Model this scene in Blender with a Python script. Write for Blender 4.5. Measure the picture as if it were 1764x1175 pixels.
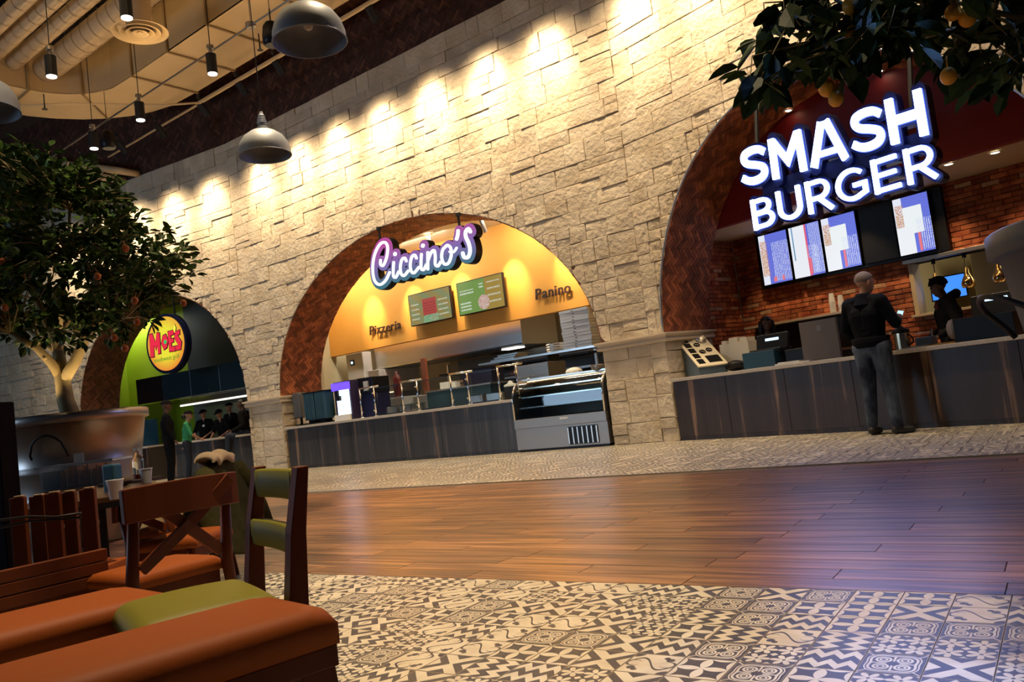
import bpy, bmesh, math, random
import numpy as np
from mathutils import Matrix, Vector, Euler, Quaternion

for o in list(bpy.data.objects): bpy.data.objects.remove(o)
S = bpy.context.scene
COL = S.collection
RNG = random.Random(11)
PI = math.pi
sin, cos, tan, sqrt = math.sin, math.cos, math.tan, math.sqrt

# ------------------------------------------------------------------ camera
FPX, ROLL, PITCH, CAMH, YM = 1385.98, math.radians(-7.02479), math.radians(4.3058), 0.88, math.radians(-52.6558)
A_ = np.array([[cos(ROLL), -sin(ROLL), 0], [sin(ROLL), cos(ROLL), 0], [0, 0, 1]]) @ \
     np.array([[1, 0, 0], [0, sin(PITCH), -cos(PITCH)], [0, cos(PITCH), sin(PITCH)]])
W_ = np.array([[-sin(YM), -cos(YM), 0], [cos(YM), -sin(YM), 0], [0, 0, 1]])
CR = W_ @ A_.T                       # columns: right, down, forward in world axes
cam_d = bpy.data.cameras.new('camera')
cam = bpy.data.objects.new('camera', cam_d); COL.objects.link(cam)
cam_d.sensor_width = 36; cam_d.lens = FPX / 1764 * 36
cam_d.clip_start = 0.05; cam_d.clip_end = 200
m = Matrix.Identity(4)
for i in range(3):
    m[i][0], m[i][1], m[i][2] = CR[i, 0], -CR[i, 1], -CR[i, 2]
m[2][3] = CAMH
cam.matrix_world = m
S.camera = cam

# ------------------------------------------------------------------ world and exposure
wd = bpy.data.worlds.new('world'); S.world = wd; wd.use_nodes = True
wd.node_tree.nodes['Background'].inputs[0].default_value = (0.42, 0.55, 0.80, 1)
wd.node_tree.nodes['Background'].inputs[1].default_value = 0.035
S.view_settings.view_transform = 'Standard'; S.view_settings.look = 'None'
S.view_settings.exposure = 0.0; S.view_settings.gamma = 1.0
S.view_settings.use_curve_mapping = False

def spot(loc, target, energy, color, angle=40, blend=0.7, size=0.04, name='spot_light'):
    d = bpy.data.lights.new(name, 'SPOT'); d.energy = energy; d.color = color
    d.spot_size = math.radians(angle); d.spot_blend = blend; d.shadow_soft_size = size
    o = bpy.data.objects.new(name, d); COL.objects.link(o); o.location = loc
    o.rotation_euler = (Vector(target) - Vector(loc)).to_track_quat('-Z', 'Y').to_euler(); return o
def area(loc, target, energy, color, sx, sy, name='area_light'):
    d = bpy.data.lights.new(name, 'AREA'); d.energy = energy; d.color = color
    d.shape = 'RECTANGLE'; d.size = sx; d.size_y = sy
    o = bpy.data.objects.new(name, d); COL.objects.link(o); o.location = loc
    o.rotation_euler = (Vector(target) - Vector(loc)).to_track_quat('-Z', 'Y').to_euler(); return o
def point(loc, energy, color, size=0.1, name='point_light'):
    d = bpy.data.lights.new(name, 'POINT'); d.energy = energy; d.color = color; d.shadow_soft_size = size
    o = bpy.data.objects.new(name, d); COL.objects.link(o); o.location = loc; return o

WARM = (1.0, 0.66, 0.30); WARM2 = (1.0, 0.76, 0.48); COOL = (0.50, 0.72, 1.0); NEUT = (1.0, 0.93, 0.80)

class Frame:
    def __init__(s, ox, oy, deg):
        s.a = math.radians(deg); s.o = Vector((ox, oy, 0))
        s.u = Vector((cos(s.a), sin(s.a), 0)); s.v = Vector((-sin(s.a), cos(s.a), 0))
    def w(s, u, v, z): return s.o + s.u * u + s.v * v + Vector((0, 0, z))
    def at(s, x, y, v):              # photograph point -> (u, z) on the vertical plane at depth v of this wall
        r = ray(x, y); C0 = Vector((0, 0, CAMH)); p0 = s.o + s.v * v
        t = (p0 - C0).dot(s.v) / r.dot(s.v); p = C0 + r * t
        return (p - s.o).dot(s.u), p.z
def ray(x, y):
    q = CR @ np.array([(x - 882) / FPX, (y - 587.5) / FPX, 1.0]); return Vector(q)
def gp(x, y, z=0.0):                 # photograph point -> point on a level plane
    r = ray(x, y); return Vector((0, 0, CAMH)) + r * ((z - CAMH) / r.z)
def dp(x, y, d):                     # photograph point at a distance in front of the lens
    return Vector((0, 0, CAMH)) + ray(x, y) * d
def project(p):
    q = CR.T @ (np.array(p) - np.array([0, 0, CAMH]))
    if q[2] < .05: return (-9999, -9999, 0.05)
    return (882 + FPX * q[0] / q[2], 587.5 + FPX * q[1] / q[2], q[2])
FM = Frame(0, 11.1, 0)               # middle bay
FR = Frame(-5.82, 11.1, -12.6)       # right bay
FL = Frame(-16.25, 11.1, 8.7)        # left bay
FF = Frame(0, 3.30, 2.86)            # floor pattern directions (u along the boards)

# wall washers, kitchen lighting and downlights
TRACK = []
for i, x in enumerate([-15.0, -13.6, -12.35, -11.0, -9.65, -8.3, -7.0]): TRACK.append(((x, 9.8, 7.93), (x, 11.1, 6.35)))
for u in (0.55, 1.85, 3.2, 4.5): TRACK.append((tuple(FR.w(u, -1.3, 7.93)), tuple(FR.w(u, 0, 6.3))))
for u in (-0.6, -2.0, -3.4, -4.8, -6.2): TRACK.append((tuple(FL.w(u, -1.3, 7.93)), tuple(FL.w(u, 0, 6.35))))
for a, b in TRACK:
    a = Vector(a); b = Vector(b); d = (b - a).normalized()
    spot(a + d * 0.16, b, 740, WARM2, 40, 1.0, 0.06)
    spot(a + d * 0.17, b + Vector((0, 0, -1.6)), 520, WARM2, 88, 1.0, 0.05)
for x in (-14.5, -13.1, -11.6, -10.1, -8.7, -7.3):
    spot((x, 12.82, 4.33), (x, 13.58, 3.4), 330, WARM2, 46, 1.0, 0.02)
# pizzeria kitchen
for x in (-14.8, -12.0, -9.2): area((x, 12.7, 4.65), (x, 15.2, 0), 80, NEUT, 1.6, 0.4)
area((-11.5, 13.97, 3.3), (-11.5, 14.2, 0), 80, NEUT, 9.0, 0.2)
# burger kitchen
area(FR.w(4.9, 3.9, 2.9), FR.w(4.9, 4.6, 0), 35, (1.0, 0.86, 0.6), 2.6, 0.5)
# left bay kitchen
area(FL.w(-3.0, 2.6, 3.4), FL.w(-3.0, 2.9, 0), 30, (0.9, 0.97, 1.0), 4.0, 0.6)
area(FL.w(-6.0, 1.5, 4.5), FL.w(-6.0, 1.9, 2), 30, (1, 0.97, 0.8), 2.0, 0.6)
# tall windows behind and left of the camera: cool daylight across the hall
area((-16.5, -5.5, 3.2), (-12.5, 11, 1.0), 480, COOL, 6.0, 4.0, 'window_light')
# the hall's other ceiling lamps, far up
area((-9.0, 4.0, 10.5), (-9.0, 9.0, 3.0), 260, WARM, 12.0, 2.0, 'hall_light')
# added upward fill that brightens the ducts; the conduit carries no such lamps
area((-10.0, 7.4, 7.7), (-10.0, 8.2, 11), 40, WARM, 14.0, 0.15, 'duct_fill')
area((-14.0, 6.2, 7.5), (-14.0, 6.4, 11), 22, WARM2, 6.0, 0.15, 'duct_fill')
# downlights over the hall
DOWN = [(-11.75, 7.9, 7.3), (-14.3, 7.95, 7.3), (-16.2, 7.95, 7.3), (-13.3, 5.935, 7.3), (-10.8, 5.935, 7.3)]
for p in DOWN: spot((p[0], p[1], p[2] - 0.22), (p[0], p[1], 0), 380, WARM2, 60, 0.9, 0.05)
for p, e in (((-7.6, 6.0, 7.3), 1700), ((-5.2, 8.2, 7.3), 620), ((-4.9, 5.2, 7.3), 1900), ((-2.6, 2.4, 7.3), 2500), ((-8.4, 8.4, 7.3), 700)):
    spot(p, (p[0], p[1], 0), e, WARM2, 50, 1.0, 0.08)
spot((0.9, 3.2, 5.0), (-0.55, 2.8, 0), 1100, (0.22, 0.40, 1.0), 34, 0.9, 0.1)  # added blue spot, stands in for the lit sign's glare on the floor
# unseen spot, added to put bright highlights on the orange tree's leaves
spot((-5.6, 1.2, 7.0), (-8.5, 3.7, 3.4), 900, WARM2, 36, 0.9, 0.05)
# small uplights standing in the left planter
for a in (0.2, 2.4, 4.4): spot((-8.60 + 0.4 * cos(a), 3.78 + 0.4 * sin(a), 1.30), (-8.6, 3.78, 2.3), 22, (1, 0.72, 0.36), 70, 0.8, 0.03)
# ------------------------------------------------------------------ node helpers and materials
class X:
    """a scalar in a node tree, with arithmetic"""
    def __init__(s, nt, sock): s.nt, s.s = nt, sock
    def _m(s, op, *a):
        n = s.nt.nodes.new('ShaderNodeMath'); n.operation = op
        for i, v in enumerate((s,) + a):
            if isinstance(v, X): s.nt.links.new(v.s, n.inputs[i])
            else: n.inputs[i].default_value = float(v)
        return X(s.nt, n.outputs[0])
    def __add__(s, o): return s._m('ADD', o)
    def __radd__(s, o): return s._m('ADD', o)
    def __sub__(s, o): return s._m('SUBTRACT', o)
    def __rsub__(s, o): return (s * -1.0) + o
    def __mul__(s, o): return s._m('MULTIPLY', o)
    def __rmul__(s, o): return s._m('MULTIPLY', o)
    def __truediv__(s, o): return s._m('DIVIDE', o)
    def fract(s): return s._m('FRACT')
    def floor(s): return s._m('FLOOR')
    def abs(s): return s._m('ABSOLUTE')
    def lt(s, o): return s._m('LESS_THAN', o)
    def gt(s, o): return s._m('GREATER_THAN', o)
    def sin(s): return s._m('SINE')
    def cos(s): return s._m('COSINE')
    def sqrt(s): return s._m('SQRT')
    def mn(s, o): return s._m('MINIMUM', o)
    def mx(s, o): return s._m('MAXIMUM', o)
    def atan2(s, o): return s._m('ARCTAN2', o)
    def pw(s, o): return s._m('POWER', o)

def new_mat(name):
    mt = bpy.data.materials.new(name); mt.use_nodes = True
    return mt, mt.node_tree, mt.node_tree.nodes['Principled BSDF']
def c4(c): return (c[0], c[1], c[2], 1)
MATS = {}
def mat(name, col, rough=0.5, metal=0.0, col2=None, vscale=4.0, vamt=0.5, stretch=(1, 1, 1), rnd=0.0, bump=0.0, bscale=20.0,
        emit=None, estr=0.0, coat=0.0, alpha=1.0, trans=0.0, ior=1.45, obj=False, bdist=0.01, spec=0.5):
    if name in MATS: return MATS[name]
    mt, nt, b = new_mat(name); L = nt.links
    b.inputs['Roughness'].default_value = rough; b.inputs['Metallic'].default_value = metal
    b.inputs['IOR'].default_value = ior; b.inputs['Coat Weight'].default_value = coat
    b.inputs['Alpha'].default_value = alpha; b.inputs['Transmission Weight'].default_value = trans
    b.inputs['Specular IOR Level'].default_value = spec
    tc = nt.nodes.new('ShaderNodeTexCoord'); mp = nt.nodes.new('ShaderNodeMapping')
    geo = nt.nodes.new('ShaderNodeNewGeometry')
    if obj: L.new(tc.outputs['Object'], mp.inputs[0])
    else: L.new(geo.outputs['Position'], mp.inputs[0])
    mp.inputs['Scale'].default_value = stretch
    src = None
    if col2 is not None:
        nz = nt.nodes.new('ShaderNodeTexNoise'); nz.inputs['Scale'].default_value = vscale; nz.inputs['Detail'].default_value = 4
        L.new(mp.outputs[0], nz.inputs['Vector'])
        rp = nt.nodes.new('ShaderNodeValToRGB'); rp.color_ramp.elements[0].position = 0.5 - vamt / 2; rp.color_ramp.elements[1].position = 0.5 + vamt / 2
        rp.color_ramp.elements[0].color = c4(col); rp.color_ramp.elements[1].color = c4(col2)
        L.new(nz.outputs[0], rp.inputs[0]); src = rp.outputs[0]
    else:
        r = nt.nodes.new('ShaderNodeRGB'); r.outputs[0].default_value = c4(col); src = r.outputs[0]
    if rnd:
        at = nt.nodes.new('ShaderNodeAttribute'); at.attribute_name = 'rnd'
        mr = nt.nodes.new('ShaderNodeMapRange'); mr.inputs[3].default_value = 1 - rnd; mr.inputs[4].default_value = 1 + rnd
        L.new(at.outputs['Fac'], mr.inputs[0])
        mx = nt.nodes.new('ShaderNodeVectorMath'); mx.operation = 'SCALE'
        L.new(src, mx.inputs[0]); L.new(mr.outputs[0], mx.inputs['Scale']); src = mx.outputs[0]
    L.new(src, b.inputs['Base Color'])
    if bump:
        nb = nt.nodes.new('ShaderNodeTexNoise'); nb.inputs['Scale'].default_value = bscale; nb.inputs['Detail'].default_value = 5
        L.new(mp.outputs[0], nb.inputs['Vector'])
        bp = nt.nodes.new('ShaderNodeBump'); bp.inputs['Strength'].default_value = bump; bp.inputs['Distance'].default_value = bdist
        L.new(nb.outputs[0], bp.inputs['Height']); L.new(bp.outputs[0], b.inputs['Normal'])
    if emit is not None:
        b.inputs['Emission Color'].default_value = c4(emit); b.inputs['Emission Strength'].default_value = estr
    MATS[name] = mt; return mt

m_stone = mat('limestone', (0.50, 0.40, 0.27), 0.9, col2=(0.66, 0.57, 0.43), vscale=2.6, vamt=0.45, rnd=0.11, bump=0.8, bscale=13, bdist=0.035)
m_mortar = mat('mortar', (0.42, 0.32, 0.20), 0.95)
m_trim = mat('cast_stone_trim', (0.60, 0.50, 0.37), 0.7, bump=0.2, bscale=30)
m_hbrick = mat('herringbone_brick', (0.22, 0.060, 0.022), 0.65, col2=(0.42, 0.13, 0.045), vscale=5, vamt=0.3, rnd=0.45, bump=0.4, bscale=40)
m_hdark = mat('dark_herringbone_brick', (0.075, 0.030, 0.018), 0.8, col2=(0.13, 0.05, 0.03), vscale=5, rnd=0.4)
m_hmort = mat('brick_mortar', (0.10, 0.05, 0.03), 0.95)
m_rbrick = mat('reclaimed_brick', (0.26, 0.055, 0.022), 0.85, col2=(0.46, 0.15, 0.06), vscale=6, vamt=0.3, rnd=0.4, bump=0.7, bscale=30, bdist=0.02)
m_rbrickp = mat('reclaimed_pale_brick', (0.52, 0.36, 0.22), 0.9, col2=(0.42, 0.2, 0.1), vscale=10, rnd=0.2, bump=0.7, bscale=30, bdist=0.02)
m_rmort = mat('reclaimed_mortar', (0.13, 0.055, 0.03), 0.95)
m_steel = mat('brushed_steel', (0.62, 0.60, 0.56), 0.28, 1.0, bump=0.05, bscale=60, stretch=(1, 1, 12))
m_steeld = mat('satin_steel', (0.30, 0.265, 0.23), 0.42, 0.9)
m_galv = mat('galvanised_steel', (0.19, 0.21, 0.24), 0.5, 0.35, col2=(0.30, 0.33, 0.37), vscale=3.5, vamt=0.5)
m_black = mat('black_plastic', (0.006, 0.006, 0.007), 0.4, spec=.3)
m_blackm = mat('black_metal', (0.015, 0.015, 0.017), 0.5, 0.3)
m_ctop = mat('counter_stone', (0.42, 0.38, 0.33), 0.35, col2=(0.55, 0.50, 0.44), vscale=40, vamt=0.6)
m_glass = mat('clear_glass', (0.9, 0.97, 0.97), 0.02, trans=1.0, ior=1.45)
m_white = mat('white_plastic', (0.75, 0.75, 0.72), 0.45)
m_chrome = mat('chrome', (0.8, 0.78, 0.74), 0.12, 1.0)
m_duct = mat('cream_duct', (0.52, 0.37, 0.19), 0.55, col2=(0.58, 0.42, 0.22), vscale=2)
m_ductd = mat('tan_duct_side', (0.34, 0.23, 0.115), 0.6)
m_sduct = mat('spiral_duct', (0.40, 0.29, 0.18), 0.42, 0.35, bump=0.3, bscale=9, stretch=(14, 1, 1))
m_dark = mat('dark_ceiling', (0.035, 0.022, 0.014), 0.9)
m_wood = mat('red_brown_wood', (0.085, 0.019, 0.006), 0.42, col2=(0.15, 0.038, 0.011), vscale=6, stretch=(1, 1, 0.15), spec=.25)
m_leather = mat('orange_leather', (0.26, 0.058, 0.006), 0.58, spec=.22, bump=0.15, bscale=90, bdist=0.003)
m_green = mat('green_vinyl', (0.165, 0.150, 0.014), 0.5, spec=.25, bump=0.1, bscale=90, bdist=0.003)

# ------------------------------------------------------------------ mesh builder
class MB:
    def __init__(s): s.v = []; s.f = []; s.T = Matrix.Identity(4); s.rn = []; s.uv = None; s.mi = []; s.cm = 0
    def tf(s, M): s.T = M; return s
    def add(s, vs, fs, rnd=None):
        n = len(s.v)
        s.v += [tuple(s.T @ Vector(p)) for p in vs]
        s.f += [tuple(i + n for i in f) for f in fs]
        s.mi += [s.cm] * len(fs)
        s.rn += [0.5 if rnd is None else rnd] * len(vs); return s
    def box(s, x0, x1, y0, y1, z0, z1, rnd=None):
        vs = [(x, y, z) for z in (z0, z1) for x, y in ((x0, y0), (x1, y0), (x1, y1), (x0, y1))]
        return s.add(vs, [(3, 2, 1, 0), (4, 5, 6, 7), (0, 1, 5, 4), (1, 2, 6, 5), (2, 3, 7, 6), (3, 0, 4, 7)], rnd)
    def cbox(s, c, sx, sy, sz): return s.box(c[0] - sx / 2, c[0] + sx / 2, c[1] - sy / 2, c[1] + sy / 2, c[2] - sz / 2, c[2] + sz / 2)
    def rbox(s, x0, x1, y0, y1, z0, z1, r=0.02, n=3):
        """box with rounded vertical edges and softened top"""
        ring = []
        for cx, cy, a0 in ((x1 - r, y1 - r, 0), (x0 + r, y1 - r, 90), (x0 + r, y0 + r, 180), (x1 - r, y0 + r, 270)):
            for k in range(n + 1):
                a = math.radians(a0 + 90 * k / n); ring.append((cx, cy, cos(a), sin(a)))
        levels = [(z0, 0.0)] + [(z1 - r + r * sin(PI / 2 * k / n), r * (1 - cos(PI / 2 * k / n))) for k in range(n + 1)]
        vs = []; N = len(ring)
        for z, ins in levels:
            for cx, cy, ca, sa in ring: vs.append((cx + ca * (r - ins), cy + sa * (r - ins), z))
        fs = []
        for l in range(len(levels) - 1):
            for i in range(N):
                j = (i + 1) % N; fs.append((l * N + i, l * N + j, (l + 1) * N + j, (l + 1) * N + i))
        fs.append(tuple(range((len(levels) - 1) * N, len(levels) * N))); fs.append(tuple(reversed(range(N))))
        return s.add(vs, fs)
    def cyl(s, p, q, r0, r1=None, n=12, caps=True):
        p = Vector(p); q = Vector(q); r1 = r0 if r1 is None else r1
        d = (q - p); d.normalize(); a = d.orthogonal().normalized(); b = d.cross(a)
        vs = [p + (a * cos(2 * PI * i / n) + b * sin(2 * PI * i / n)) * r0 for i in range(n)] + \
             [q + (a * cos(2 * PI * i / n) + b * sin(2 * PI * i / n)) * r1 for i in range(n)]
        fs = [(i, (i + 1) % n, n + (i + 1) % n, n + i) for i in range(n)]
        if caps: fs += [tuple(reversed(range(n))), tuple(range(n, 2 * n))]
        return s.add(vs, fs)
    def lathe(s, prof, n=24, c=(0, 0, 0), sx=1, sy=1, a0=0, a1=2 * PI):
        full = abs(a1 - a0 - 2 * PI) < 1e-6; k = n if full else n + 1
        vs = [(c[0] + r * sx * cos(a0 + (a1 - a0) * i / n), c[1] + r * sy * sin(a0 + (a1 - a0) * i / n), c[2] + z) for r, z in prof for i in range(k)]
        fs = []
        for l in range(len(prof) - 1):
            for i in range(n):
                j = (i + 1) % k; fs.append((l * k + i, l * k + j, (l + 1) * k + j, (l + 1) * k + i))
        return s.add(vs, fs)
    def tube(s, pts, r, n=8, caps=True):
        pts = [Vector(p) for p in pts]; rs = r if isinstance(r, (list, tuple)) else [r] * len(pts)
        a = None; rings = []
        for i, p in enumerate(pts):
            d = (pts[min(i + 1, len(pts) - 1)] - pts[max(i - 1, 0)]).normalized()
            if a is None: a = d.orthogonal().normalized()
            a = (a - d * a.dot(d)).normalized(); b = d.cross(a)
            rings.append([p + (a * cos(2 * PI * k / n) + b * sin(2 * PI * k / n)) * rs[i] for k in range(n)])
        vs = [v for rg in rings for v in rg]
        fs = [(l * n + i, l * n + (i + 1) % n, (l + 1) * n + (i + 1) % n, (l + 1) * n + i) for l in range(len(pts) - 1) for i in range(n)]
        if caps: fs += [tuple(reversed(range(n))), tuple(range((len(pts) - 1) * n, len(pts) * n))]
        return s.add(vs, fs)
    def sphere(s, c, r, n=12, m=8, sc=(1, 1, 1)):
        vs = [(c[0], c[1], c[2] - r * sc[2])]
        for j in range(1, m):
            t = -PI / 2 + PI * j / m
            for i in range(n): vs.append((c[0] + r * sc[0] * cos(t) * cos(2 * PI * i / n), c[1] + r * sc[1] * cos(t) * sin(2 * PI * i / n), c[2] + r * sc[2] * sin(t)))
        vs.append((c[0], c[1], c[2] + r * sc[2])); e = len(vs) - 1
        fs = [(0, 1 + (i + 1) % n, 1 + i) for i in range(n)]
        for j in range(m - 2):
            for i in range(n): fs.append((1 + j * n + i, 1 + j * n + (i + 1) % n, 1 + (j + 1) * n + (i + 1) % n, 1 + (j + 1) * n + i))
        fs += [(e, 1 + (m - 2) * n + i, 1 + (m - 2) * n + (i + 1) % n) for i in range(n)]
        return s.add(vs, fs)
    def prism(s, poly, y0, y1):
        """poly in (x, z), extruded along y (front face at y0)"""
        n = len(poly)
        vs = [(x, y0, z) for x, z in poly] + [(x, y1, z) for x, z in poly]
        fs = [tuple(range(n)), tuple(reversed(range(n, 2 * n)))] + [(i, n + i, n + (i + 1) % n, (i + 1) % n) for i in range(n)]
        return s.add(vs, fs)
    def mesh(s, name, mt, smooth=False, bevel=0):
        me = bpy.data.meshes.new(name); me.from_pydata(s.v, [], s.f)
        for x in (mt if isinstance(mt, (list, tuple)) else [mt]): me.materials.append(x)
        if any(s.mi): me.polygons.foreach_set('material_index', s.mi)
        at = me.attributes.new('rnd', 'FLOAT', 'POINT'); at.data.foreach_set('value', s.rn)
        if smooth: me.polygons.foreach_set('use_smooth', [True] * len(s.f))
        me.update(); return me
    def build(s, name, mt, parent=None, smooth=False, bevel=0, label=None, seg=2):
        o = bpy.data.objects.new(name, s.mesh(name, mt, smooth)); COL.objects.link(o)
        if parent is not None: o.parent = parent
        if bevel:
            b = o.modifiers.new('bevel', 'BEVEL'); b.width = bevel; b.segments = seg; b.limit_method = 'ANGLE'
        if label: o['label'] = label
        return o
def thing(name, label, cat, loc=(0, 0, 0), rz=0.0, group=None):
    o = bpy.data.objects.new(name, None); COL.objects.link(o); o.location = loc; o.rotation_euler = (0, 0, rz)
    o.empty_display_size = 0.05
    o['label'] = label; o['category'] = cat
    if group: o['group'] = group
    return o
def solo(name, mb, mt, label, cat, loc=(0, 0, 0), rz=0.0, group=None, smooth=False, bevel=0):
    o = mb.build(name, mt, None, smooth, bevel); o.location = loc; o.rotation_euler = (0, 0, rz)
    o['label'] = label; o['category'] = cat
    if group: o['group'] = group
    return o
def struct(name, mb, mt, smooth=False, bevel=0):
    o = mb.build(name, mt, None, smooth, bevel); o['kind'] = 'structure'; return o
def dup(root, loc=None, rz=None, label=None, group=None):
    r = root.copy(); COL.objects.link(r)
    if loc is not None: r.location = loc
    if rz is not None: r.rotation_euler = (0, 0, rz)
    if label: r['label'] = label
    if group: r['group'] = group
    for ch in list(root.children):
        c = ch.copy(); COL.objects.link(c); c.parent = r
        for g in list(ch.children):
            d = g.copy(); COL.objects.link(d); d.parent = c
    return r

# ------------------------------------------------------------------ fields of stones, bricks, tiles
def clip(poly, px, py, nx, ny):
    out = []
    for i in range(len(poly)):
        a = poly[i]; b = poly[(i + 1) % len(poly)]
        da = (a[0] - px) * nx + (a[1] - py) * ny; db = (b[0] - px) * nx + (b[1] - py) * ny
        if da >= 0: out.append(a)
        if (da >= 0) != (db >= 0):
            t = da / (da - db); out.append((a[0] + (b[0] - a[0]) * t, a[1] + (b[1] - a[1]) * t))
    return out
def parea(p): return 0.5 * abs(sum(p[i][0] * p[(i + 1) % len(p)][1] - p[(i + 1) % len(p)][0] * p[i][1] for i in range(len(p))))
def piece_geo(poly, f, h0, h1, inset, rough=0.0, uvr=None):
    """outline at depth h0, rising to a bevelled face at h1"""
    if sum(poly[i][0] * poly[(i + 1) % len(poly)][1] - poly[(i + 1) % len(poly)][0] * poly[i][1] for i in range(len(poly))) < 0: poly = poly[::-1]
    n = len(poly); cx = sum(p[0] for p in poly) / n; cy = sum(p[1] for p in poly) / n
    vs = [f(a, b, h0) for a, b in poly] + [f(a, b, h1 - inset * .6) for a, b in poly]
    ins = []
    for a, b in poly:
        d = sqrt((a - cx) ** 2 + (b - cy) ** 2) + 1e-6; k = max(0.5, 1 - inset * 1.5 / d); ins.append((cx + (a - cx) * k, cy + (b - cy) * k))
    vs += [f(a, b, h1 + RNG.uniform(-rough, rough)) for a, b in ins]
    fs = [(i, (i + 1) % n, n + (i + 1) % n, n + i) for i in range(n)] + [(n + i, n + (i + 1) % n, 2 * n + (i + 1) % n, 2 * n + i) for i in range(n)]
    if rough:
        vs.append(f(cx + RNG.uniform(-.03, .03), cy + RNG.uniform(-.02, .02), h1 + rough * .5)); fs += [(2 * n + i, 2 * n + (i + 1) % n, 3 * n) for i in range(n)]
    else: fs.append(tuple(range(2 * n, 3 * n)))
    return vs, fs
def emit_field(parent, name, pieces, limit=300, plural=None):
    """pieces: (verts, faces, rnd, material, uvs or None). The `limit` that show largest become parts, the rest one joined part per material."""
    key = []
    for k, p in enumerate(pieces):
        c = sum((Vector(v) for v in p[0]), Vector()) / len(p[0]); x, y, d = project(c)
        size = max((Vector(v) - c).length for v in p[0])
        a = (size / d) ** 2
        if not (-40 < x < 1804 and -40 < y < 1215): a *= 1e-4
        key.append((-a, k))
    key.sort(); first = [k for _, k in key[:limit]]; rest = [k for _, k in key[limit:]]
    for k in first:
        vs, fs, rn, mt, uv = pieces[k]
        me = bpy.data.meshes.new(name); c = Vector(vs[0]); me.from_pydata([tuple(Vector(v) - c) for v in vs], [], fs); me.materials.append(mt)
        at = me.attributes.new('rnd', 'FLOAT', 'POINT'); at.data.foreach_set('value', [rn] * len(vs))
        if uv:
            l = me.uv_layers.new(name='UVMap'); l.data.foreach_set('uv', [t for f in fs for i in f for t in uv[i]])
        o = bpy.data.objects.new(name, me); COL.objects.link(o); o.parent = parent; o.location = c
    if rest:
        mts = []; V = []; F = []; MI = []; RN = []; UV = []; anyuv = False
        for k in rest:
            vs, fs, rn, mt, uv = pieces[k]
            if mt not in mts: mts.append(mt)
            n = len(V); V += [tuple(v) for v in vs]; F += [tuple(i + n for i in f) for f in fs]; MI += [mts.index(mt)] * len(fs); RN += [rn] * len(vs)
            if uv: anyuv = True; UV += [t for f in fs for i in f for t in uv[i]]
            else: UV += [0.0] * (2 * sum(len(f) for f in fs))
        me = bpy.data.meshes.new(plural or name + 's'); me.from_pydata(V, [], F)
        for x in mts: me.materials.append(x)
        me.polygons.foreach_set('material_index', MI)
        at = me.attributes.new('rnd', 'FLOAT', 'POINT'); at.data.foreach_set('value', RN)
        if anyuv:
            l = me.uv_layers.new(name='UVMap'); l.data.foreach_set('uv', UV)
        o = bpy.data.objects.new(plural or name + 's', me); COL.objects.link(o); o.parent = parent; o['kind'] = 'stuff'
# ------------------------------------------------------------------ the stone wall in three bays
class Arch:
    def __init__(s, u0, u1, c, zs, rise, p=2.0):
        s.u0, s.u1, s.c, s.zs, s.rise, s.p = u0, u1, c, zs, rise, p
    def a(s, u): return (s.c - s.u0) if u < s.c else (s.u1 - s.c)
    def F(s, u, z):
        x = abs(u - s.c) / s.a(u)
        if z <= s.zs: return x - 1
        return x ** s.p + ((z - s.zs) / s.rise) ** s.p - 1
    def grad(s, u, z):
        e = 1e-3; return (s.F(u + e, z) - s.F(u - e, z)) / (2 * e), (s.F(u, z + e) - s.F(u, z - e)) / (2 * e)
    def top(s, u):
        x = abs(u - s.c) / s.a(u)
        if x >= 1: return 0
        return s.zs + s.rise * (1 - x ** s.p) ** (1 / s.p)
    def curve(s, n=96):
        pts = []
        for i in range(n + 1):
            t = PI * i / n; cx, sx = cos(t), sin(t)
            a = s.c - s.u0 if cx > 0 else s.u1 - s.c
            pts.append((s.c - (1 if cx > 0 else -1) * a * abs(cx) ** (2 / s.p), s.zs + s.rise * sx ** (2 / s.p)))
        return pts
AM = Arch(-15.13, -6.68, -10.95, 1.58, 3.06)
AR = Arch(0.30, 5.98, 2.90, 1.62, 3.07)
AL = Arch(-6.46, -0.10, -3.28, 1.58, 3.08, 2.15)
ZT = 7.8; DJ = 1.15

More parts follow.
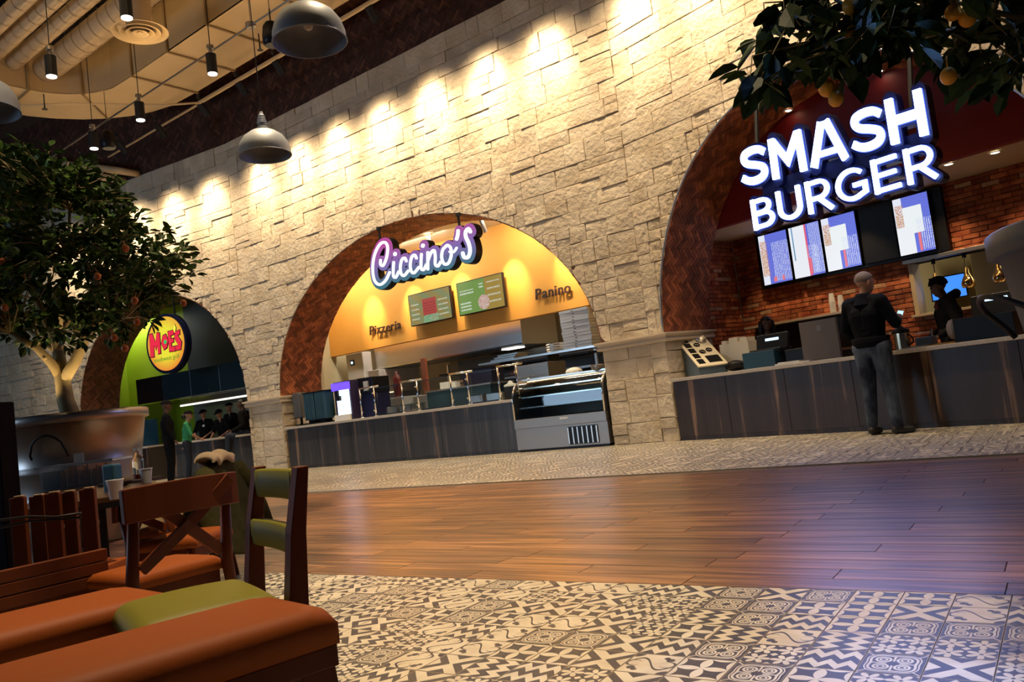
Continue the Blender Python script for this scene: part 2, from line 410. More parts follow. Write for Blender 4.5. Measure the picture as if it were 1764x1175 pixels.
def stone_wall(fr, ar, u0, u1, name):
    # backing wall with the arched opening
    mb = MB(); us = [u0] + [p[0] for p in ar.curve(80)] + [u1]
    us = sorted(set(round(u, 4) for u in us)); 
    for a, b in zip(us[:-1], us[1:]):
        za, zb = ar.top(a), ar.top(b)
        if (a + b) / 2 < ar.u0 or (a + b) / 2 > ar.u1: za = zb = 0
        elif a <= ar.u0 + 1e-3: za = ar.zs
        elif b >= ar.u1 - 1e-3: zb = ar.zs
        vs = [fr.w(a, .03, za), fr.w(b, .03, zb), fr.w(b, .03, ZT), fr.w(a, .03, ZT), fr.w(a, .30, za), fr.w(b, .30, zb), fr.w(b, .30, ZT), fr.w(a, .30, ZT)]
        mb.add(vs, [(0, 1, 2, 3), (7, 6, 5, 4), (0, 4, 5, 1), (3, 2, 6, 7)])
    wall = struct(name, mb, m_mortar)
    pcs = []
    def rows(z0, z1):
        z = z0; out = []
        while z < z1 - .01:
            h = RNG.choice([.2, .24, .28, .32, .36])
            if z + h > z1 - .17: h = z1 - z
            if h > .45: h = h / 2
            out.append((z, z + h)); z += h
        return out
    f = lambda a, b, h: fr.w(a, .03 - h, b)
    for zr0, zr1 in ((0, 1.50), (1.64, ZT)):
        for z0, z1 in rows(zr0, zr1):
            x = u0 - RNG.uniform(0, .3) * 0
            while x < u1 - .01:
                w = RNG.uniform(.26, .78)
                if x + w > u1 - .22: w = u1 - x
                if w > .95: w /= 2
                cells = []
                g = .003
                r = RNG.random()
                if r < .16 and z1 - z0 > .27: zm = z0 + (z1 - z0) * RNG.uniform(.4, .6); cells = [(x, x + w, z0, zm), (x, x + w, zm, z1)]
                elif r < .26 and w > .5 and z1 - z0 > .27:
                    zm = z0 + (z1 - z0) * RNG.uniform(.4, .6); xm = x + w * RNG.uniform(.4, .6)
                    cells = [(x, xm, z0, z1), (xm, x + w, z0, zm), (xm, x + w, zm, z1)]
                else: cells = [(x, x + w, z0, z1)]
                cut = []
                for a, b, c, d in cells:
                    F = [ar.F(p, r_) for p in (a, b, (a + b) / 2) for r_ in (c, d, (c + d) / 2)]
                    k = int(math.ceil((b - a) / .26)) if (min(F) < 0 < max(F) and (c + d) / 2 > ar.zs) else 1
                    cut += [(a + (b - a) * i / k, a + (b - a) * (i + 1) / k, c, d) for i in range(k)]
                for a, b, c, d in cut:
                    j = lambda: RNG.uniform(-.004, .004)
                    poly = [(a + g + j(), c + g + j()), (b - g + j(), c + g + j()), (b - g + j(), d - g + j()), (a + g + j(), d - g + j())]
                    F = [ar.F(*p) for p in poly] + [ar.F((a + b) / 2, c), ar.F((a + b) / 2, d), ar.F((a + b) / 2, (c + d) / 2)]
                    if max(F) < 0: continue
                    if min(F) < 0:
                        if (c + d) / 2 < ar.zs:
                            if (a + b) / 2 < ar.c: poly = clip(poly, ar.u0, 0, -1, 0)
                            else: poly = clip(poly, ar.u1, 0, 1, 0)
                        else:
                            qx, qz = (a + b) / 2, max((c + d) / 2, ar.zs + .01)
                            for _ in range(6):
                                gx, gz = ar.grad(qx, qz); k = ar.F(qx, qz) / (gx * gx + gz * gz); qx -= k * gx; qz -= k * gz
                            gx, gz = ar.grad(qx, qz); n = sqrt(gx * gx + gz * gz); e = RNG.uniform(-.004, .006)
                            poly = clip(poly, qx - gx / n * e, qz - gz / n * e, gx / n, gz / n)
                        if len(poly) < 3 or parea(poly) < .00015: continue
                    h = .040 + RNG.uniform(-.010, .014)
                    vs, fs = piece_geo(poly, f, 0, h, .010, .007)
                    pcs.append((vs, fs, RNG.random(), m_stone, None))
                x += w
    # jamb returns below the spring line
    for side, uu, sg in (('l', ar.u0, 1), ('r', ar.u1, -1)):
        fj = lambda a, b, h, uu=uu, sg=sg: fr.w(uu + sg * (h - .03), a, b)
        z = 0
        while z < 1.49:
            h = min(RNG.choice([.22, .28, .34]), 1.5 - z); 
            if 1.5 - z - h < .1: h = 1.5 - z
            v = .0
            while v < DJ - .01:
                w = RNG.uniform(.25, .55)
                if v + w > DJ - .15: w = DJ - v
                poly = [(v + .006, z + .006), (v + w - .006, z + .006), (v + w - .006, z + h - .006), (v + .006, z + h - .006)]
                vs, fs = piece_geo(poly, fj, 0, .035 + RNG.uniform(-.008, .012), .012, .006)
                if sg < 0: fs = [tuple(reversed(q)) for q in fs]
                pcs.append((vs, fs, RNG.random(), m_stone, None)); v += w
            z += h
    emit_field(wall, 'stone', pcs)
    # jamb backing and moulded trim band
    for uu, sg, e in ((ar.u0, -1, u0), (ar.u1, 1, u1)):
        mj = MB(); a, b = sorted((uu + sg * .03, uu + sg * .27))
        vs = [fr.w(x, v, z) for z in (0, ar.zs) for x, v in ((a, .03), (b, .03), (b, DJ), (a, DJ))]
        mj.add(vs, [(3, 2, 1, 0), (4, 5, 6, 7), (0, 1, 5, 4), (1, 2, 6, 5), (2, 3, 7, 6), (3, 0, 4, 7)]); mj.build('jamb_backing', m_mortar, wall)
        mt = MB(); prof = [(0, 1.500), (.055, 1.505), (.07, 1.52), (.07, 1.545), (.055, 1.555), (.055, 1.575), (.075, 1.59), (.10, 1.61), (.10, 1.635), (0, 1.645)]
        # face run, then return along the jamb
        path = [(e, 0, 0, -1)] if sg else []
        pts = [(e, (0, -1)), (uu, (-sg, -1)), (uu, (-sg, 0))]
        ring = []
        for (x, n), v in zip(pts, (0.0, 0.0, DJ)):
            ring.append([fr.w(x + n[0] * p * 1.0, v + n[1] * p, z) for p, z in prof])
        vs = [q for r in ring for q in r]; N = len(prof)
        fs = [(l * N + i, (l + 1) * N + i, (l + 1) * N + (i + 1) % N, l * N + (i + 1) % N) for l in range(2) for i in range(N)]
        if sg > 0: fs = [tuple(reversed(q)) for q in fs]
        fs += [tuple(range(N)), tuple(range(2 * N, 3 * N))]
        mt.add(vs, fs); struct('trim_1', mt, m_trim)
    return wall
stone_wall(FM, AM, -16.25, -5.82, 'wall_back')
stone_wall(FR, AR, 0.0, 8.5, 'wall_right')
stone_wall(FL, AL, -11.0, 0.0, 'wall_left')

# ------------------------------------------------------------------ herringbone brick lining of the arches
def herring(L, D, W, n=3):
    """brick outlines (s, d) of a 45 degree herringbone clipped to 0..L, 0..D"""
    out = []; c = sqrt(.5); R = int((L + D) / W * 1.2) + 6; g = .003 / W
    i0 = -int(D / W * 1.5) - 6
    for x in range(i0, R):
        for y in range(-R, R):
            t = (x - y) % (2 * n)
            if t == 0: r = (x + g, x + n - g, y + g, y + 1 - g)
            elif t == 2 * n - 1: r = (x + g, x + 1 - g, y + g, y + n - g)
            else: continue
            mx, my = (r[0] + r[1]) / 2 * W, (r[2] + r[3]) / 2 * W
            s_, d_ = (mx - my) * c, (mx + my) * c
            if s_ < -W * n or s_ > L + W * n or d_ < -W * n or d_ > D + W * n: continue
            poly = [((a * W - b * W) * c, (a * W + b * W) * c) for a, b in ((r[0], r[2]), (r[1], r[2]), (r[1], r[3]), (r[0], r[3]))]
            poly = clip(poly, 0, 0, 1, 0)
            if len(poly) > 2: poly = clip(poly, L, 0, -1, 0)
            if len(poly) > 2: poly = clip(poly, 0, 0, 0, 1)
            if len(poly) > 2: poly = clip(poly, 0, D, 0, -1)
            if len(poly) > 2 and parea(poly) > W * W * .1: out.append(poly)
    return out
def lining(fr, ar, nm, mbrick, limit):
    cv = ar.curve(120); cum = [0]
    for a, b in zip(cv[:-1], cv[1:]): cum.append(cum[-1] + sqrt((a[0] - b[0]) ** 2 + (a[1] - b[1]) ** 2))
    L = cum[-1]; import bisect
    def P(s, d, h):
        k = min(max(bisect.bisect(cum, s) - 1, 0), len(cv) - 2); t = (s - cum[k]) / (cum[k + 1] - cum[k] + 1e-9)
        a, b = cv[k], cv[k + 1]; tx, tz = b[0] - a[0], b[1] - a[1]; n = sqrt(tx * tx + tz * tz)
        return fr.w(a[0] + tx * t + tz / n * h, d, a[1] + tz * t - tx / n * h)
    mb = MB(); n = 60
    for i in range(n):
        s0, s1 = L * i / n, L * (i + 1) / n
        mb.add([P(s0, 0.0, 0), P(s1, 0.0, 0), P(s1, DJ, 0), P(s0, DJ, 0), P(s0, 0.0, -.12), P(s1, 0.0, -.12), P(s1, DJ, -.12), P(s0, DJ, -.12)],
               [(0, 3, 2, 1), (4, 5, 6, 7), (0, 1, 5, 4), (3, 7, 6, 2)])
    o = struct(nm, mb, m_hmort)
    pcs = []
    for poly in herring(L, DJ, .062):
        vs, fs = piece_geo(poly, P, 0, .014 + RNG.uniform(-.003, .004), .003)
        pcs.append((vs, fs, RNG.random() ** 1.6, mbrick, None))
    emit_field(o, 'brick', pcs, limit)
lining(FM, AM, 'trim_2', m_hbrick, 300)
lining(FR, AR, 'trim_3', m_hbrick, 300)
lining(FL, AL, 'trim_4', mat('left_arch_brick', (0.13, 0.040, 0.02), 0.7, col2=(0.2, 0.07, 0.03), rnd=0.4), 300)

# bright metal edge of the burger arch
q = MB(); q.tube([tuple(FR.w(a, -.03, b)) for a, b in AR.curve(70)], .014, 6); struct('trim_8', q, mat('edge_metal', (.45, .48, .52), .35, .8), smooth=True)
# dark herringbone band above the stone, up to the ceiling
def upper(fr, u0, u1, nm):
    mb = MB(); vs = [fr.w(u, v, z) for z in (ZT, 11.2) for u, v in ((u0, .06), (u1, .06), (u1, .3), (u0, .3))]
    mb.add(vs, [(3, 2, 1, 0), (4, 5, 6, 7), (0, 1, 5, 4), (1, 2, 6, 5), (2, 3, 7, 6), (3, 0, 4, 7)])
    o = struct(nm, mb, m_hmort)
    f = lambda a, b, h: fr.w(u0 + a, .06 - h, ZT + b); pcs = []
    for poly in herring(u1 - u0, 2.6, .075):
        n = len(poly); h = .012 + RNG.uniform(0, .008)
        vs = [f(a, b, 0) for a, b in poly] + [f(a, b, h) for a, b in poly]
        fs = [(i, (i + 1) % n, n + (i + 1) % n, n + i) for i in range(n)] + [tuple(range(n, 2 * n))]
        pcs.append((vs, fs, RNG.random() ** 3, m_hdark, None))
    emit_field(o, 'brick', pcs, 0)
upper(FM, -16.25, -5.82, 'trim_5'); upper(FL, -11, 0, 'trim_6'); upper(FR, 0, 8.5, 'trim_7')

# ------------------------------------------------------------------ floor
def tile_mat(name, k):
    mt, nt, b = new_mat(name); uvn = nt.nodes.new('ShaderNodeUVMap'); uvn.uv_map = 'UVMap'
    sp = nt.nodes.new('ShaderNodeSeparateXYZ'); nt.links.new(uvn.outputs[0], sp.inputs[0])
    u = X(nt, sp.outputs[0]); v = X(nt, sp.outputs[1])
    def circ(cu, cv, r, uu=u, vv=v): return (((uu - cu) * (uu - cu) + (vv - cv) * (vv - cv)).sqrt()).lt(r)
    if k == 0:      # zigzag
        z = ((u * 3.0).fract() - 0.5).abs(); d = ((v * 2.0) + z * 0.95).fract().lt(0.5)
    elif k == 1:    # overlapping circles
        p = (u * 2.0 + 0.5).fract(); q = (v * 2.0 + 0.5).fract()
        s = circ(0, 0, .707, p, q) + circ(1, 0, .707, p, q) + circ(0, 1, .707, p, q) + circ(1, 1, .707, p, q)
        d = s.lt(1.5)
    elif k == 2:    # interlaced knot
        a = (u - .5); c = (v - .5); r = (a * a + c * c).sqrt(); th = c.atan2(a)
        a2 = (a.abs() - .17); c2 = (c.abs() - .17); r2 = (a2 * a2 + c2 * c2).sqrt()
        w = ((r2 - .115).abs()).lt(.022).mx(((r2 - .055).abs()).lt(.016))
        r4 = r + (th * 4.0).cos() * .045
        w = w.mx(((r4 - .40).abs()).lt(.022)).mx(((r4 - .46).abs()).lt(.012)).mx(((a.abs() - c.abs()).abs().lt(.018)) * r.gt(.50))
        w = w.mx((((a.abs() - .0).lt(.018)).mx(c.abs().lt(.018))) * r.lt(.34) * r.gt(.1))
        d = 1.0 - w
    elif k == 3:    # petals round dots
        p = (u * 2.0).fract() - .5; q = (v * 2.0).fract() - .5; r = (p * p + q * q).sqrt(); th = q.atan2(p)
        pet = (((th * 3.0).cos().abs()).pw(.6) * 0.5); d = 1.0 - (r.lt(pet) * r.gt(.07))
        d = d * (1.0 - (((p.abs() - .5).abs() + (q.abs() - .5).abs()).lt(.16)))
    elif k == 4:    # scrolls
        w = (v - .5) - (u * (2 * PI)).sin() * 0.27
        line = w.abs().lt(.035)
        d = line.mx(circ(.2, .25, .085)).mx(circ(.8, .75, .085)).mx(circ(.3, .17, .06)).mx(circ(.7, .83, .06)).mx(circ(0, 1, .2)).mx(circ(1, 0, .2))
        d = d.mx(circ(.14, .5, .16) * (1.0 - circ(.17, .5, .13))).mx(circ(.86, .5, .16) * (1.0 - circ(.83, .5, .13)))
    else:           # crossed star
        a = (u - .5).abs(); c = (v - .5).abs(); m_ = a.mx(c); n_ = a.mn(c)
        arm = (a.gt(c)) * ((m_ - n_).lt(.27)) + (c.gt(a)) * ((m_ - n_).gt(.27))
        d = (arm * ((a - c).abs().gt(.035))).gt(.5)
    edge = ((u - .5).abs().mx((v - .5).abs())).gt(.488)
    nz = nt.nodes.new('ShaderNodeTexNoise'); nz.inputs['Scale'].default_value = 9
    g = nt.nodes.new('ShaderNodeNewGeometry'); nt.links.new(g.outputs['Position'], nz.inputs['Vector'])
    rp = nt.nodes.new('ShaderNodeValToRGB'); nt.links.new(nz.outputs[0], rp.inputs[0])
    rp.color_ramp.elements[0].position = .35; rp.color_ramp.elements[1].position = .65
    rp.color_ramp.elements[0].color = (.62, .54, .40, 1); rp.color_ramp.elements[1].color = (.74, .67, .52, 1)
    mx = nt.nodes.new('ShaderNodeMix'); mx.data_type = 'RGBA'
    nt.links.new(d.s, mx.inputs[0]); nt.links.new(rp.outputs[0], mx.inputs[6]); mx.inputs[7].default_value = (.030, .032, .048, 1)
    m2 = nt.nodes.new('ShaderNodeMix'); m2.data_type = 'RGBA'; nt.links.new(edge.s, m2.inputs[0]); nt.links.new(mx.outputs[2], m2.inputs[6]); m2.inputs[7].default_value = (.33, .27, .19, 1)
    nt.links.new(m2.outputs[2], b.inputs['Base Color']); b.inputs['Roughness'].default_value = .45; b.inputs['Coat Weight'].default_value = .45; b.inputs['Coat Roughness'].default_value = .30
    return mt
TILES = [tile_mat('tile_' + n, i) for i, n in enumerate(('zigzag', 'circles', 'knot', 'petals', 'scrolls', 'star'))]
m_plank = None
def plank_mat():
    mt, nt, b = new_mat('plank_wood'); g = nt.nodes.new('ShaderNodeNewGeometry'); mp = nt.nodes.new('ShaderNodeMapping')
    nt.links.new(g.outputs['Position'], mp.inputs[0]); mp.inputs['Scale'].default_value = (.9, 16, 1); mp.inputs['Rotation'].default_value = (0, 0, -math.radians(2.86))
    at = nt.nodes.new('ShaderNodeAttribute'); at.attribute_name = 'rnd'
    ad = nt.nodes.new('ShaderNodeVectorMath'); ad.operation = 'ADD'; cb = nt.nodes.new('ShaderNodeCombineXYZ')
    sc = nt.nodes.new('ShaderNodeMath'); sc.operation = 'MULTIPLY'; sc.inputs[1].default_value = 37; nt.links.new(at.outputs['Fac'], sc.inputs[0]); nt.links.new(sc.outputs[0], cb.inputs[2])
    nt.links.new(mp.outputs[0], ad.inputs[0]); nt.links.new(cb.outputs[0], ad.inputs[1])
    nz = nt.nodes.new('ShaderNodeTexNoise'); nz.inputs['Scale'].default_value = 1.3; nz.inputs['Detail'].default_value = 6; nz.inputs['Distortion'].default_value = .3
    nt.links.new(ad.outputs[0], nz.inputs['Vector'])
    rp = nt.nodes.new('ShaderNodeValToRGB'); nt.links.new(nz.outputs[0], rp.inputs[0]); e = rp.color_ramp.elements
    e[0].position = .30; e[0].color = (.050, .020, .008, 1); e[1].position = .70; e[1].color = (.46, .215, .080, 1)
    x = e.new(.5); x.color = (.22, .092, .032, 1)
    mr = nt.nodes.new('ShaderNodeMapRange'); mr.inputs[3].default_value = .70; mr.inputs[4].default_value = 1.25; nt.links.new(at.outputs['Fac'], mr.inputs[0])
    vm = nt.nodes.new('ShaderNodeVectorMath'); vm.operation = 'SCALE'; nt.links.new(rp.outputs[0], vm.inputs[0]); nt.links.new(mr.outputs[0], vm.inputs['Scale'])
    nt.links.new(vm.outputs[0], b.inputs['Base Color']); b.inputs['Roughness'].default_value = .38; b.inputs['Coat Weight'].default_value = .7; b.inputs['Coat Roughness'].default_value = .27
    bp = nt.nodes.new('ShaderNodeBump'); bp.inputs['Strength'].default_value = .12; bp.inputs['Distance'].default_value = .01; nt.links.new(nz.outputs[0], bp.inputs['Height']); nt.links.new(bp.outputs[0], b.inputs['Normal'])
    return mt
m_plank = plank_mat()
fb = MB(); fb.box(-26, 12, -8, 20, -.12, -.014)
floor = struct('floor', fb, mat('grout', (.16, .12, .085), .9))
ff = lambda a, b, h: FF.w(a, b, -.014 + h)
# near band of patterned tiles: v from -3.6 to 0; far band from the boards to the wall
T = .1715
def tile_band(v0, v1, u0, u1, offs, cond, par):
    pcs = []; nu = int((u1 - u0) / T); nv = int((v1 - v0) / T)
    for i in range(nu):
        for j in range(nv):
            a, b = u0 + offs + i * T, v1 - (j + 1) * T
            c = FF.w(a + T / 2, b + T / 2, 0); x, y, d = project(c)
            if not cond(c, x, y): continue
            g = .0012; poly = [(a + g, b + g), (a + T - g, b + g), (a + T - g, b + T - g), (a + g, b + T - g)]
            vs = [ff(p[0], p[1], 0) for p in poly] + [ff(p[0], p[1], .014) for p in poly]
            fs = [(4, 5, 6, 7), (0, 1, 5, 4), (1, 2, 6, 5), (2, 3, 7, 6), (3, 0, 4, 7)]
            q = [(0, 0), (1, 0), (1, 1), (0, 1)]; r = RNG.choice([0, 0, 0, 1]); q = q[r:] + q[:r]
            pcs.append((vs, fs, RNG.random(), RNG.choice(TILES), q + q))
    emit_field(par, 'tile', pcs)
inview = lambda c, x, y: -500 < x < 3600 and -100 < y < 1900
nt_ = MB(); nt_.add([FF.w(u, v, -.013) for u, v in ((-12, -5), (10, -5), (10, 0), (-12, 0))], [(0, 1, 2, 3)])
near_floor = struct('floor', nt_, MATS['grout'])
tile_band(-4.2, 0.0, -8.0, 6.0, .168, inview, near_floor)
WB = 3.97                                                # depth of the board band
ft_ = MB(); ft_.add([FF.w(u, v, -.013) for u, v in ((-20, WB), (10, WB), (10, 10), (-20, 10))], [(0, 1, 2, 3)])
far_floor = struct('floor', ft_, MATS['grout'])
def behind_wall(c): return (c - FM.o).dot(FM.v) < .9 and (c - FR.o).dot(FR.v) < .9 and (c - FL.o).dot(FL.v) < .9
tile_band(WB, WB + 35 * T * 1.4, -22, 6, 0, lambda c, x, y: inview(c, x, y) and behind_wall(c), far_floor)
wf_ = MB(); wf_.add([FF.w(u, v, -.013) for u, v in ((-20, 0), (10, 0), (10, WB), (-20, WB))], [(0, 1, 2, 3)])
wood_floor = struct('floor', wf_, mat('board_gap', (.03, .015, .008), .9))
pcs = []; PW = WB / 24; PL = 1.22
for r in range(24):
    off = (r * .43 + (r % 3) * .17) % PL
    a = -20 + off
    while a < 7.5:
        x, y, d = project(FF.w(a + PL / 2, (r + .5) * PW, 0))
        x1 = project(FF.w(a, (r + .5) * PW, 0))[0]; x2 = project(FF.w(a + PL, (r + .5) * PW, 0))[0]
        if max(x1, x2) > -200 and min(x1, x2) < 4200 and d > .06:
            g = .0022; v0, v1 = r * PW + g, (r + 1) * PW - g; p = [(a + g, v0), (a + PL - g, v0), (a + PL - g, v1), (a + g, v1)]
            vs = [ff(q[0], q[1], 0) for q in p] + [ff(q[0], q[1], .0145) for q in p]
            pcs.append((vs, [(4, 5, 6, 7), (0, 1, 5, 4), (1, 2, 6, 5), (2, 3, 7, 6), (3, 0, 4, 7)], RNG.random(), m_plank, None))
        a += PL
emit_field(wood_floor, 'plank', pcs)

# ------------------------------------------------------------------ ceiling deck
cb_ = MB(); cb_.box(-26, 12, -8, 12.5, 11.2, 11.4)
ceil = struct('ceiling', cb_, m_dark)
for y in (1.0, 3.2, 5.4, 7.6, 9.8):
    j = MB(); j.box(-26, 12, y - .06, y + .06, 10.85, 11.2); j.box(-26, 12, y - .12, y + .12, 10.82, 10.86); j.build('joist', m_dark, ceil)
# ================================================================== middle bay: the pizzeria
TM = Matrix.Identity(4)
def onM(u, v, z): return tuple(FM.w(u, v, z))
m_orange = mat('orange_plaster', (0.62, 0.27, 0.035), 0.7, col2=(0.70, 0.33, 0.05), vscale=1.2)
m_tanw = mat('tan_wall', (0.50, 0.42, 0.24), 0.7, col2=(0.58, 0.50, 0.30), vscale=1.5, bump=0.1)
m_cream = mat('cream_ceiling', (0.75, 0.66, 0.48), 0.7)
m_kfloor = mat('kitchen_floor', (0.12, 0.07, 0.05), 0.6)
w = MB(); w.box(-16.3, -6.42, 11.1 + 2.5, 11.1 + 2.7, 2.6, 5.4); struct('wall_bulkhead', w, m_orange)
w = MB(); w.box(-16.3, -6.42, 11.1 + 5.6, 11.1 + 5.8, 0, 5.4); struct('wall_kitchen_back', w, m_tanw)
w = MB(); w.box(-16.36, -16.28, 11.1 + 1.2, 11.1 + 5.8, 0, 5.4); w.box(-16.3, -15.1, 11.1 + DJ, 11.1 + DJ + .1, 0, 5.4); struct('wall_kitchen_left', w, m_tanw)
w = MB(); w.box(-6.5, -6.42, 11.1 + 1.2, 11.1 + 5.8, 0, 5.4); struct('wall_kitchen_right', w, m_tanw)
w = MB(); w.box(-16.3, -6.42, 11.1 + DJ, 11.1 + 5.8, 4.70, 4.85); struct('ceiling', w, m_cream)
w = MB(); w.box(-16.28, -6.5, 11.1 + 2.7, 11.1 + 5.6, 3.35, 3.42); struct('ceiling', w, m_cream)
w = MB(); w.box(-16.28, -6.5, 11.1 + .9, 11.1 + 5.6, -.013, -.002); struct('floor', w, m_kfloor)

# counter with striped wood laminate panels
def laminate_mat(name, tint, ang=0):
    mt, nt, b = new_mat(name); tc = nt.nodes.new('ShaderNodeTexCoord'); mp = nt.nodes.new('ShaderNodeMapping')
    nt.links.new(tc.outputs['Object'], mp.inputs[0]); mp.inputs['Scale'].default_value = (5, 5, .25)
    nz = nt.nodes.new('ShaderNodeTexNoise'); nz.inputs['Scale'].default_value = 1.0; nz.inputs['Detail'].default_value = 5; nz.inputs['Distortion'].default_value = .2
    nt.links.new(mp.outputs[0], nz.inputs['Vector'])
    n2 = nt.nodes.new('ShaderNodeTexNoise'); n2.inputs['Scale'].default_value = 6; n2.inputs['Detail'].default_value = 3; nt.links.new(mp.outputs[0], n2.inputs['Vector'])
    ad = nt.nodes.new('ShaderNodeMix'); ad.data_type = 'FLOAT'; ad.inputs[0].default_value = .25; nt.links.new(nz.outputs[0], ad.inputs[2]); nt.links.new(n2.outputs[0], ad.inputs[3])
    rp = nt.nodes.new('ShaderNodeValToRGB'); nt.links.new(ad.outputs[0], rp.inputs[0]); e = rp.color_ramp.elements
    e[0].position = .30; e[0].color = c4([x * .45 for x in tint]); e[1].position = .64; e[1].color = (.24, .145, .09, 1)
    x = e.new(.52); x.color = c4(tint); y = e.new(.575); y.color = c4([q * 1.25 for q in tint])
    nt.links.new(rp.outputs[0], b.inputs['Base Color']); b.inputs['Roughness'].default_value = .38
    return mt
m_lam = laminate_mat('grey_striped_laminate', (.044, .046, .054)); m_lamb = laminate_mat('brown_striped_laminate', (.036, .021, .015))
def counter(fr, u0, u1, v0, depth, h, mtl, widths, label, left_open=False):
    t = thing('service_counter', label, 'counter', fr.w(u0, v0, 0), fr.a)
    L = u1 - u0
    b = MB(); b.box(.01, L - .01, .03, depth, 0, h - .05); b.build('carcass', mat('counter_core', (.05, .04, .035), .8), t)
    x = 0
    while x < L - .02:
        w_ = min(widths, L - x)
        if L - x - w_ < .2: w_ = L - x
        p = MB(); p.box(x + .002, x + w_ - .002, 0.0, .028, .06, h - .052); p.build('panel', mtl, t, bevel=.003); x += w_
    k = MB(); k.box(.02, L - .02, .012, .03, 0, .06); k.build('kick_plate', mtl, t)
    c = MB(); c.box(-.02 if not left_open else 0, L + .0, -.05, depth + .03, h - .05, h); c.build('counter_top', m_ctop, t, bevel=.006)
    return t
cnt = counter(FM, -15.06, -8.60, .03, .85, .93, m_lam, .93, 'long grey striped wood counter with pale stone top under the cursive sign')

# curved glass pastry case
def pastry_case():
    u0, u1 = -8.60, -6.74; L = u1 - u0
    t = thing('pastry_case', 'steel pastry case with curved glass front beside the stone pier', 'display case', FM.w(u0, -.06, 0), 0)
    D = .86
    b = MB(); b.box(0, L, .02, D, .04, .40); b.build('base', m_steeld, t, bevel=.004)
    b = MB(); b.box(.03, L - .03, .06, D, 0, .04); b.build('plinth', m_black, t)
    g = MB(); g.box(L - .78, L - .20, .006, .02, .07, .36); gr = g.build('vent_grille', m_black, t)
    for i in range(7):
        s_ = MB(); x = L - .77 + i * .092; s_.box(x, x + .022, -.004, .008, .08, .35); s_.build('louvre', m_steel, gr)
    b = MB(); b.box(0, L, 0, D, .40, .56); b.build('lower_rail', m_steeld, t, bevel=.004)
    n = MB(); n.box(L * .52, L * .52 + .16, -.003, .001, .50, .53); n.build('name_plate', m_white, t)
    prof = []
    for i in range(13):
        a = PI / 2 * i / 12; prof.append((.02 + .34 * (1 - cos(a)) , .88 + .34 * sin(a)))
    prof = [(.02, .56)] + prof
    for x0, x1 in ((0, .035), (L - .035, L)):      # side frames
        outer = prof + [(D, 1.22), (D, .56)]
        s_ = MB(); n_ = len(outer); vs = [(x, y, z) for x in (x0, x1) for y, z in outer]
        s_.add(vs, [tuple(reversed(range(n_))), tuple(range(n_, 2 * n_))] + [(i, (i + 1) % n_, n_ + (i + 1) % n_, n_ + i) for i in range(n_)])
        s_.build('side_panel', mat('case_side', (.05, .05, .05), .35), t)
        e = MB(); e.tube([(x0 + .017, y - .006, z) for y, z in prof], .017, 8); e.build('edge_trim', m_chrome, t, smooth=True)
    gl = MB(); vs = []
    for off in (0, .006):
        for y, z in prof:
            for x in (.036, L - .036): vs.append((x, y + off, z - off * .3))
    m_ = len(prof); fs = []
    for o_ in (0, m_ * 2):
        for i in range(m_ - 1):
            q = (o_ + 2 * i, o_ + 2 * i + 1, o_ + 2 * i + 3, o_ + 2 * i + 2); fs.append(q if o_ == 0 else tuple(reversed(q)))
    gl.add(vs, fs); gl.build('curved_glass', m_glass, t, smooth=True)
    b = MB(); b.box(0, L, .34, D, 1.205, 1.245); b.build('top_shelf', m_steel, t, bevel=.004)
    b = MB(); b.box(.035, L - .035, D - .02, D, .56, 1.2); b.build('back_panel', mat('case_back', (.10, .10, .08), .4), t)
    for z, d in ((.74, .12), (.92, .16), (1.07, .24)):
        s_ = MB(); s_.box(.04, L - .04, d, D - .04, z, z + .012); sh = s_.build('glass_shelf', mat('shelf_glass', (.5, .55, .5), .1, trans=.6), t)
        f_ = MB(); f_.box(.04, L - .04, d - .012, d, z - .004, z + .016); f_.build('shelf_trim', m_chrome, sh)
    l = MB(); l.box(.08, L - .08, .42, .46, 1.185, 1.2); l.build('light_strip', mat('case_strip', (1, .9, .7), .5, emit=(1, .82, .5), estr=3.0), t)
    return t
pastry_case()
solo('steel_bowl', MB().lathe([(.001, .0), (.09, .005), (.15, .06), (.17, .13), (.165, .135), (.14, .07), (.08, .02), (.001, .015)], 24), m_steeld, 'upturned dark steel bowl at the right end of the pastry case top', 'bowl', onM(-7.0, .40, 1.186), smooth=True)
solo('crumpled_bag', MB().sphere((0, 0, .07), .13, 10, 7, (1.3, .8, .62)), mat('white_bag', (.75, .76, .70), .5, bump=.8, bscale=12), 'white crumpled plastic bag on the pastry case top', 'bag', onM(-7.55, .42, 1.19))

# sneeze guards
def guard(u, w_, label):
    t = thing('sneeze_guard', label, 'sneeze guard', FM.w(u, .10, .93), 0, 'steel sneeze guards on the pizzeria counter')
    for x in (0, w_):
        p = MB(); p.cyl((x, 0, 0), (x, 0, .60), .016, n=10); p.cyl((x, 0, 0), (x, 0, .02), .035, n=12); p.build('post', m_chrome, t, smooth=True)
    r = MB(); r.cyl((-.02, 0, .60), (w_ + .14, -.0, .60), .018, n=10); r.build('top_rail', m_chrome, t, smooth=True)
    g = MB(); g.box(.02, w_ - .02, -.004, .002, .05, .56); g.build('glass_panel', m_glass, t)
    for z in (.12, .47):
        
        for x in (.03, w_ - .03): c = MB(); c.sphere((x, -.012, z), .018, 8, 6); c.build('clamp', m_chrome, t, smooth=True)
for u, lb in ((-12.62, 'steel sneeze guard frame nearest the drink machine on the pizzeria counter'), (-11.40, 'second steel sneeze guard frame from the drink machine'),
              (-10.10, 'third steel sneeze guard frame, in front of the prep fridge'), (-8.95, 'steel sneeze guard frame next to the pastry case')):
    guard(u, .42, lb)
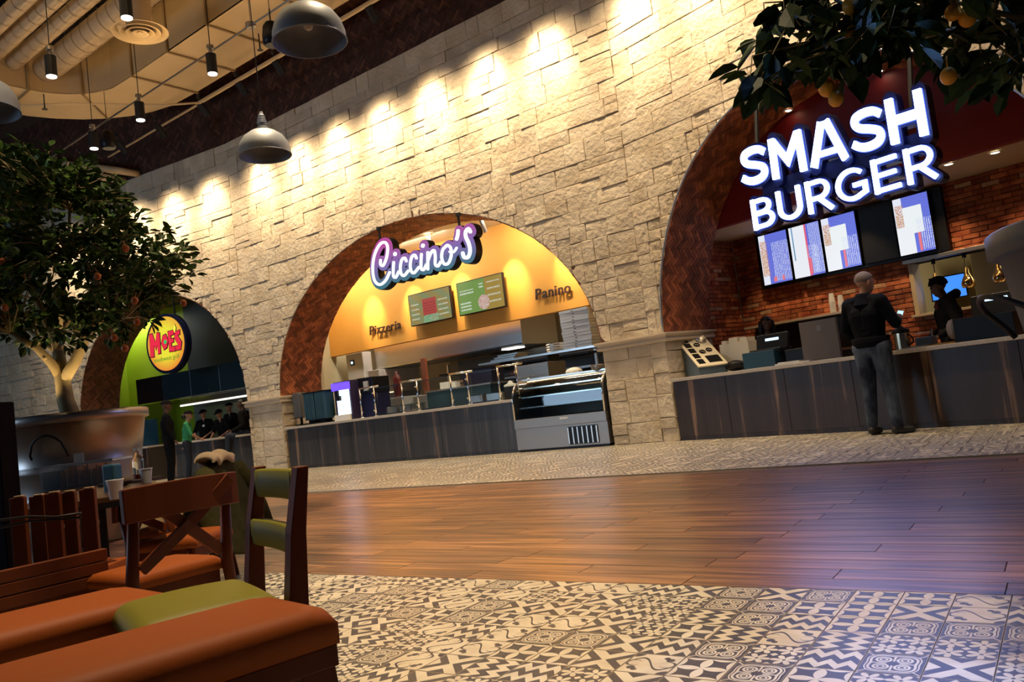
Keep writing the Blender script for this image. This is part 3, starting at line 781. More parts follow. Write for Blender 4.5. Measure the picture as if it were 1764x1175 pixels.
for a, b_, lb in ((-12.14, -11.46, 'long counter glass between the first and second guards'), (-10.92, -10.16, 'long counter glass between the second and third guards'), (-9.62, -9.02, 'long counter glass between the third guard and the pastry case')):
    g = thing('counter_glass', lb, 'glass screen', FM.w(a, .12, .93), 0)
    q = MB(); q.box(0, b_ - a, -.003, .003, .03, .56); q.build('pane', m_glass, g)
    q = MB(); q.box(0, b_ - a, -.008, .008, .56, .575); q.build('top_edge', m_chrome, g)
    q = MB(); q.box(0, b_ - a, -.008, .008, 0, .03); q.build('foot', m_chrome, g)

# objects at the left end of the counter
t = thing('paper_dispenser', 'upright grey dispenser on a black foot against the left jamb of the pizzeria', 'dispenser', onM(-14.86, .30, .93), 0)
q = MB(); q.cyl((0, 0, 0), (0, 0, .02), .14, n=20); q.cyl((0, 0, .02), (0, 0, .2), .03, n=10); q.build('foot', m_black, t)
q = MB(); q.rbox(-.14, .12, -.10, .12, .18, .74, .03); q.build('housing', mat('grey_plastic', (.10, .10, .105), .3), t, smooth=False)
q = MB(); q.box(-.15, -.138, -.08, .10, .22, .70); q.build('blue_side', mat('blue_grey', (.10, .22, .32), .35), t)
q = MB(); q.box(-.12, .18, -.22, -.05, .17, .185); q.build('drip_tray', m_black, t)
for i, (u, lb) in enumerate(((-14.30, 'left of the two ribbed blue-black bins on the pizzeria counter'), (-13.92, 'right of the two ribbed blue-black bins on the pizzeria counter'))):
    t = thing('ribbed_dispenser', lb, 'dispenser', onM(u, .22, .93), 0, 'ribbed dispensers on the pizzeria counter')
    q = MB(); q.box(-.17, .17, -.12, .14, .09, .68); q.build('body', mat('blue_black_plastic', (.028, .075, .11), .35), t, bevel=.01)
    for k in range(5):
        r_ = MB(); x = -.14 + k * .062; r_.box(x, x + .032, -.135, -.118, .12, .65); r_.build('rib', mat('blue_black_plastic', (.028, .075, .11), .35), t, bevel=.004)
    q = MB(); q.box(-.18, .18, -.20, .16, 0, .03); q.box(-.1, .1, -.08, .1, .03, .09); q.build('stand', m_black, t)
    q = MB(); q.box(-.19, .19, -.13, .15, .68, .70); q.build('lid', m_black, t)
t = thing('drink_machine', 'white lit drink machine with violet-blue header on the pizzeria counter', 'drink machine', onM(-13.30, .24, .93), 0)
q = MB(); q.box(-.26, .26, -.02, .5, 0, .82); q.build('cabinet', mat('dark_violet', (.03, .02, .06), .4), t)
q = MB(); q.box(-.22, .22, -.12, -.02, 0, .12); q.build('drip_tray', m_white, t, bevel=.006)
q = MB(); q.box(-.15, .22, -.06, -.02, .12, .64); q.build('lit_front', mat('lit_panel', (.8, .9, 1), .4, emit=(.70, .88, 1.0), estr=1.6), t)
q = MB(); q.box(-.26, .26, -.09, -.02, .64, .80); q.build('header', mat('header_blue', (.1, .05, .8), .4, emit=(.12, .06, .95), estr=1.5), t)
q = MB(); q.box(-.13, -.06, -.10, -.06, .50, .64); q.box(-.08, .0, -.12, -.06, .42, .52); q.build('nozzle', m_black, t)
q = MB(); q.box(-.12, .2, -.065, -.06, .30, .305); q.box(.05, .055, -.065, -.06, .13, .6); q.build('panel_line', mat('panel_blue', (.1, .3, .7), .4), t)
t = thing('dark_machine', 'black countertop machine with open front beside the lit drink machine', 'machine', onM(-12.85, .5, .93), 0)
q = MB(); q.box(-.22, .22, 0, .45, 0, .5); q.build('body', mat('navy_plastic', (.012, .012, .05), .35), t, bevel=.01)
q = MB(); q.box(-.24, .24, -.03, .45, .5, .84); q.build('hood', m_black, t, bevel=.01)
q = MB(); q.box(-.02, .12, -.06, -.03, .56, .76); q.build('label_card', mat('grey_card', (.4, .4, .38), .5), t)

# pans and blocks behind the guards
def deepbin(u, v, z, w_, d_, h_, mt, lb, cat='food pan', name='food_pan', grp=None):
    t = thing(name, lb, cat, onM(u, v, z), 0, grp)
    q = MB(); q.box(0, w_, 0, .01, 0, h_); q.box(0, w_, d_ - .01, d_, 0, h_); q.box(0, .01, 0, d_, 0, h_); q.box(w_ - .01, w_, 0, d_, 0, h_); q.box(0, w_, 0, d_, 0, .01); q.build('pan', mt, t)
    q = MB(); q.box(-.015, w_ + .015, -.015, .0, h_ - .012, h_); q.box(-.015, w_ + .015, d_, d_ + .015, h_ - .012, h_); q.build('rim', m_chrome, t)
for i, u in enumerate((-12.1, -11.72, -9.85, -9.45)):
    deepbin(u, .3, .93, .32, .4, .16, m_steel, ['steel food pan behind the first counter glass, left one', 'steel food pan behind the first counter glass, right one', 'steel food pan behind the third guard, left one', 'steel food pan behind the third guard, right one'][i], grp='steel food pans')
t = thing('blue_prep_fridge', 'low blue-grey fronted prep unit behind the middle counter glass', 'prep unit', onM(-11.55, .95, 0), 0)
q = MB(); q.box(0, 1.7, 0, .7, 0, 1.28); q.build('cabinet', mat('prep_blue', (.028, .065, .085), .4), t)
q = MB(); q.box(-.03, 1.73, -.03, .73, 1.28, 1.31); q.build('worktop', m_steel, t, bevel=.004)
q = MB(); q.box(.3, .55, .1, .35, 1.31, 1.45); q.box(.62, .72, .1, .25, 1.31, 1.42); q.build('tray_stack', m_white, t)
q = MB(); q.box(.85, 1.6, .2, .6, 1.31, 1.6); q.build('dark_lid', mat('aubergine', (.02, .012, .03), .3), t)
for i, (u, lb) in enumerate(((-9.72, 'glass jar of black powder with white lid, left of the pair'), (-9.30, 'glass jar of black powder with white lid, beside the pastry case'))):
    t = thing('storage_jar', lb, 'jar', onM(u + .62, .62, .93), 0, 'lidded jars on the pizzeria counter')
    q = MB(); q.lathe([(.0, 0), (.11, 0), (.12, .02), (.12, .24), (.0, .24)], 18); q.build('jar', mat('jar_dark', (.03, .035, .045), .15), t, smooth=False)
    q = MB(); q.lathe([(.125, .24), (.125, .27), (.05, .30), (.035, .33), (.0, .35)], 18); q.build('lid', m_white, t, smooth=True)

# kitchen behind: hoods, oven, shelves
t = thing('extractor_hood', 'long brushed steel extractor hood with a bright reflection above the pizza line', 'hood', onM(-15.3, 3.1, 2.12), 0)
q = MB(); L = 4.75; q.add([(0, .0, .25), (L, .0, .25), (L, .0, .0), (0, .0, .0), (0, 0.05, 1.22), (L, 0.05, 1.22), (L, 1.4, 1.22), (0, 1.4, 1.22), (0, 1.4, 0), (L, 1.4, 0)],
      [(3, 2, 1, 0), (0, 1, 5, 4), (4, 5, 6, 7), (7, 6, 9, 8), (0, 4, 7, 8, 3), (1, 2, 9, 6, 5), (3, 8, 9, 2)]); q.build('canopy', m_steel, t)
q = MB(); q.box(0, L, -.012, 0, 0, .03); q.build('edge_rail', m_chrome, t)
q = MB(); q.box(L - 1.0, L - .55, .5, .8, -.02, .0); q.build('lamp', mat('hood_lamp', (1, 1, 1), .5, emit=(1, .97, .88), estr=5), t)
t = thing('control_cabinet', 'pale wall cabinet with a small lit blue gauge left of the steel hood', 'cabinet', onM(-15.95, 2.72, 1.94), 0)
q = MB(); q.box(0, .62, 0, .3, 0, .66); q.build('body', mat('pale_grey_metal', (.52, .50, .46), .4), t, bevel=.01)
q = MB(); q.box(.16, .30, -.02, 0, .36, .50); gg = q.build('gauge', m_black, t); q = MB(); q.box(.20, .26, -.025, -.02, .40, .46); q.build('light', mat('gauge_light', (.6, .9, 1), .5, emit=(.5, .85, 1), estr=3), gg)
t = thing('oven', 'white fronted pizza oven against the tan wall', 'oven', onM(-15.9, 3.0, .0), 0)
q = MB(); q.box(-.35, .35, .2, 1.3, 1.45, 2.10); q.build('hood', mat('tan_metal', (.27, .21, .10), .5), t)
q = MB(); q.box(.20, .95, -.14, 1.3, 1.50, 2.10); q.build('front', mat('oven_white', (.62, .60, .58), .35), t, bevel=.01)
q = MB(); q.box(-.18, .9, -.1, 1.3, 1.0, 1.48); q.build('mouth', mat('oven_grey', (.35, .34, .36), .4), t)
q = MB(); q.box(-.16, 1.6, -.16, -.13, 1.475, 1.50); q.build('light_bar', mat('warm_bar', (1, .8, .5), .5, emit=(1, .78, .45), estr=1.5), t)
q = MB(); q.box(-.35, .9, 0, 1.3, 0, 1.0); q.build('base', m_steeld, t)
t = thing('work_line', 'steel work line with shelves running under the extractor hood', 'kitchen unit', onM(-13.6, 3.4, 0), 0)
q = MB(); q.box(0, 5.2, 0, 1.2, 0, 1.1); q.build('body', m_steeld, t)
for z, mt in ((1.42, m_steel), (1.72, m_black)):
    q = MB(); q.box(0, 4.4, .2, .9, z, z + .05); q.build('shelf', mt, t)
for x in (.0, 2.2, 4.35):
    q = MB(); q.box(x, x + .05, .5, .55, 1.1, 2.0); q.build('upright', m_steel, t)
q = MB(); q.box(0.4, 2.6, .15, .2, 1.50, 1.56); q.build('lit_edge', m_chrome, t)
q = MB(); q.box(0.0, 4.6, .95, 1.2, 1.1, 2.08); q.build('splash_back', mat('dark_splash', (.07, .065, .05), .3), t)
t = solo('oven_peel_rack', MB().box(0, .13, 0, .08, 0, .82), mat('terracotta', (.35, .10, .04), .6), 'narrow terracotta post standing in the pizza kitchen', 'post', onM(-12.55, 1.9, 1.27), bevel=.01)
t = solo('fire_extinguisher', MB().lathe([(0, 0), (.09, .01), (.1, .05), (.1, .42), (.07, .5), (.03, .54), (.03, .6), (0, .6)], 16), mat('dark_red_enamel', (.12, .02, .012), .25), 'dark red cylinder standing behind the first counter glass', 'cylinder', onM(-13.35, 1.9, 1.30), smooth=True)
q = MB(); q.box(-.2, .6, -.2, .4, 0, 1.3); solo('low_cabinet', q, mat('pale_grey_metal', (.52, .50, .46), .4), 'low pale cabinet behind the first counter glass', 'cabinet', onM(-13.6, 1.9, 0), bevel=.01)
q = MB(); q.box(0, .55, 0, .4, 0, 1.27); solo('low_cabinet', q, mat('pale_grey_metal', (.52, .50, .46), .4), 'low pale cabinet under the terracotta post', 'cabinet', onM(-12.75, 1.75, 0), bevel=.01)
t = thing('perforated_cabinet', 'square steel cabinet with two rows of holes behind the pastry case', 'cabinet', onM(-9.45, 1.25, 0), 0)
q = MB(); q.box(0, .80, 0, .6, .0, 1.55); q.build('body', m_steeld, t, bevel=.008)
for z in (1.47, 1.33):
    for k in range(14): hm = MB(); hm.cyl((.08 + k * .05, -.006, z), (.08 + k * .05, .01, z), .011, n=6); hm.build('vent_hole', mat('pale_hole', (.85, .85, .8), .6), t)
t = thing('wall_shelf', 'long steel wall shelf holding the pizza boxes and pans', 'shelf', onM(-10.9, 1.92, 0), 0)
q = MB(); q.box(0, 3.4, 0, .5, 1.72, 1.76); q.build('board', m_steel, t)
for x in (.5, 1.7, 2.9):
    q = MB(); q.prism([(0, 0), (.04, 0), (.04, .0)], 0, .01) if 0 else q.box(x, x + .03, .1, .5, 1.56, 1.72); q.build('bracket', m_black, t)
NTH = ['bottom', 'second from the bottom', 'third from the bottom', 'fourth from the bottom', 'fifth from the bottom', 'sixth from the bottom', 'middle', 'sixth from the top', 'fifth from the top', 'fourth from the top', 'third from the top', 'second from the top', 'topmost']
for k in range(13):
    q = MB(); q.box(0, .66, 0, .44, 0, .054); o = thing('pizza_box', 'flat white pizza box, %s of the tall stack on the shelf' % NTH[k], 'pizza box', onM(-8.72 + RNG.uniform(-.012, .012), 1.95, 1.761 + k * .058), RNG.uniform(-.02, .02), 'stack of white pizza boxes')
    q.build('carton', m_white, o, bevel=.003); q = MB(); q.box(.28, .33, -.003, .0, .018, .03); q.build('tab', m_black, o)
for k in range(3):
    solo('pizza_pan', MB().lathe([(0, 0), (.20, 0), (.22, .06), (.225, .06), (.205, -.005), (0, -.005)], 24), m_steel, ['round steel pizza pan at the bottom of the shelf stack', 'round steel pizza pan in the middle of the shelf stack', 'round steel pizza pan on top of the shelf stack'][k], 'pan', onM(-9.02, 2.17, 1.768 + k * .05), group='round pizza pans', smooth=True)
for k in range(3):
    q = MB(); q.box(0, .62 - k * .05, 0, .42, 0, .03); q.box(.02, .6 - k * .05, .02, .40, .03, .034)
    solo('baking_tray', q, m_steel, ['lowest baking tray on the steel wall shelf', 'middle baking tray on the steel wall shelf', 'topmost baking tray on the steel wall shelf'][k], 'tray', onM(-10.6 + k * .1, 1.97, 1.762 + k * .04), group='baking trays')

# menu screens
def emit_mat(name, build, strength):
    mt, nt, b = new_mat(name); tc = nt.nodes.new('ShaderNodeTexCoord'); sp = nt.nodes.new('ShaderNodeSeparateXYZ'); nt.links.new(tc.outputs['Object'], sp.inputs[0])
    u, v = X(nt, sp.outputs[0]), X(nt, sp.outputs[2]); nz = nt.nodes.new('ShaderNodeTexNoise'); nz.inputs['Scale'].default_value = 60; nt.links.new(tc.outputs['Object'], nz.inputs['Vector'])
    def mixc(f, a, bb):
        n = nt.nodes.new('ShaderNodeMix'); n.data_type = 'RGBA'; nt.links.new(f.s, n.inputs[0])
        for i, c in ((6, a), (7, bb)):
            if isinstance(c, tuple): n.inputs[i].default_value = c4(c)
            else: nt.links.new(c, n.inputs[i])
        return n.outputs[2]
    col = build(u, v, X(nt, nz.outputs[0]), mixc, nt)
    b.inputs['Base Color'].default_value = (0.01, 0.01, 0.01, 1); b.inputs['Roughness'].default_value = .25
    nt.links.new(col, b.inputs['Emission Color']); b.inputs['Emission Strength'].default_value = strength
    return mt
def rect(u, v, a, b_, c, d): return u.gt(a) * u.lt(b_) * v.gt(c) * v.lt(d)
def textrows(u, v, n, rows, duty=.4, cut=.5): return (v * rows).fract().lt(duty) * n.gt(cut)
def menu1(u, v, n, mixc, nt):
    c = mixc(((v * 3.2 + u * 2.0).fract() - .5).abs() * 2.0, (.36, .26, .07), (.24, .30, .14))
    c = mixc(textrows(u, v, n, 9, .28, .47) * (rect(u, v, .05, .30, .05, .5) + rect(u, v, .9, 1.2, .05, .5)), c, (.75, .78, .6))
    c = mixc(rect(u, v, .42, .85, .16, .55), c, (.50, .07, .06))
    c = mixc(rect(u, v, .45, .82, .2, .5) * textrows(u, v, n, 16, .35, .5), c, (.2, .02, .02))
    c = mixc(rect(u, v, .42, .88, .01, .17) * n.gt(.36), c, (.12, .36, .08)); c = mixc(rect(u, v, .42, .88, .01, .17) * n.gt(.56), c, (.7, .8, .9)); c = mixc(rect(u, v, .66, .85, .03, .14) * n.lt(.42), c, (.8, .15, .06))
    return c
def menu2(u, v, n, mixc, nt):
    c = mixc(u.gt(.78), (.20, .36, .08), (.42, .28, .05))
    c = mixc(textrows(u, v, n, 7, .25, .45) * rect(u, v, .84, 1.2, .06, .6), c, (.72, .72, .55))
    c = mixc(textrows(u, v, n, 14, .5, .44) * (rect(u, v, .06, .46, .42, .52) + rect(u, v, .05, .36, .04, .28) + rect(u, v, .62, .74, .5, .6)), c, (.75, .85, .7))
    d = (((u - .72) * (u - .72) + (v - .18) * (v - .18)).sqrt()).lt(.16)
    c = mixc(d, c, (.85, .82, .75)); c = mixc(d * n.gt(.53), c, (.75, .14, .05)); c = mixc(d * n.lt(.42), c, (.08, .16, .12))
    return c
for i, (u, mt, lb) in enumerate(((-13.12 + .0, emit_mat('menu_left', menu1, .75), 'left pizzeria menu screen with a red panel of text'), (-11.60, emit_mat('menu_right', menu2, .75), 'right pizzeria menu screen, green with a round pizza picture'))):
    t = thing('menu_screen', lb, 'screen', onM(u, 2.34, 2.92), 0, 'pizzeria menu screens')
    q = MB(); q.box(-.02, 1.30, .0, .07, -.02, .72); q.build('frame', m_black, t, bevel=.005)
    q = MB(); q.add([(0, 0, 0), (1.28, 0, 0), (1.28, 0, .70), (0, 0, .70)], [(0, 1, 2, 3)]); o = q.build('display', mt, t); o.location = (0, -.003, 0)
    q = MB(); q.box(.5, .8, .07, .16, .2, .5); q.build('bracket', m_blackm, t)

def text_obj(body, size, mt, name, parent=None, loc=(0, 0, 0), ext=.01, off=0.0, shear=0.0, rot=(PI / 2, 0, 0), space=1.0):
    cu = bpy.data.curves.new(name, 'FONT'); cu.body = body; cu.size = size; cu.extrude = ext; cu.offset = off; cu.shear = shear; cu.space_character = space; cu.resolution_u = 3
    o = bpy.data.objects.new(name, cu); COL.objects.link(o); bpy.context.view_layer.update()
    me = bpy.data.meshes.new_from_object(o.evaluated_get(bpy.context.evaluated_depsgraph_get())); bpy.data.objects.remove(o); me.materials.clear(); me.materials.append(mt)
    o = bpy.data.objects.new(name, me); COL.objects.link(o); o.rotation_euler = rot; o.location = loc
    if parent is not None: o.parent = parent
    return o
m_brownl = mat('dark_brown_letter', (.05, .02, .01), .5)
for body, u, z, lb in (('Pizzeria', -14.68, 2.93, 'dark brown lettering Pizzeria on the orange wall'), ('Panino', -9.60, 2.92, 'dark brown lettering Panino on the orange wall')):
    t = thing('wall_lettering', lb, 'lettering', onM(u, 2.44, z), 0); uu = 0.0
    for ch in body:
        o = text_obj(ch, .31 if ch.isupper() else .30, m_brownl, 'letter', t, (uu, 0, 0), .014, .005, .12)
        uu += (max([v.co.x for v in o.data.vertices]) if len(o.data.vertices) else .1) + .010

# ------------------------------------------------------------------ stroke lettering
def ribbon(pts, w0, closed=False, cap=True, wfun=None):
    """polygons (in x, z) of a thick line; returns list of polys"""
    P = [Vector((p[0], p[1])) for p in pts]; n = len(P); L = []; R_ = []
    for i in range(n):
        if closed: a, b = P[(i - 1) % n], P[(i + 1) % n]
        else: a, b = P[max(i - 1, 0)], P[min(i + 1, n - 1)]
        d1 = (P[i] - (P[i - 1] if (closed or i > 0) else P[i])); d2 = ((P[(i + 1) % n] if (closed or i < n - 1) else P[i]) - P[i])
        if d1.length < 1e-9: d1 = d2
        if d2.length < 1e-9: d2 = d1
        n1 = Vector((-d1.y, d1.x)).normalized(); n2 = Vector((-d2.y, d2.x)).normalized(); m_ = (n1 + n2)
        m_ = m_.normalized() if m_.length > 1e-6 else n1
        k = min(1 / max(m_.dot(n1), .35), 2.6); hw = (wfun(i / (n - 1)) if wfun else w0) / 2
        L.append(P[i] + m_ * hw * k); R_.append(P[i] - m_ * hw * k)
    out = []
    for i in range(n if closed else n - 1):
        j = (i + 1) % n; out.append([tuple(R_[i]), tuple(R_[j]), tuple(L[j]), tuple(L[i])])
    return out
def disc(c, r, n=16): return [(c[0] + r * cos(2 * PI * i / n), c[1] + r * sin(2 * PI * i / n)) for i in range(n)]
def arc(cx, cz, rx, rz, a0, a1, n=16): return [(cx + rx * cos(math.radians(a0 + (a1 - a0) * i / n)), cz + rz * sin(math.radians(a0 + (a1 - a0) * i / n))) for i in range(n + 1)]
def smooth(pts, n=6):
    """Catmull-Rom through the points"""
    P = [Vector((p[0], p[1])) for p in pts]; out = []
    for i in range(len(P) - 1):
        p0, p1, p2, p3 = P[max(i - 1, 0)], P[i], P[i + 1], P[min(i + 2, len(P) - 1)]
        for k in range(n):
            t = k / n; out.append(tuple(.5 * ((2 * p1) + (p2 - p0) * t + (2 * p0 - 5 * p1 + 4 * p2 - p3) * t * t + (3 * p1 - p0 - 3 * p2 + p3) * t ** 3)))
    out.append(tuple(P[-1])); return out
def strokes_mesh(strokes, grow, y0, y1, roundcap=True, xf=None):
    mb = MB(); e = 0
    for pts, w_ in strokes:
        for poly in ribbon(pts, w_ + 2 * grow):
            if xf: poly = [xf(p) for p in poly]
            mb.prism(poly, y0 - e, y1)
        if roundcap:
            for c in (pts if grow > 0.02 else (pts[0], pts[-1])):
                poly = disc(c, (w_ + 2 * grow) / 2, 12)
                if xf: poly = [xf(p) for p in poly]
                mb.prism(poly, y0 - e, y1)
        e += .00007
    return mb
# cursive sign: letter centre lines in letter-height units
def S_(pts): return smooth(pts, 5)
CW = .088
script = [
 ('C', [(S_([(.80, 1.05), (.72, .88), (.56, .98), (.60, 1.26), (.84, 1.42), (1.06, 1.34), (1.06, 1.08), (.86, .78)][::-1] if 0 else [(.62, .86), (.60, .72), (.72, .66), (.92, .90), (1.02, 1.22), (.92, 1.42), (.66, 1.40), (.36, 1.10), (.20, .66), (.22, .24), (.44, .04), (.74, .12), (.98, .36)]), CW)]),
 ('i', [(S_([(1.22, .66), (1.16, .40), (1.14, .20), (1.24, .14), (1.40, .30)]), CW)]), ('i2', [([(1.32, .92), (1.33, .93)], .13)]),
 ('c', [(S_([(1.80, .58), (1.74, .70), (1.60, .66), (1.50, .44), (1.50, .22), (1.62, .12), (1.84, .24)]), CW)]),
 ('c', [(S_([(2.26, .58), (2.20, .70), (2.06, .66), (1.96, .44), (1.96, .22), (2.08, .12), (2.32, .26)]), CW)]),
 ('i', [(S_([(2.50, .66), (2.44, .40), (2.42, .20), (2.52, .14), (2.66, .28)]), CW)]), ('i2', [([(2.60, .92), (2.61, .93)], .13)]),
 ('n', [(S_([(2.78, .66), (2.74, .38), (2.70, .12)]), CW), (S_([(2.74, .38), (2.92, .62), (3.06, .66), (3.08, .46), (3.04, .22), (3.14, .13), (3.28, .24)]), CW)]),
 ('o', [(S_([(3.60, .70), (3.42, .60), (3.34, .36), (3.42, .14), (3.60, .14), (3.74, .34), (3.76, .58), (3.66, .70), (3.60, .70)]), CW), (S_([(3.70, .48), (3.86, .44), (4.0, .54)]), .07)]),
 ("'", [(S_([(4.14, 1.06), (4.10, .92), (4.04, .82)]), .11)]),
 ('s', [(S_([(4.62, .92), (4.56, 1.02), (4.44, .96), (4.42, .80), (4.50, .58), (4.52, .34), (4.42, .16), (4.26, .18), (4.22, .32)]), .115)]),
]
t = thing('cursive_sign', "lit cursive sign reading Ciccino's on a violet-to-teal backing", 'sign', onM(0, -.16, 0), 0)
ua, za = FM.at(640, 500, -.16); ub, zb = FM.at(822, 452, -.16); sc = (ub - ua) / 4.72
xf = lambda p: (ua + p[0] * sc, za + .04 + p[1] * sc * .97)
allst = [st for _, sts in script for st in sts]
def grad_mat():
    mt, nt, b = new_mat('sign_gradient'); g = nt.nodes.new('ShaderNodeNewGeometry'); sp = nt.nodes.new('ShaderNodeSeparateXYZ'); nt.links.new(g.outputs['Position'], sp.inputs[0])
    mr = nt.nodes.new('ShaderNodeMapRange'); mr.inputs[1].default_value = za; mr.inputs[2].default_value = za + .85; nt.links.new(sp.outputs[2], mr.inputs[0])
    rp = nt.nodes.new('ShaderNodeValToRGB'); nt.links.new(mr.outputs[0], rp.inputs[0]); e = rp.color_ramp.elements
    e[0].color = (.05, .16, .20, 1); e[0].position = .02; e[1].color = (.45, .07, .30, 1); e[1].position = .98; x = e.new(.45); x.color = (.20, .14, .38, 1)
    nt.links.new(rp.outputs[0], b.inputs['Emission Color']); b.inputs['Emission Strength'].default_value = 1.0; b.inputs['Base Color'].default_value = (.02, .02, .02, 1); return mt
o = strokes_mesh([(p, w_) for p, w_ in allst], .135, 0.03, .20, True, xf).build('housing', m_black, t)
o = strokes_mesh([(p, w_) for p, w_ in allst], .120, 0.0, .031, True, xf).build('backing', grad_mat(), t)
m_lit = mat('white_lit_letter', (.1, .1, .1), .5, emit=(.93, .97, 1.0), estr=1.15)
for nm, sts in script:
    strokes_mesh(sts, 0, -.03, 0, True, xf).build('letter' if nm != 'i2' else 'letter_dot', m_lit, t)
for x, y in ((656, 425), (790, 378)):
    u1_, z1_ = FM.at(x, y, -.06); q = MB(); q.cyl((u1_, .10, z1_ - .25), (u1_, .10, AM.top(u1_) + .0), .022, n=8); q.cyl((u1_, .1, AM.top(u1_) - .06), (u1_, .1, AM.top(u1_)), .05, n=10); q.build('hanger', m_blackm, t)
for i, u in enumerate((-13.1, -11.6, -10.1, -8.7)):
    t = thing('ceiling_spotlight', ['small steel ceiling spotlight above the Pizzeria lettering', 'small steel ceiling spotlight behind the cursive sign', 'small steel ceiling spotlight at the top of the pizzeria arch', 'small steel ceiling spotlight above the Panino lettering'][i], 'spotlight', onM(u, 1.65, 4.70), 0, 'spotlights above the pizzeria')
    q = MB(); q.cyl((0, 0, 0), (0, 0, -.08), .012, n=8); q.cyl((0, 0, -.0), (0, 0, -.015), .06, n=14); q.build('mount', m_steel, t)
    q = MB(); q.cyl((0, -.05, -.06), (0, .06, -.30), .055, n=14); q.build('can', m_steel, t)
# ================================================================== right bay: the burger counter
def onR(u, v, z): return tuple(FR.w(u, v, z))
RA = FR.a
def frbox(mb, fr, u0, u1, v0, v1, z0, z1):
    vs = [fr.w(u, v, z) for z in (z0, z1) for u, v in ((u0, v0), (u1, v0), (u1, v1), (u0, v1))]
    return mb.add(vs, [(3, 2, 1, 0), (4, 5, 6, 7), (0, 1, 5, 4), (1, 2, 6, 5), (2, 3, 7, 6), (3, 0, 4, 7)])
VB = 2.75
def brick_wall(name, fr, u0, u1, z0, z1, v, hole=None, side=None, limit=300):
    mb = MB()
    if side is None:
        spans = [(u0, u1, z0, z1)]
        if hole: a, b, c, d = hole; spans = [(u0, a, z0, z1), (a, b, z0, c), (a, b, d, z1), (b, u1, z0, z1)]
        for s_ in spans: frbox(mb, fr, s_[0], s_[1], v + .02, v + .22, s_[2], s_[3])
        f = lambda a, b, h: fr.w(a, v + .02 - h, b)
    else:
        frbox(mb, fr, v - .22, v - .02, u0, u1, z0, z1); f = lambda a, b, h: fr.w(v - .02 + h, a, b)
    o = struct(name, mb, m_rmort); pcs = []; H = .074; Lb = .235; r = 0; z = z0
    while z < z1 - .02:
        h = min(H, z1 - z); a = u0 - (Lb / 2 if r % 2 else 0)
        while a < u1:
            p0, p1 = max(a, u0) + .004, min(a + Lb, u1) - .004; a += Lb
            if p1 - p0 < .03: continue
            if hole and p1 > hole[0] and p0 < hole[1] and z + h > hole[2] + .01 and z < hole[3] - .01:
                if p0 < hole[0] - .04: p1 = hole[0] - .004
                elif p1 > hole[1] + .04: p0 = hole[1] + .004
                else: continue
            j = lambda: RNG.uniform(-.004, .004)
            poly = [(p0 + j(), z + .005 + j()), (p1 + j(), z + .005 + j()), (p1 + j(), z + h - .005 + j()), (p0 + j(), z + h - .005 + j())]
            vs, fs = piece_geo(poly, f, 0, .022 + RNG.uniform(-.007, .009), .008, .003)
            pcs.append((vs, fs, RNG.random(), m_rbrickp if RNG.random() < .07 else m_rbrick, None))
        z += H; r += 1
    emit_field(o, 'brick', pcs, limit); return o
HOLE = (2.86, 5.7, 1.43, 2.19)
brick_wall('wall_burger_back', FR, -.15, 7.3, 0, 3.24, VB, HOLE)
brick_wall('wall_burger_left', FR, DJ, VB, 0, 3.24, -.15, side=1, limit=200)
m_red = mat('dark_red_paint', (0.20, 0.008, 0.010), 0.5)
w = MB(); frbox(w, FR, -.9, 7.6, 1.22, 1.36, 3.22, 5.4); struct('wall_red_bulkhead', w, m_red)
w = MB(); frbox(w, FR, -.9, 7.6, 1.36, VB + .3, 3.24, 3.36); struct('ceiling', w, mat('cream_soffit', (.55, .45, .32), .6))
w = MB(); frbox(w, FR, -.9, 7.6, DJ, 1.3, 4.8, 4.95); struct('ceiling', w, m_red)
w = MB(); frbox(w, FR, -.4, 7.5, .9, VB, -.013, -.002); struct('floor', w, m_kfloor)
w = MB(); frbox(w, FR, 6.9, 7.1, DJ, VB, 0, 3.24); struct('wall_burger_right', w, m_rmort)
# kitchen seen through the hatch
w = MB(); frbox(w, FR, 2.2, 7.5, 5.6, 5.8, 0, 3.2); struct('wall_hatch_kitchen', w, m_tanw)
w = MB(); frbox(w, FR, 2.2, 2.4, VB + .22, 5.6, 0, 3.2); frbox(w, FR, 7.3, 7.5, VB + .22, 5.6, 0, 3.2); struct('wall_hatch_side', w, m_tanw)
w = MB(); frbox(w, FR, 2.2, 7.5, VB + .22, 5.8, 3.0, 3.2); struct('ceiling', w, m_cream)
w = MB(); frbox(w, FR, 2.2, 7.5, VB + .22, 5.8, -.013, 0); struct('floor', w, m_kfloor)
t = thing('hatch_frame', 'pale framed kitchen hatch with steel lintel in the brick wall', 'frame', onR(HOLE[0], VB, 0), RA)
L = HOLE[1] - HOLE[0]; m_fr = mat('tan_frame', (.50, .40, .24), .5)
q = MB(); q.box(-.05, 0.01, -.02, .24, HOLE[2], HOLE[3]); q.build('jamb', m_fr, t); q = MB(); q.box(L - .01, L + .05, -.02, .24, HOLE[2], HOLE[3]); q.build('jamb', m_fr, t)
q = MB(); q.box(-.08, L + .05, -.10, .26, HOLE[2] - .04, HOLE[2]); q.build('sill', m_fr, t, bevel=.005)
q = MB(); q.box(-.08, L + .05, -.12, .26, HOLE[3], HOLE[3] + .06); q.build('lintel', m_steeld, t, bevel=.005)
t = thing('kitchen_hood', 'bright steel hood seen through the kitchen hatch', 'hood', onR(3.0, 4.6, 1.62), RA)
q = MB(); q.box(0, 4.0, 0, .9, 0, .85); q.build('canopy', m_steel, t, bevel=.01); q = MB(); q.box(0, 4, -.03, 0, .80, .88); q.build('edge_rail', m_chrome, t)
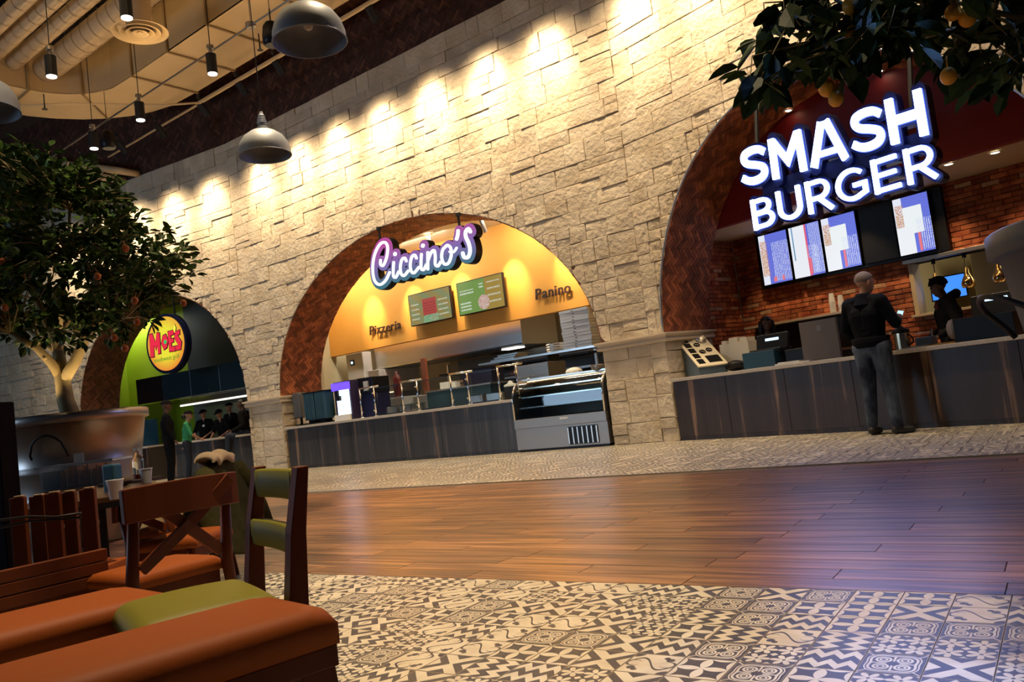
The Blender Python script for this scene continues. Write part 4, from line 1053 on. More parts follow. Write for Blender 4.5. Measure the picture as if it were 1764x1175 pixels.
t = solo('kitchen_bench', MB().box(0, 3.8, 0, .7, 0, 1.4), m_steeld, 'steel kitchen bench seen through the hatch', 'bench', onR(3.1, 3.6, 0), RA, bevel=.01)
# heat lamps in the hatch
m_brass = mat('brass', (.85, .62, .28), .12, 1.0)
for i, (x, lb) in enumerate(((1611, 'brass heat lamp behind the dark hooded person'), (1666, 'brass heat lamp in the middle of the kitchen hatch'), (1722, 'brass heat lamp beside the galvanised tub'))):
    u_, z_ = FR.at(x, 470, VB - .04)
    t = thing('heat_lamp', lb, 'lamp', onR(u_, VB - .05, HOLE[3]), RA, 'brass heat lamps in the kitchen hatch')
    q = MB(); q.cyl((0, 0, 0), (0, 0, -.07), .028, n=12); q.build('mount', m_black, t)
    q = MB(); q.cyl((0, 0, -.07), (0, 0, -.22), .008, n=8); q.build('stem', m_chrome, t)
    q = MB(); q.lathe([(.012, -.20), (.03, -.23), (.035, -.30), (.07, -.37), (.095, -.43), (.085, -.49), (.075, -.49), (.085, -.43), (.06, -.37), (.02, -.3)], 20); q.build('shade', m_brass, t, smooth=True)
# monitor in the hatch
u_, z_ = FR.at(1640, 505, 3.2)
t = thing('kitchen_monitor', 'lit blue monitor behind the hooded person', 'monitor', onR(u_ - .02, 3.15, 1.62), RA)
q = MB(); q.box(-.26, .26, 0, .04, -.02, .34); q.build('bezel', m_black, t, bevel=.005)
q = MB(); q.box(-.24, .24, -.004, .0, 0, .32); q.build('display', mat('blue_display', (.05, .2, .8), .3, emit=(.04, .22, .75), estr=1.3), t)
q = MB(); q.box(-.04, .04, .03, .06, -.22, 0); q.box(-.12, .12, -.05, .1, -.22, -.2); q.build('stand', m_black, t)

# back shelf niche with cups
t = thing('back_shelf', 'dark back counter with a lit shelf edge under the menu screens', 'shelf', onR(.10, VB - .38, 0), RA)
q = MB(); q.box(0, 2.2, 0, .36, 1.62, 1.655); q.build('shelf_board', mat('pale_shelf', (.6, .52, .4), .4), t)
q = MB(); q.box(0, 2.2, .02, .36, .0, 1.05); q.build('cabinet', mat('dark_cabinet', (.035, .02, .014), .4), t)
q = MB(); q.box(0.02, 2.18, .30, .36, 1.05, 1.62); q.build('niche_back', mat('dark_cabinet', (.035, .02, .014), .4), t)
q = MB(); q.box(-.02, 2.22, 0, .38, 1.05, 1.09); q.build('lower_board', mat('brown_board', (.14, .07, .04), .4), t)
for x in (1432, 1447):
    u_, z_ = FR.at(x, 510, VB - .2)
    t = thing('cup_stack', ['tall stack of white paper cups on the back shelf', 'shorter stack of white paper cups on the back shelf'][x > 1440], 'cups', onR(u_, VB - .2, 1.655), RA, 'stacks of paper cups')
    h = .0; 
    for k in range(7 if x < 1440 else 5):
        q = MB(); z0 = k * .028; q.lathe([(.052, z0), (.052, z0 + .012), (.048, z0 + .014), (.036, z0 + .15), (0, z0 + .15)], 16); q.build('cup', m_white, t, smooth=False)
for x, lb in ((1352, 'white bowl on the lower back board'), (1378, 'white carton on the lower back board')):
    u_, z_ = FR.at(x, 565, VB - .25)
    q = MB()
    if x == 1352: q.lathe([(0, 0), (.05, .0), (.09, .08), (.085, .08), (0, .02)], 16)
    else: q.box(-.07, .07, -.05, .05, 0, .08)
    solo('bowl' if x == 1352 else 'carton', q, mat('cream_ware', (.6, .55, .42), .4), lb, 'bowl' if x == 1352 else 'carton', onR(u_, VB - .25, 1.09), RA)

counter(FR, .33, 7.3, .0, .85, .93, m_lamb, .93, 'long dark brown striped wood counter with stone top under the lit white sign', True)

# condiment station
t = thing('condiment_station', 'cream topped slanted condiment station at the left end of the burger counter', 'condiment station', onR(.78, .08, .93), RA + math.radians(60))
Wd, Dp, Hb, Hf = .44, .74, .60, .12; m_cream2 = mat('cream_laminate', (.78, .70, .50), .35)
q = MB(); q.add([(0, 0, 0), (Wd, 0, 0), (Wd, Dp, 0), (0, Dp, 0), (0, 0, Hf), (Wd, 0, Hf), (Wd, Dp, Hb), (0, Dp, Hb)], [(3, 2, 1, 0), (4, 5, 6, 7), (0, 1, 5, 4), (1, 2, 6, 5), (2, 3, 7, 6), (3, 0, 4, 7)])
q.build('body', mat('blue_grey_case', (.10, .15, .19), .35), t)
sl = math.atan2(Hb - Hf, Dp); MT = Matrix.Translation((0, 0, Hf)) @ Matrix.Rotation(sl, 4, 'X'); LL = Dp / cos(sl)
top = MB().tf(MT).box(-.015, Wd + .015, -.015, LL + .015, 0, .022).build('slanted_top', m_cream2, t, bevel=.004)
for k in range(5):
    q = MB().tf(MT).box(.03, .135, .05 + k * .165, .185 + k * .165, .012, .026); w_ = q.build('square_well', m_black, t, bevel=.003)
for c_, r_ in (((.22, .60), .045), ((.34, .42), .045), ((.22, .38), .045)):
    q = MB().tf(MT); q.lathe([(r_ - .012, .026), (r_, .040), (r_ + .006, .034), (r_ + .004, .020), (0.0, .024)], 18, (c_[0], c_[1], 0)); q.build('round_well', m_black, t, smooth=False)
q = MB().tf(MT); q.lathe([(.02, .02), (.07, .03), (.078, .05), (.085, .045), (.083, .02)], 20, (.34, .72, 0)); q.build('steel_bowl', m_steel, t, smooth=True)
q = MB().tf(MT).box(.20, .41, .06, .26, .012, .027); q.build('large_well', m_black, t, bevel=.003)

# tills, boxes, panel
def pxbox(x0, x1, yb, yt, v):
    u0_, zb = FR.at(x0, yb, v); u1_, _ = FR.at(x1, yb, v); _, zt = FR.at((x0 + x1) / 2, yt, v); return u0_, u1_, zt
a, b_, zt = pxbox(1281, 1337, 618, 605, .25)
t = solo('till_base', MB().rbox(0, b_ - a, 0, .4, 0, max(zt - .93, .18), .01), mat('till_blue', (.012, .05, .075), .4), 'blue-black box under the left till', 'box', onR(a, .22, .93), RA)
a, b_, zt = pxbox(1303, 1348, 600, 568, .5); 
t = thing('cash_register', 'black till screen with a lit blue strip, in front of the woman', 'cash register', onR(a, .30, .93 + .185), RA)
q = MB(); q.rbox(0, .5, 0, .3, 0, .07, .02); q.build('base', m_black, t)
q = MB(); MT = Matrix.Translation((.02, .16, .05)) @ Matrix.Rotation(-.2, 4, 'X'); q.tf(MT).box(0, .50, 0, .05, 0, .23); q.build('screen_back', m_black, t, bevel=.01)
q = MB(); q.tf(MT).box(.15, .36, -.006, 0, .13, .165); q.build('customer_display', mat('pale_blue_led', (.4, .7, 1), .4, emit=(.45, .72, 1.0), estr=2.2), t)
a, b_, zt = pxbox(1352, 1385, 620, 600, .35)
q = MB(); q.rbox(0, .34, 0, .3, 0, .20, .02); solo('card_printer', q, m_black, 'small black printer between the left till and the grey panel', 'printer', onR(a, .35, .93), RA)
a, b_, zt = pxbox(1385, 1450, 613, 550, .12)
t = thing('grey_panel', 'square grey partition panel standing on the burger counter', 'panel', onR(a, .10, .93), RA)
q = MB(); q.box(0, b_ - a, 0, .05, 0, zt - .93); q.build('board', mat('warm_grey', (.155, .135, .115), .5), t, bevel=.004)
q = MB(); q.box((b_ - a) * .48, (b_ - a) * .60, -.004, 0, zt - .93 - .14, zt - .93 - .07); q.build('sticker', mat('grey_sticker', (.22, .21, .2), .4), t)
q = MB(); q.box(-.05, .45, .0, .3, 0, .02); q.box(-.02, .3, .02, .25, .02, .035); solo('paper_stack', q, m_white, 'white papers at the foot of the grey panel', 'papers', onR(a - .32, .0, .93), RA)
# tall stack behind left till
q = MB(); q.box(0, .5, 0, .3, 0, .42); q.box(.02, .10, .04, .26, .42, .47); q.box(.15, .3, .04, .26, .42, .50); q.box(.34, .46, .04, .26, .42, .48)
solo('supply_tray', q, mat('cream_ware', (.6, .55, .42), .4), 'cream tray of supplies behind the left till', 'tray', onR(.80, .62, .93), RA)
q = MB(); q.sphere((0, 0, .08), .13, 12, 8, (1.2, 1, .62)); solo('dark_bundle', q, m_black, 'dark bundle between the condiment station and the left till', 'bundle', onR(1.12, .50, .93), RA)

# things on the counter right of the standing man
a, _ = FR.at(1553, 590, .2)
t = thing('lidded_pitcher', 'steel pitcher with dark lid on the counter beside the standing man', 'pitcher', onR(a, .22, .93), RA)
q = MB(); q.lathe([(0, 0), (.085, 0), (.085, .20), (0, .20)], 18); q.build('body', m_brass if 0 else mat('warm_steel', (.62, .52, .36), .25, 1.0), t, smooth=False)
q = MB(); q.lathe([(.10, .20), (.10, .23), (.06, .25), (.02, .29), (0, .29)], 18); q.build('lid', m_black, t, smooth=True)
q = MB(); q.tube([(.085, 0, .18), (.13, 0, .128), (.13, 0, .07), (.085, 0, .05)], .009, 8); q.build('handle', m_black, t, smooth=True)
a, _ = FR.at(1592, 585, .2)
t = thing('blue_caddy', 'small grey-blue container on the burger counter', 'container', onR(a, .25, .93), RA)
q = MB(); q.rbox(-.10, .10, -.08, .08, 0, .12, .02); q.build('tub', mat('slate_blue', (.10, .15, .2), .4), t)
q = MB(); q.box(-.11, .05, -.02, .02, .16, .175); q.build('white_pen', m_white, t)
q = MB(); q.cyl((.07, .0, .12), (.08, 0, .2), .012, n=8); q.build('pen', m_chrome, t)
for i, (x, v, c_, rz_, lb) in enumerate(((1615, .12, (.65, .36, .05), .2, 'orange leaflet on the burger counter'), (1632, .25, (.5, .45, .35), -.3, 'creased pale papers beside the big black box'), (1568, .05, (.55, .52, .35), .1, 'pale yellow leaflet at the front of the burger counter'))):
    a, _ = FR.at(x, 588, v); q = MB(); q.add([(-.15, -.1, 0), (.15, -.1, .0), (.15, .1, .02), (-.15, .1, .01), (-.15, -.1, .006), (.15, -.1, .008), (.15, .1, .028), (-.15, .1, .018)], [(3, 2, 1, 0), (4, 5, 6, 7), (0, 1, 5, 4), (1, 2, 6, 5), (2, 3, 7, 6), (3, 0, 4, 7)])
    solo('leaflet', q, mat('leaflet_%d' % i, c_, .6), lb, 'leaflet', onR(a, v + .1, .931), RA + rz_)
a, b_, zt = pxbox(1645, 1752, 575, 548, .2)
t = thing('black_box', 'wide low black box with a torn paper on its left end', 'box', onR(a, .18, .93), RA)
q = MB(); q.box(0, b_ - a, 0, .40, 0, .27); q.build('body', m_black, t, bevel=.008)
q = MB(); q.sphere((-.05, .12, .16), .12, 9, 6, (.6, .7, 1)); q.build('paper_wad', mat('wad_paper', (.55, .5, .42), .8, bump=.8, bscale=14), t)
a, b_, zt = pxbox(1668, 1740, 548, 500, .6)
t = thing('cash_register', 'black till with a lit blue strip on the wide black box', 'cash register', onR(a, .62, .93), RA)
q = MB(); q.rbox(.05, .5, 0, .2, 0, .05, .02); q.box(.2, .34, .08, .12, .05, .3); q.build('base', m_black, t)
MT = Matrix.Translation((0, .06, .19)) @ Matrix.Rotation(-.2, 4, 'X'); q = MB(); q.tf(MT).box(0, .56, 0, .06, 0, .34); q.build('screen_back', m_black, t, bevel=.01)
q = MB(); q.tf(MT).box(.16, .40, -.006, 0, .255, .285); q.build('customer_display', MATS['pale_blue_led'], t)

# menu screens on the brick wall
m_band = MATS['black_plastic']
VS = 2.58
u0_, zb_ = FR.at(1315, 494, VS); u4_, _ = FR.at(1622, 434, VS); _, zt_ = FR.at(1592, 326, VS)
t = thing('screen_backboard', 'black backboard behind the burger menu screens', 'board', onR(u0_ - .06, VS + .05, 0), RA)
q = MB(); q.box(0, u4_ - u0_ + .16, 0, .07, zb_ - .04, 3.2); q.build('board', m_black, t)
def bm(kind):
    def f(u, v, n, mixc, nt):
        c = mixc(n.gt(.5) * 1.0, (.16, .20, .80), (.13, .17, .72))
        if kind != 1:
            c = mixc(rect(u, v, 0, .13, 0, .95), c, (.85, .88, 1.0)); c = mixc(rect(u, v, .02, .15, .15, .75) * n.gt(.5), c, (.62, .26, .10)); c = mixc(rect(u, v, .02, .12, .2, .6) * n.lt(.43), c, (.8, .6, .3))
        if kind == 1:
            c = mixc(rect(u, v, 0, .28, 0, .95), c, (.9, .93, 1.0)); c = mixc(rect(u, v, .28, .31, 0, .95), c, (.85, .12, .22)); c = mixc(rect(u, v, .58, .61, 0, .95), c, (.85, .12, .3))
            c = mixc(rect(u, v, .05, .07, .3, .9), c, (.1, .3, .5)); c = mixc((u * 40).fract().lt(.5) * rect(u, v, .34, .56, .04, .85) * n.gt(.42), c, (.6, .68, 1.0))
        if kind in (2, 3):
            c = mixc(rect(u, v, .13, .40, .30, .70), c, (.92, .97, .98)); c = mixc(rect(u, v, 0, .25, 0, .42), c, (.93, .96, 1))
        c = mixc((u * 34).fract().lt(.45) * rect(u, v, .30 if kind else .22, .58, .04, .7 if kind == 0 else .5) * n.gt(.45), c, (.72, .78, 1.0))
        c = mixc(rect(u, v, .20, .26, .04, .12) + rect(u, v, .36, .40, .04, .12) if kind == 0 else rect(u, v, .3, .34, .03, .3), c, (.85, .2, .25))
        return c
    return f
for i, (xa, xb, yb_, kind, lb) in enumerate(((1318, 1368, 490, 0, 'burger menu screen at the far left, over the brick corner'), (1371, 1425, 480, 1, 'second burger menu screen, white with a red stripe'), (1428, 1488, 470, 2, 'third burger menu screen, beside the unlit one'), (1493, 1552, 458, 9, 'unlit black menu screen between lit ones'), (1553, 1616, 446, 3, 'burger menu screen at the far right with a food picture'))):
    a, _ = FR.at(xa, yb_, VS); b_, _ = FR.at(xb, yb_ - 8, VS)
    t = thing('menu_screen', lb, 'screen', onR(a, VS - .02, zb_), RA, None if kind == 9 else 'lit burger menu screens')
    Wd = b_ - a; Hd = 3.17 - zb_
    q = MB(); q.box(0, Wd, 0, .05, 0, Hd); q.build('frame', m_black, t, bevel=.004)
    mt = m_black if kind == 9 else emit_mat('burger_menu_%d' % kind, bm(kind), .9)
    q = MB(); q.add([(.008, 0, .01), (Wd - .008, 0, .01), (Wd - .008, 0, Hd - .01), (.008, 0, Hd - .01)], [(0, 1, 2, 3)]); o = q.build('display', mt, t); o.location = (0, -.004, 0)

# the lit sign
hv = [
 ('S', [([(.93, .80)] + arc(.50, .715, .36, .165, 38, 250, 12)[0:] + arc(.52, .285, .36, .165, 70, -142, 12), .25)], 1.0),
 ('M', [([(.12, -.0), (.14, 1.0)], .19), ([(1.02, 0), (1.00, 1.0)], .19), ([(.17, .94), (.57, .36), (.97, .94)], .17)], 1.16),
 ('A', [([(.08, 0), (.48, 1.0)], .185), ([(1.02, 0), (.62, 1.0)], .185), ([(.26, .27), (.84, .27)], .128), ([(.45, .94), (.65, .94)], .12)], 1.12),
 ('S', [([(.93, .80)] + arc(.50, .715, .36, .165, 38, 250, 12) + arc(.52, .285, .36, .165, 70, -142, 12), .25)], 1.0),
 ('H', [([(.12, 0), (.12, 1.0)], .20), ([(.86, 0), (.86, 1.0)], .20), ([(.13, .5), (.87, .5)], .20)], 1.0)]
for k in (0, 3): hv[k] = ('S', [(smooth([(.90, .76), (.74, .86), (.50, .885), (.26, .83), (.20, .70), (.30, .58), (.56, .50), (.80, .40), (.84, .26), (.72, .15), (.46, .115), (.24, .16), (.08, .26)], 4), .178)], .96)
lg = [
 ('B', [([(.10, 0), (.10, 1.0)], .128), ([(.10, .92), (.42, .92)] + arc(.42, .725, .24, .195, 88, -88, 10) + [(.10, .53)], .12), ([(.10, .50), (.46, .50)] + arc(.46, .29, .27, .21, 88, -88, 10) + [(.10, .08)], .12)], .86),
 ('U', [([(.10, 1.0), (.10, .38)] + arc(.44, .38, .34, .30, 180, 360, 14) + [(.78, 1.0)], .128)], .94),
 ('R', [([(.10, 0), (.10, 1.0)], .128), ([(.10, .92), (.44, .92)] + arc(.44, .67, .27, .25, 88, -88, 10) + [(.10, .42)], .12), ([(.40, .42), (.78, .0)], .135)], .88),
 ('G', [(arc(.52, .50, .42, .42, 45, 300, 20) + [(.90, .20), (.90, .46), (.56, .46)], .12)], 1.06),
 ('E', [([(.10, 0), (.10, 1.0)], .128), ([(.10, .92), (.74, .92)], .12), ([(.10, .51), (.68, .51)], .115), ([(.10, .08), (.76, .08)], .12)], .86),
 ('R', [([(.10, 0), (.10, 1.0)], .128), ([(.10, .92), (.44, .92)] + arc(.44, .67, .27, .25, 88, -88, 10) + [(.10, .42)], .12), ([(.40, .42), (.78, .0)], .135)], .88)]
VG = -.30
ts = thing('lit_sign', 'large lit white sign reading SMASH BURGER with a dark outline', 'sign', onR(0, VG, 0), RA)
m_sg = mat('sign_white', (.1, .1, .1), .5, emit=(.26, .38, 1.0), estr=17.0); m_halo = mat('sign_halo', (.02, .03, .2), .5, emit=(.06, .10, 1.0), estr=1.4); m_navy = mat('sign_navy', (.004, .006, .03), .35)
def word(letters, x0, y0, x1, y1, h, gap):
    ua, za = FR.at(x0, y0, VG); ub, zb = FR.at(x1, y1, VG); tot = sum(l[2] for l in letters) + gap * (len(letters) - 1); s = (ub - ua) / tot
    x = 0; al = []
    for nm, st, wd in letters:
        xf = lambda p, x=x: (ua + (p[0] + x) * s, za + (zb - za) * (p[0] + x) / tot + p[1] * h)
        ss = [(p, w_ * (1 if 1 else 1)) for p, w_ in st]
        # width measured in letter units; horizontal and vertical scales are kept alike
        strokes_mesh(ss, 0, -.05, .0, False, xf).build('letter', m_sg, ts)
        strokes_mesh(ss, .022, -.012, .0, False, xf).build('halo', m_halo, ts)
        al += [([(q[0] + x, q[1]) for q in p], w_) for p, w_ in st]; x += wd + gap
    xf = lambda p: (ua + p[0] * s, za + (zb - za) * p[0] / tot + p[1] * h)
    strokes_mesh(al, .085, .0, .16, True, xf).build('backing', m_navy, ts)
word(hv, 1281, 326, 1604, 231, .52, .10)
word(lg, 1301, 398, 1622, 303, .40, .06)
q = MB(); 
ua, _ = FR.at(1300, 300, VG); ub, _ = FR.at(1590, 250, VG)
q.box(ua + .05, ub - .02, .05, .14, 3.08, 3.30); q.build('backing_bar', m_navy, ts)
for x in (1296, 1575):
    u1_, _ = FR.at(x, 230, VG + .1); q = MB(); zt2 = AR.top(u1_) if AR.top(u1_) > 3.6 else 4.3; q.cyl((u1_, .10, 3.5), (u1_, .34, zt2 + .02), .028, n=8); q.cyl((u1_, .34, zt2 - .05), (u1_, .34, zt2 + .02), .06, n=10); q.build('hanger', m_blackm, ts)
# soffit downlights
for i, (x, y) in enumerate(((1634, 282), (1714, 262), (1362, 222), (1518, 152))):
    z = 3.235 if i < 2 else 4.79
    r = ray(x, y); p = Vector((0, 0, CAMH)) + r * ((z - CAMH) / r.z)
    if i > 1:
        best = min(range(0, 110, 2), key=lambda k: abs(FR.at(x, y, k / 100)[1] - AR.top(FR.at(x, y, k / 100)[0]))); uu, zz = FR.at(x, y, best / 100); p = FR.w(uu, best / 100, AR.top(uu) - .02)
    lb = ['recessed soffit downlight just right of the lit sign', 'recessed soffit downlight nearest the galvanised tub', 'small bright downlight above the M of the lit sign', 'small ceiling light above the lit sign, half hidden by leaves'][i]
    t = thing('downlight', lb, 'light', p, RA)
    q = MB(); q.lathe([(.05, 0), (.075, 0), (.075, -.012), (.05, -.012), (.05, 0)], 20); q.build('trim_ring', m_white, t)
    q = MB(); q.lathe([(0, -.006), (.05, -.006)], 20); q.build('lens', mat('warm_lens', (1, .9, .7), .5, emit=(1, .82, .52), estr=14), t)
for u_ in (.9, 2.2, 3.5, 4.6, 5.6):
    spot(FR.w(u_, 2.0, 3.2), FR.w(u_, 2.9, 0), 75, (1, .66, .34), 84, .8, .04)
spot(FR.w(5.7, .9, 4.4), FR.w(5.9, 1.3, 3.7), 18, (1, .35, .15), 70, .9, .04)
# ================================================================== left bay: the grill
def onL(u, v, z): return tuple(FL.w(u, v, z))
LA = FL.a
m_lime = mat('lime_paint', (.33, .46, .015), .6); m_dgrey = mat('dark_grey_wall', (.05, .055, .055), .5, col2=(.08, .085, .085), vscale=.8)
w = MB(); frbox(w, FL, -7.2, -7.0, DJ, 3.6, 0, 5.2); frbox(w, FL, -7.0, -6.4, DJ, DJ + .1, 0, 5.2); struct('wall_grill_left', w, m_lime)
w = MB(); frbox(w, FL, -7.0, -4.35, 1.9, 2.05, 2.1, 5.2); frbox(w, FL, -7.0, -6.1, 3.4, 3.6, 0, 3.4); struct('wall_grill_back', w, m_lime)
w = MB(); frbox(w, FL, -4.35, -.0, 1.9, 2.05, 2.1, 5.2); struct('wall_grill_back', w, m_dgrey)
w = MB(); frbox(w, FL, -6.1, -.1, 3.4, 3.6, 0, 3.4); struct('wall_grill_back', w, mat('grey_tile', (.22, .23, .20), .4))
w = MB(); frbox(w, FL, -7.0, -.1, 2.05, 3.6, 3.4, 3.5); struct('ceiling', w, m_dark)
w = MB(); frbox(w, FL, -.12, -.02, DJ, 3.6, 0, 5.2); struct('wall_grill_right', w, m_dgrey)
w = MB(); frbox(w, FL, -7.2, -.02, DJ, 3.6, 4.75, 4.9); struct('ceiling', w, m_dark)
w = MB(); frbox(w, FL, -7.0, -.12, .9, 3.4, -.013, -.002); struct('floor', w, m_kfloor)
counter(FL, -6.3, -3.95, .15, .8, .90, m_lamb, .8, 'short brown striped wood counter at the left of the grill, behind the galvanised tub')
counter(FL, -3.3, -.22, .15, .8, .90, m_lam, .8, 'grey striped wood counter of the grill with a person sitting on it')
# unlit menu band
t = thing('menu_screen_band', 'row of unlit dark blue-black menu screens above the grill counter', 'screens', onL(-5.75, 1.25, 2.08), LA)
for k, c_ in enumerate(((.006, .007, .009), (.012, .026, .036), (.012, .024, .032), (.015, .032, .045), (.014, .028, .038))):
    q = MB(); q.box(k * 1.12, k * 1.12 + 1.11, 0, .08, 0, .70); s_ = q.build('screen', mat('unlit_screen_%d' % k, c_, .2), t, bevel=.006, label=['black screen', 'blue-black screen', 'blue-black screen', 'blue-black screen', 'blue-black screen'][k])
q = MB(); q.box(.2, .3, .08, .5, .3, .4); q.box(4.3, 4.4, .08, .5, .3, .4); q.box(.2, 4.4, .45, .55, .35, .45); q.build('mount', m_black, t)
# round sign
uc, zc = FL.at(286, 592, .1)
t = thing('round_sign', "round yellow lit sign reading MOE'S southwest grill in red and green letters", 'sign', onL(uc, .1, zc), LA)
RS = .76
q = MB(); n = 40; q.prism(disc((0, 0), RS, n), 0, .16); q.build('casing', m_navy, t)
def ymat():
    mt, nt, b = new_mat('sign_yellow'); tc = nt.nodes.new('ShaderNodeTexCoord'); sp = nt.nodes.new('ShaderNodeSeparateXYZ'); nt.links.new(tc.outputs['Object'], sp.inputs[0])
    x, z = X(nt, sp.outputs[0]), X(nt, sp.outputs[2]); r = (x * x + z * z).sqrt() + z * -.10
    mr = nt.nodes.new('ShaderNodeMapRange'); mr.inputs[1].default_value = .35; mr.inputs[2].default_value = .80; nt.links.new(r.s, mr.inputs[0])
    rp = nt.nodes.new('ShaderNodeValToRGB'); nt.links.new(mr.outputs[0], rp.inputs[0]); rp.color_ramp.elements[0].color = (.78, .70, .03, 1); rp.color_ramp.elements[1].color = (.75, .16, .02, 1); b.inputs['Base Color'].default_value = (.02, .02, .02, 1)
    nt.links.new(rp.outputs[0], b.inputs['Emission Color']); b.inputs['Emission Strength'].default_value = 1.05; return mt
q = MB(); q.prism(disc((0, 0), RS - .075, n), -.012, 0); q.build('face', ymat(), t)
moe = {'M': [(-.52, -.26), (-.50, .26), (-.40, .27), (-.30, .04), (-.22, .27), (-.12, .25), (-.14, -.22), (-.23, -.22), (-.24, .02), (-.30, -.12), (-.36, .02), (-.40, -.27)],
       'O': [(-.08, .00), (.0, .17), (.10, .19), (.17, .04), (.10, -.12), (.0, -.15)],
       'E': [(.19, -.22), (.19, .24), (.40, .24), (.40, .15), (.28, .14), (.28, .06), (.37, .06), (.37, -.02), (.28, -.03), (.28, -.12), (.40, -.13), (.40, -.23)],
       "'": [(.40, .28), (.46, .36), (.49, .28), (.44, .18)],
       'S': [(.43, -.22), (.43, -.12), (.54, -.12), (.42, .06), (.46, .20), (.62, .22), (.61, .12), (.53, .11), (.65, -.06), (.60, -.22)]}
m_mred = mat('sign_red', (.5, .02, .04), .5, emit=(.50, .012, .045), estr=.9); m_mgreen = mat('sign_green', (.02, .35, .08), .5, emit=(.02, .40, .10), estr=.9)
def grow(poly, g):
    cx = sum(p[0] for p in poly) / len(poly); cy = sum(p[1] for p in poly) / len(poly); out = []
    n = len(poly); A = sum(poly[i][0] * poly[(i + 1) % n][1] - poly[(i + 1) % n][0] * poly[i][1] for i in range(n)); sg = 1 if A > 0 else -1
    for i in range(n):
        a, b, c = Vector(poly[i - 1]), Vector(poly[i]), Vector(poly[(i + 1) % n]); d1 = (b - a).normalized(); d2 = (c - b).normalized()
        nn = Vector((d1.y, -d1.x)) + Vector((d2.y, -d2.x)); nn = nn.normalized() if nn.length > .1 else Vector((d1.y, -d1.x)); out.append((b.x + sg * nn.x * g, b.y + sg * nn.y * g))
    return out
for k, (ch, poly) in enumerate(moe.items()):
    poly = [(x * 1.02 - .06, z * 1.1 + .02) for x, z in poly]
    q = MB(); q.prism(grow(poly, .026), -.022, -.012); q.build('letter_outline', m_navy, t)
    q = MB(); q.prism(poly, -.032, -.022); q.build('letter', MATS['sign_green'] if ch == "'" and 0 else (m_mred if ch != "'" else mat('sign_lemon', (.9, .8, .05), .5, emit=(.85, .75, .05), estr=1)), t)
q = MB(); q.prism(disc((.02, .04), .055, 10), -.036, -.032); q.build('letter_centre', m_mgreen, t)
text_obj('southwest grill', .155, mat('sign_green_text', (.1, .25, .02), .5, emit=(.10, .30, .02), estr=.6), 'small_lettering', t, (-.50, -.016, -.42), .003, .0, 0, space=1.05)
q = MB(); q.cyl((-.3, .1, .6), (-.3, .1, 1.6), .02, n=8); q.cyl((.3, .1, .6), (.3, .1, 1.6), .02, n=8); q.build('hanger', m_blackm, t)
# kitchen hood and line
t = thing('grill_hood', 'steel kitchen hood with a bright edge behind the grill counter', 'hood', onL(-5.3, 2.3, 1.75), LA)
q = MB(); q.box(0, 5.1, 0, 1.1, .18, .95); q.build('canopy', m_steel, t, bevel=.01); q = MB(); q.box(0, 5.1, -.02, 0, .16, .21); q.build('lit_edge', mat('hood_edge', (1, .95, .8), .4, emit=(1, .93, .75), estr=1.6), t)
t = thing('steel_line', 'steel cook line and wall behind the grill staff', 'kitchen unit', onL(-5.6, 2.5, 0), LA)
q = MB(); q.box(0, 5.4, .2, .85, 0, 1.0); q.build('cabinet', m_steeld, t, bevel=.01); q = MB(); q.box(0, 5.4, .82, .86, 1.0, 1.85); q.build('splash_back', mat('splash_steel', (.4, .42, .38), .35, .8), t)
for k, x in enumerate((2.2, 3.05)):
    q = MB(); q.cyl((0, 0, 0), (0, 0, -.28), .01, n=6); q.cyl((.0, 0, -.28), (.05, 0, -.33), .012, n=6); q.sphere((.05, 0, -.34), .025, 8, 6)
    solo('heat_lamp', q, m_chrome, ['small hanging chrome lamp above the staff in black', 'small hanging chrome lamp beside the seated person'][k], 'lamp', onL(-3.9 + x, 2.45, 1.93), LA)
# blue drink machine and red panel
t = thing('drink_machine', 'tall blue-fronted drink machine behind the person in a black cap', 'drink machine', onL(-5.15, .30, .90), LA)
q = MB(); q.box(0, .62, .02, .6, 0, .70); q.build('cabinet', mat('deep_blue', (.01, .05, .12), .35), t, bevel=.01); q = MB(); q.box(.03, .59, -.0, .02, .62, .68); q.build('lit_top', mat('pale_led', (.6, .85, 1), .4, emit=(.5, .75, 1), estr=1.6), t)
q = MB(); q.box(.1, .5, -.06, .02, .30, .5); q.build('nozzle_bar', m_black, t)
q = MB(); q.prism([(0, 0), (.30, 0), (.10, .78), (-.02, .78)], 0, .06); solo('red_stand', q, mat('red_acrylic', (.35, .03, .015), .4), 'slanted red stand beside the blue drink machine', 'stand', onL(-5.75, .35, .90), LA)

# ================================================================== ceiling services
t = thing('rectangular_duct', 'large cream rectangular duct curving along the ceiling edge', 'duct', (0, 0, 0))
def duct_path():
    pts = [(x, 9.2) for x in (-3.0, -4.6, -6.2, -7.8, -9.4, -11.0, -12.6, -14.0, -15.4)]
    n = len(pts)
    for k in range(1, 9):
        a = PI / 2 * k / 8; pts.append((-15.9 - 2.0 * sin(a), 9.2 - 2.0 * (1 - cos(a))))
    pts += [(-17.9, 6.2), (-17.9, 4.5), (-17.9, 2.5)]
    return pts
dpth = duct_path(); HW = .72; Z0, Z1 = 8.5, 9.55
rings = []
for i, p in enumerate(dpth):
    a = Vector(dpth[max(i - 1, 0)]); b = Vector(dpth[min(i + 1, len(dpth) - 1)]); d = (b - a).normalized(); nrm = Vector((-d.y, d.x)); rings.append((Vector(p) + nrm * HW, Vector(p) - nrm * HW))
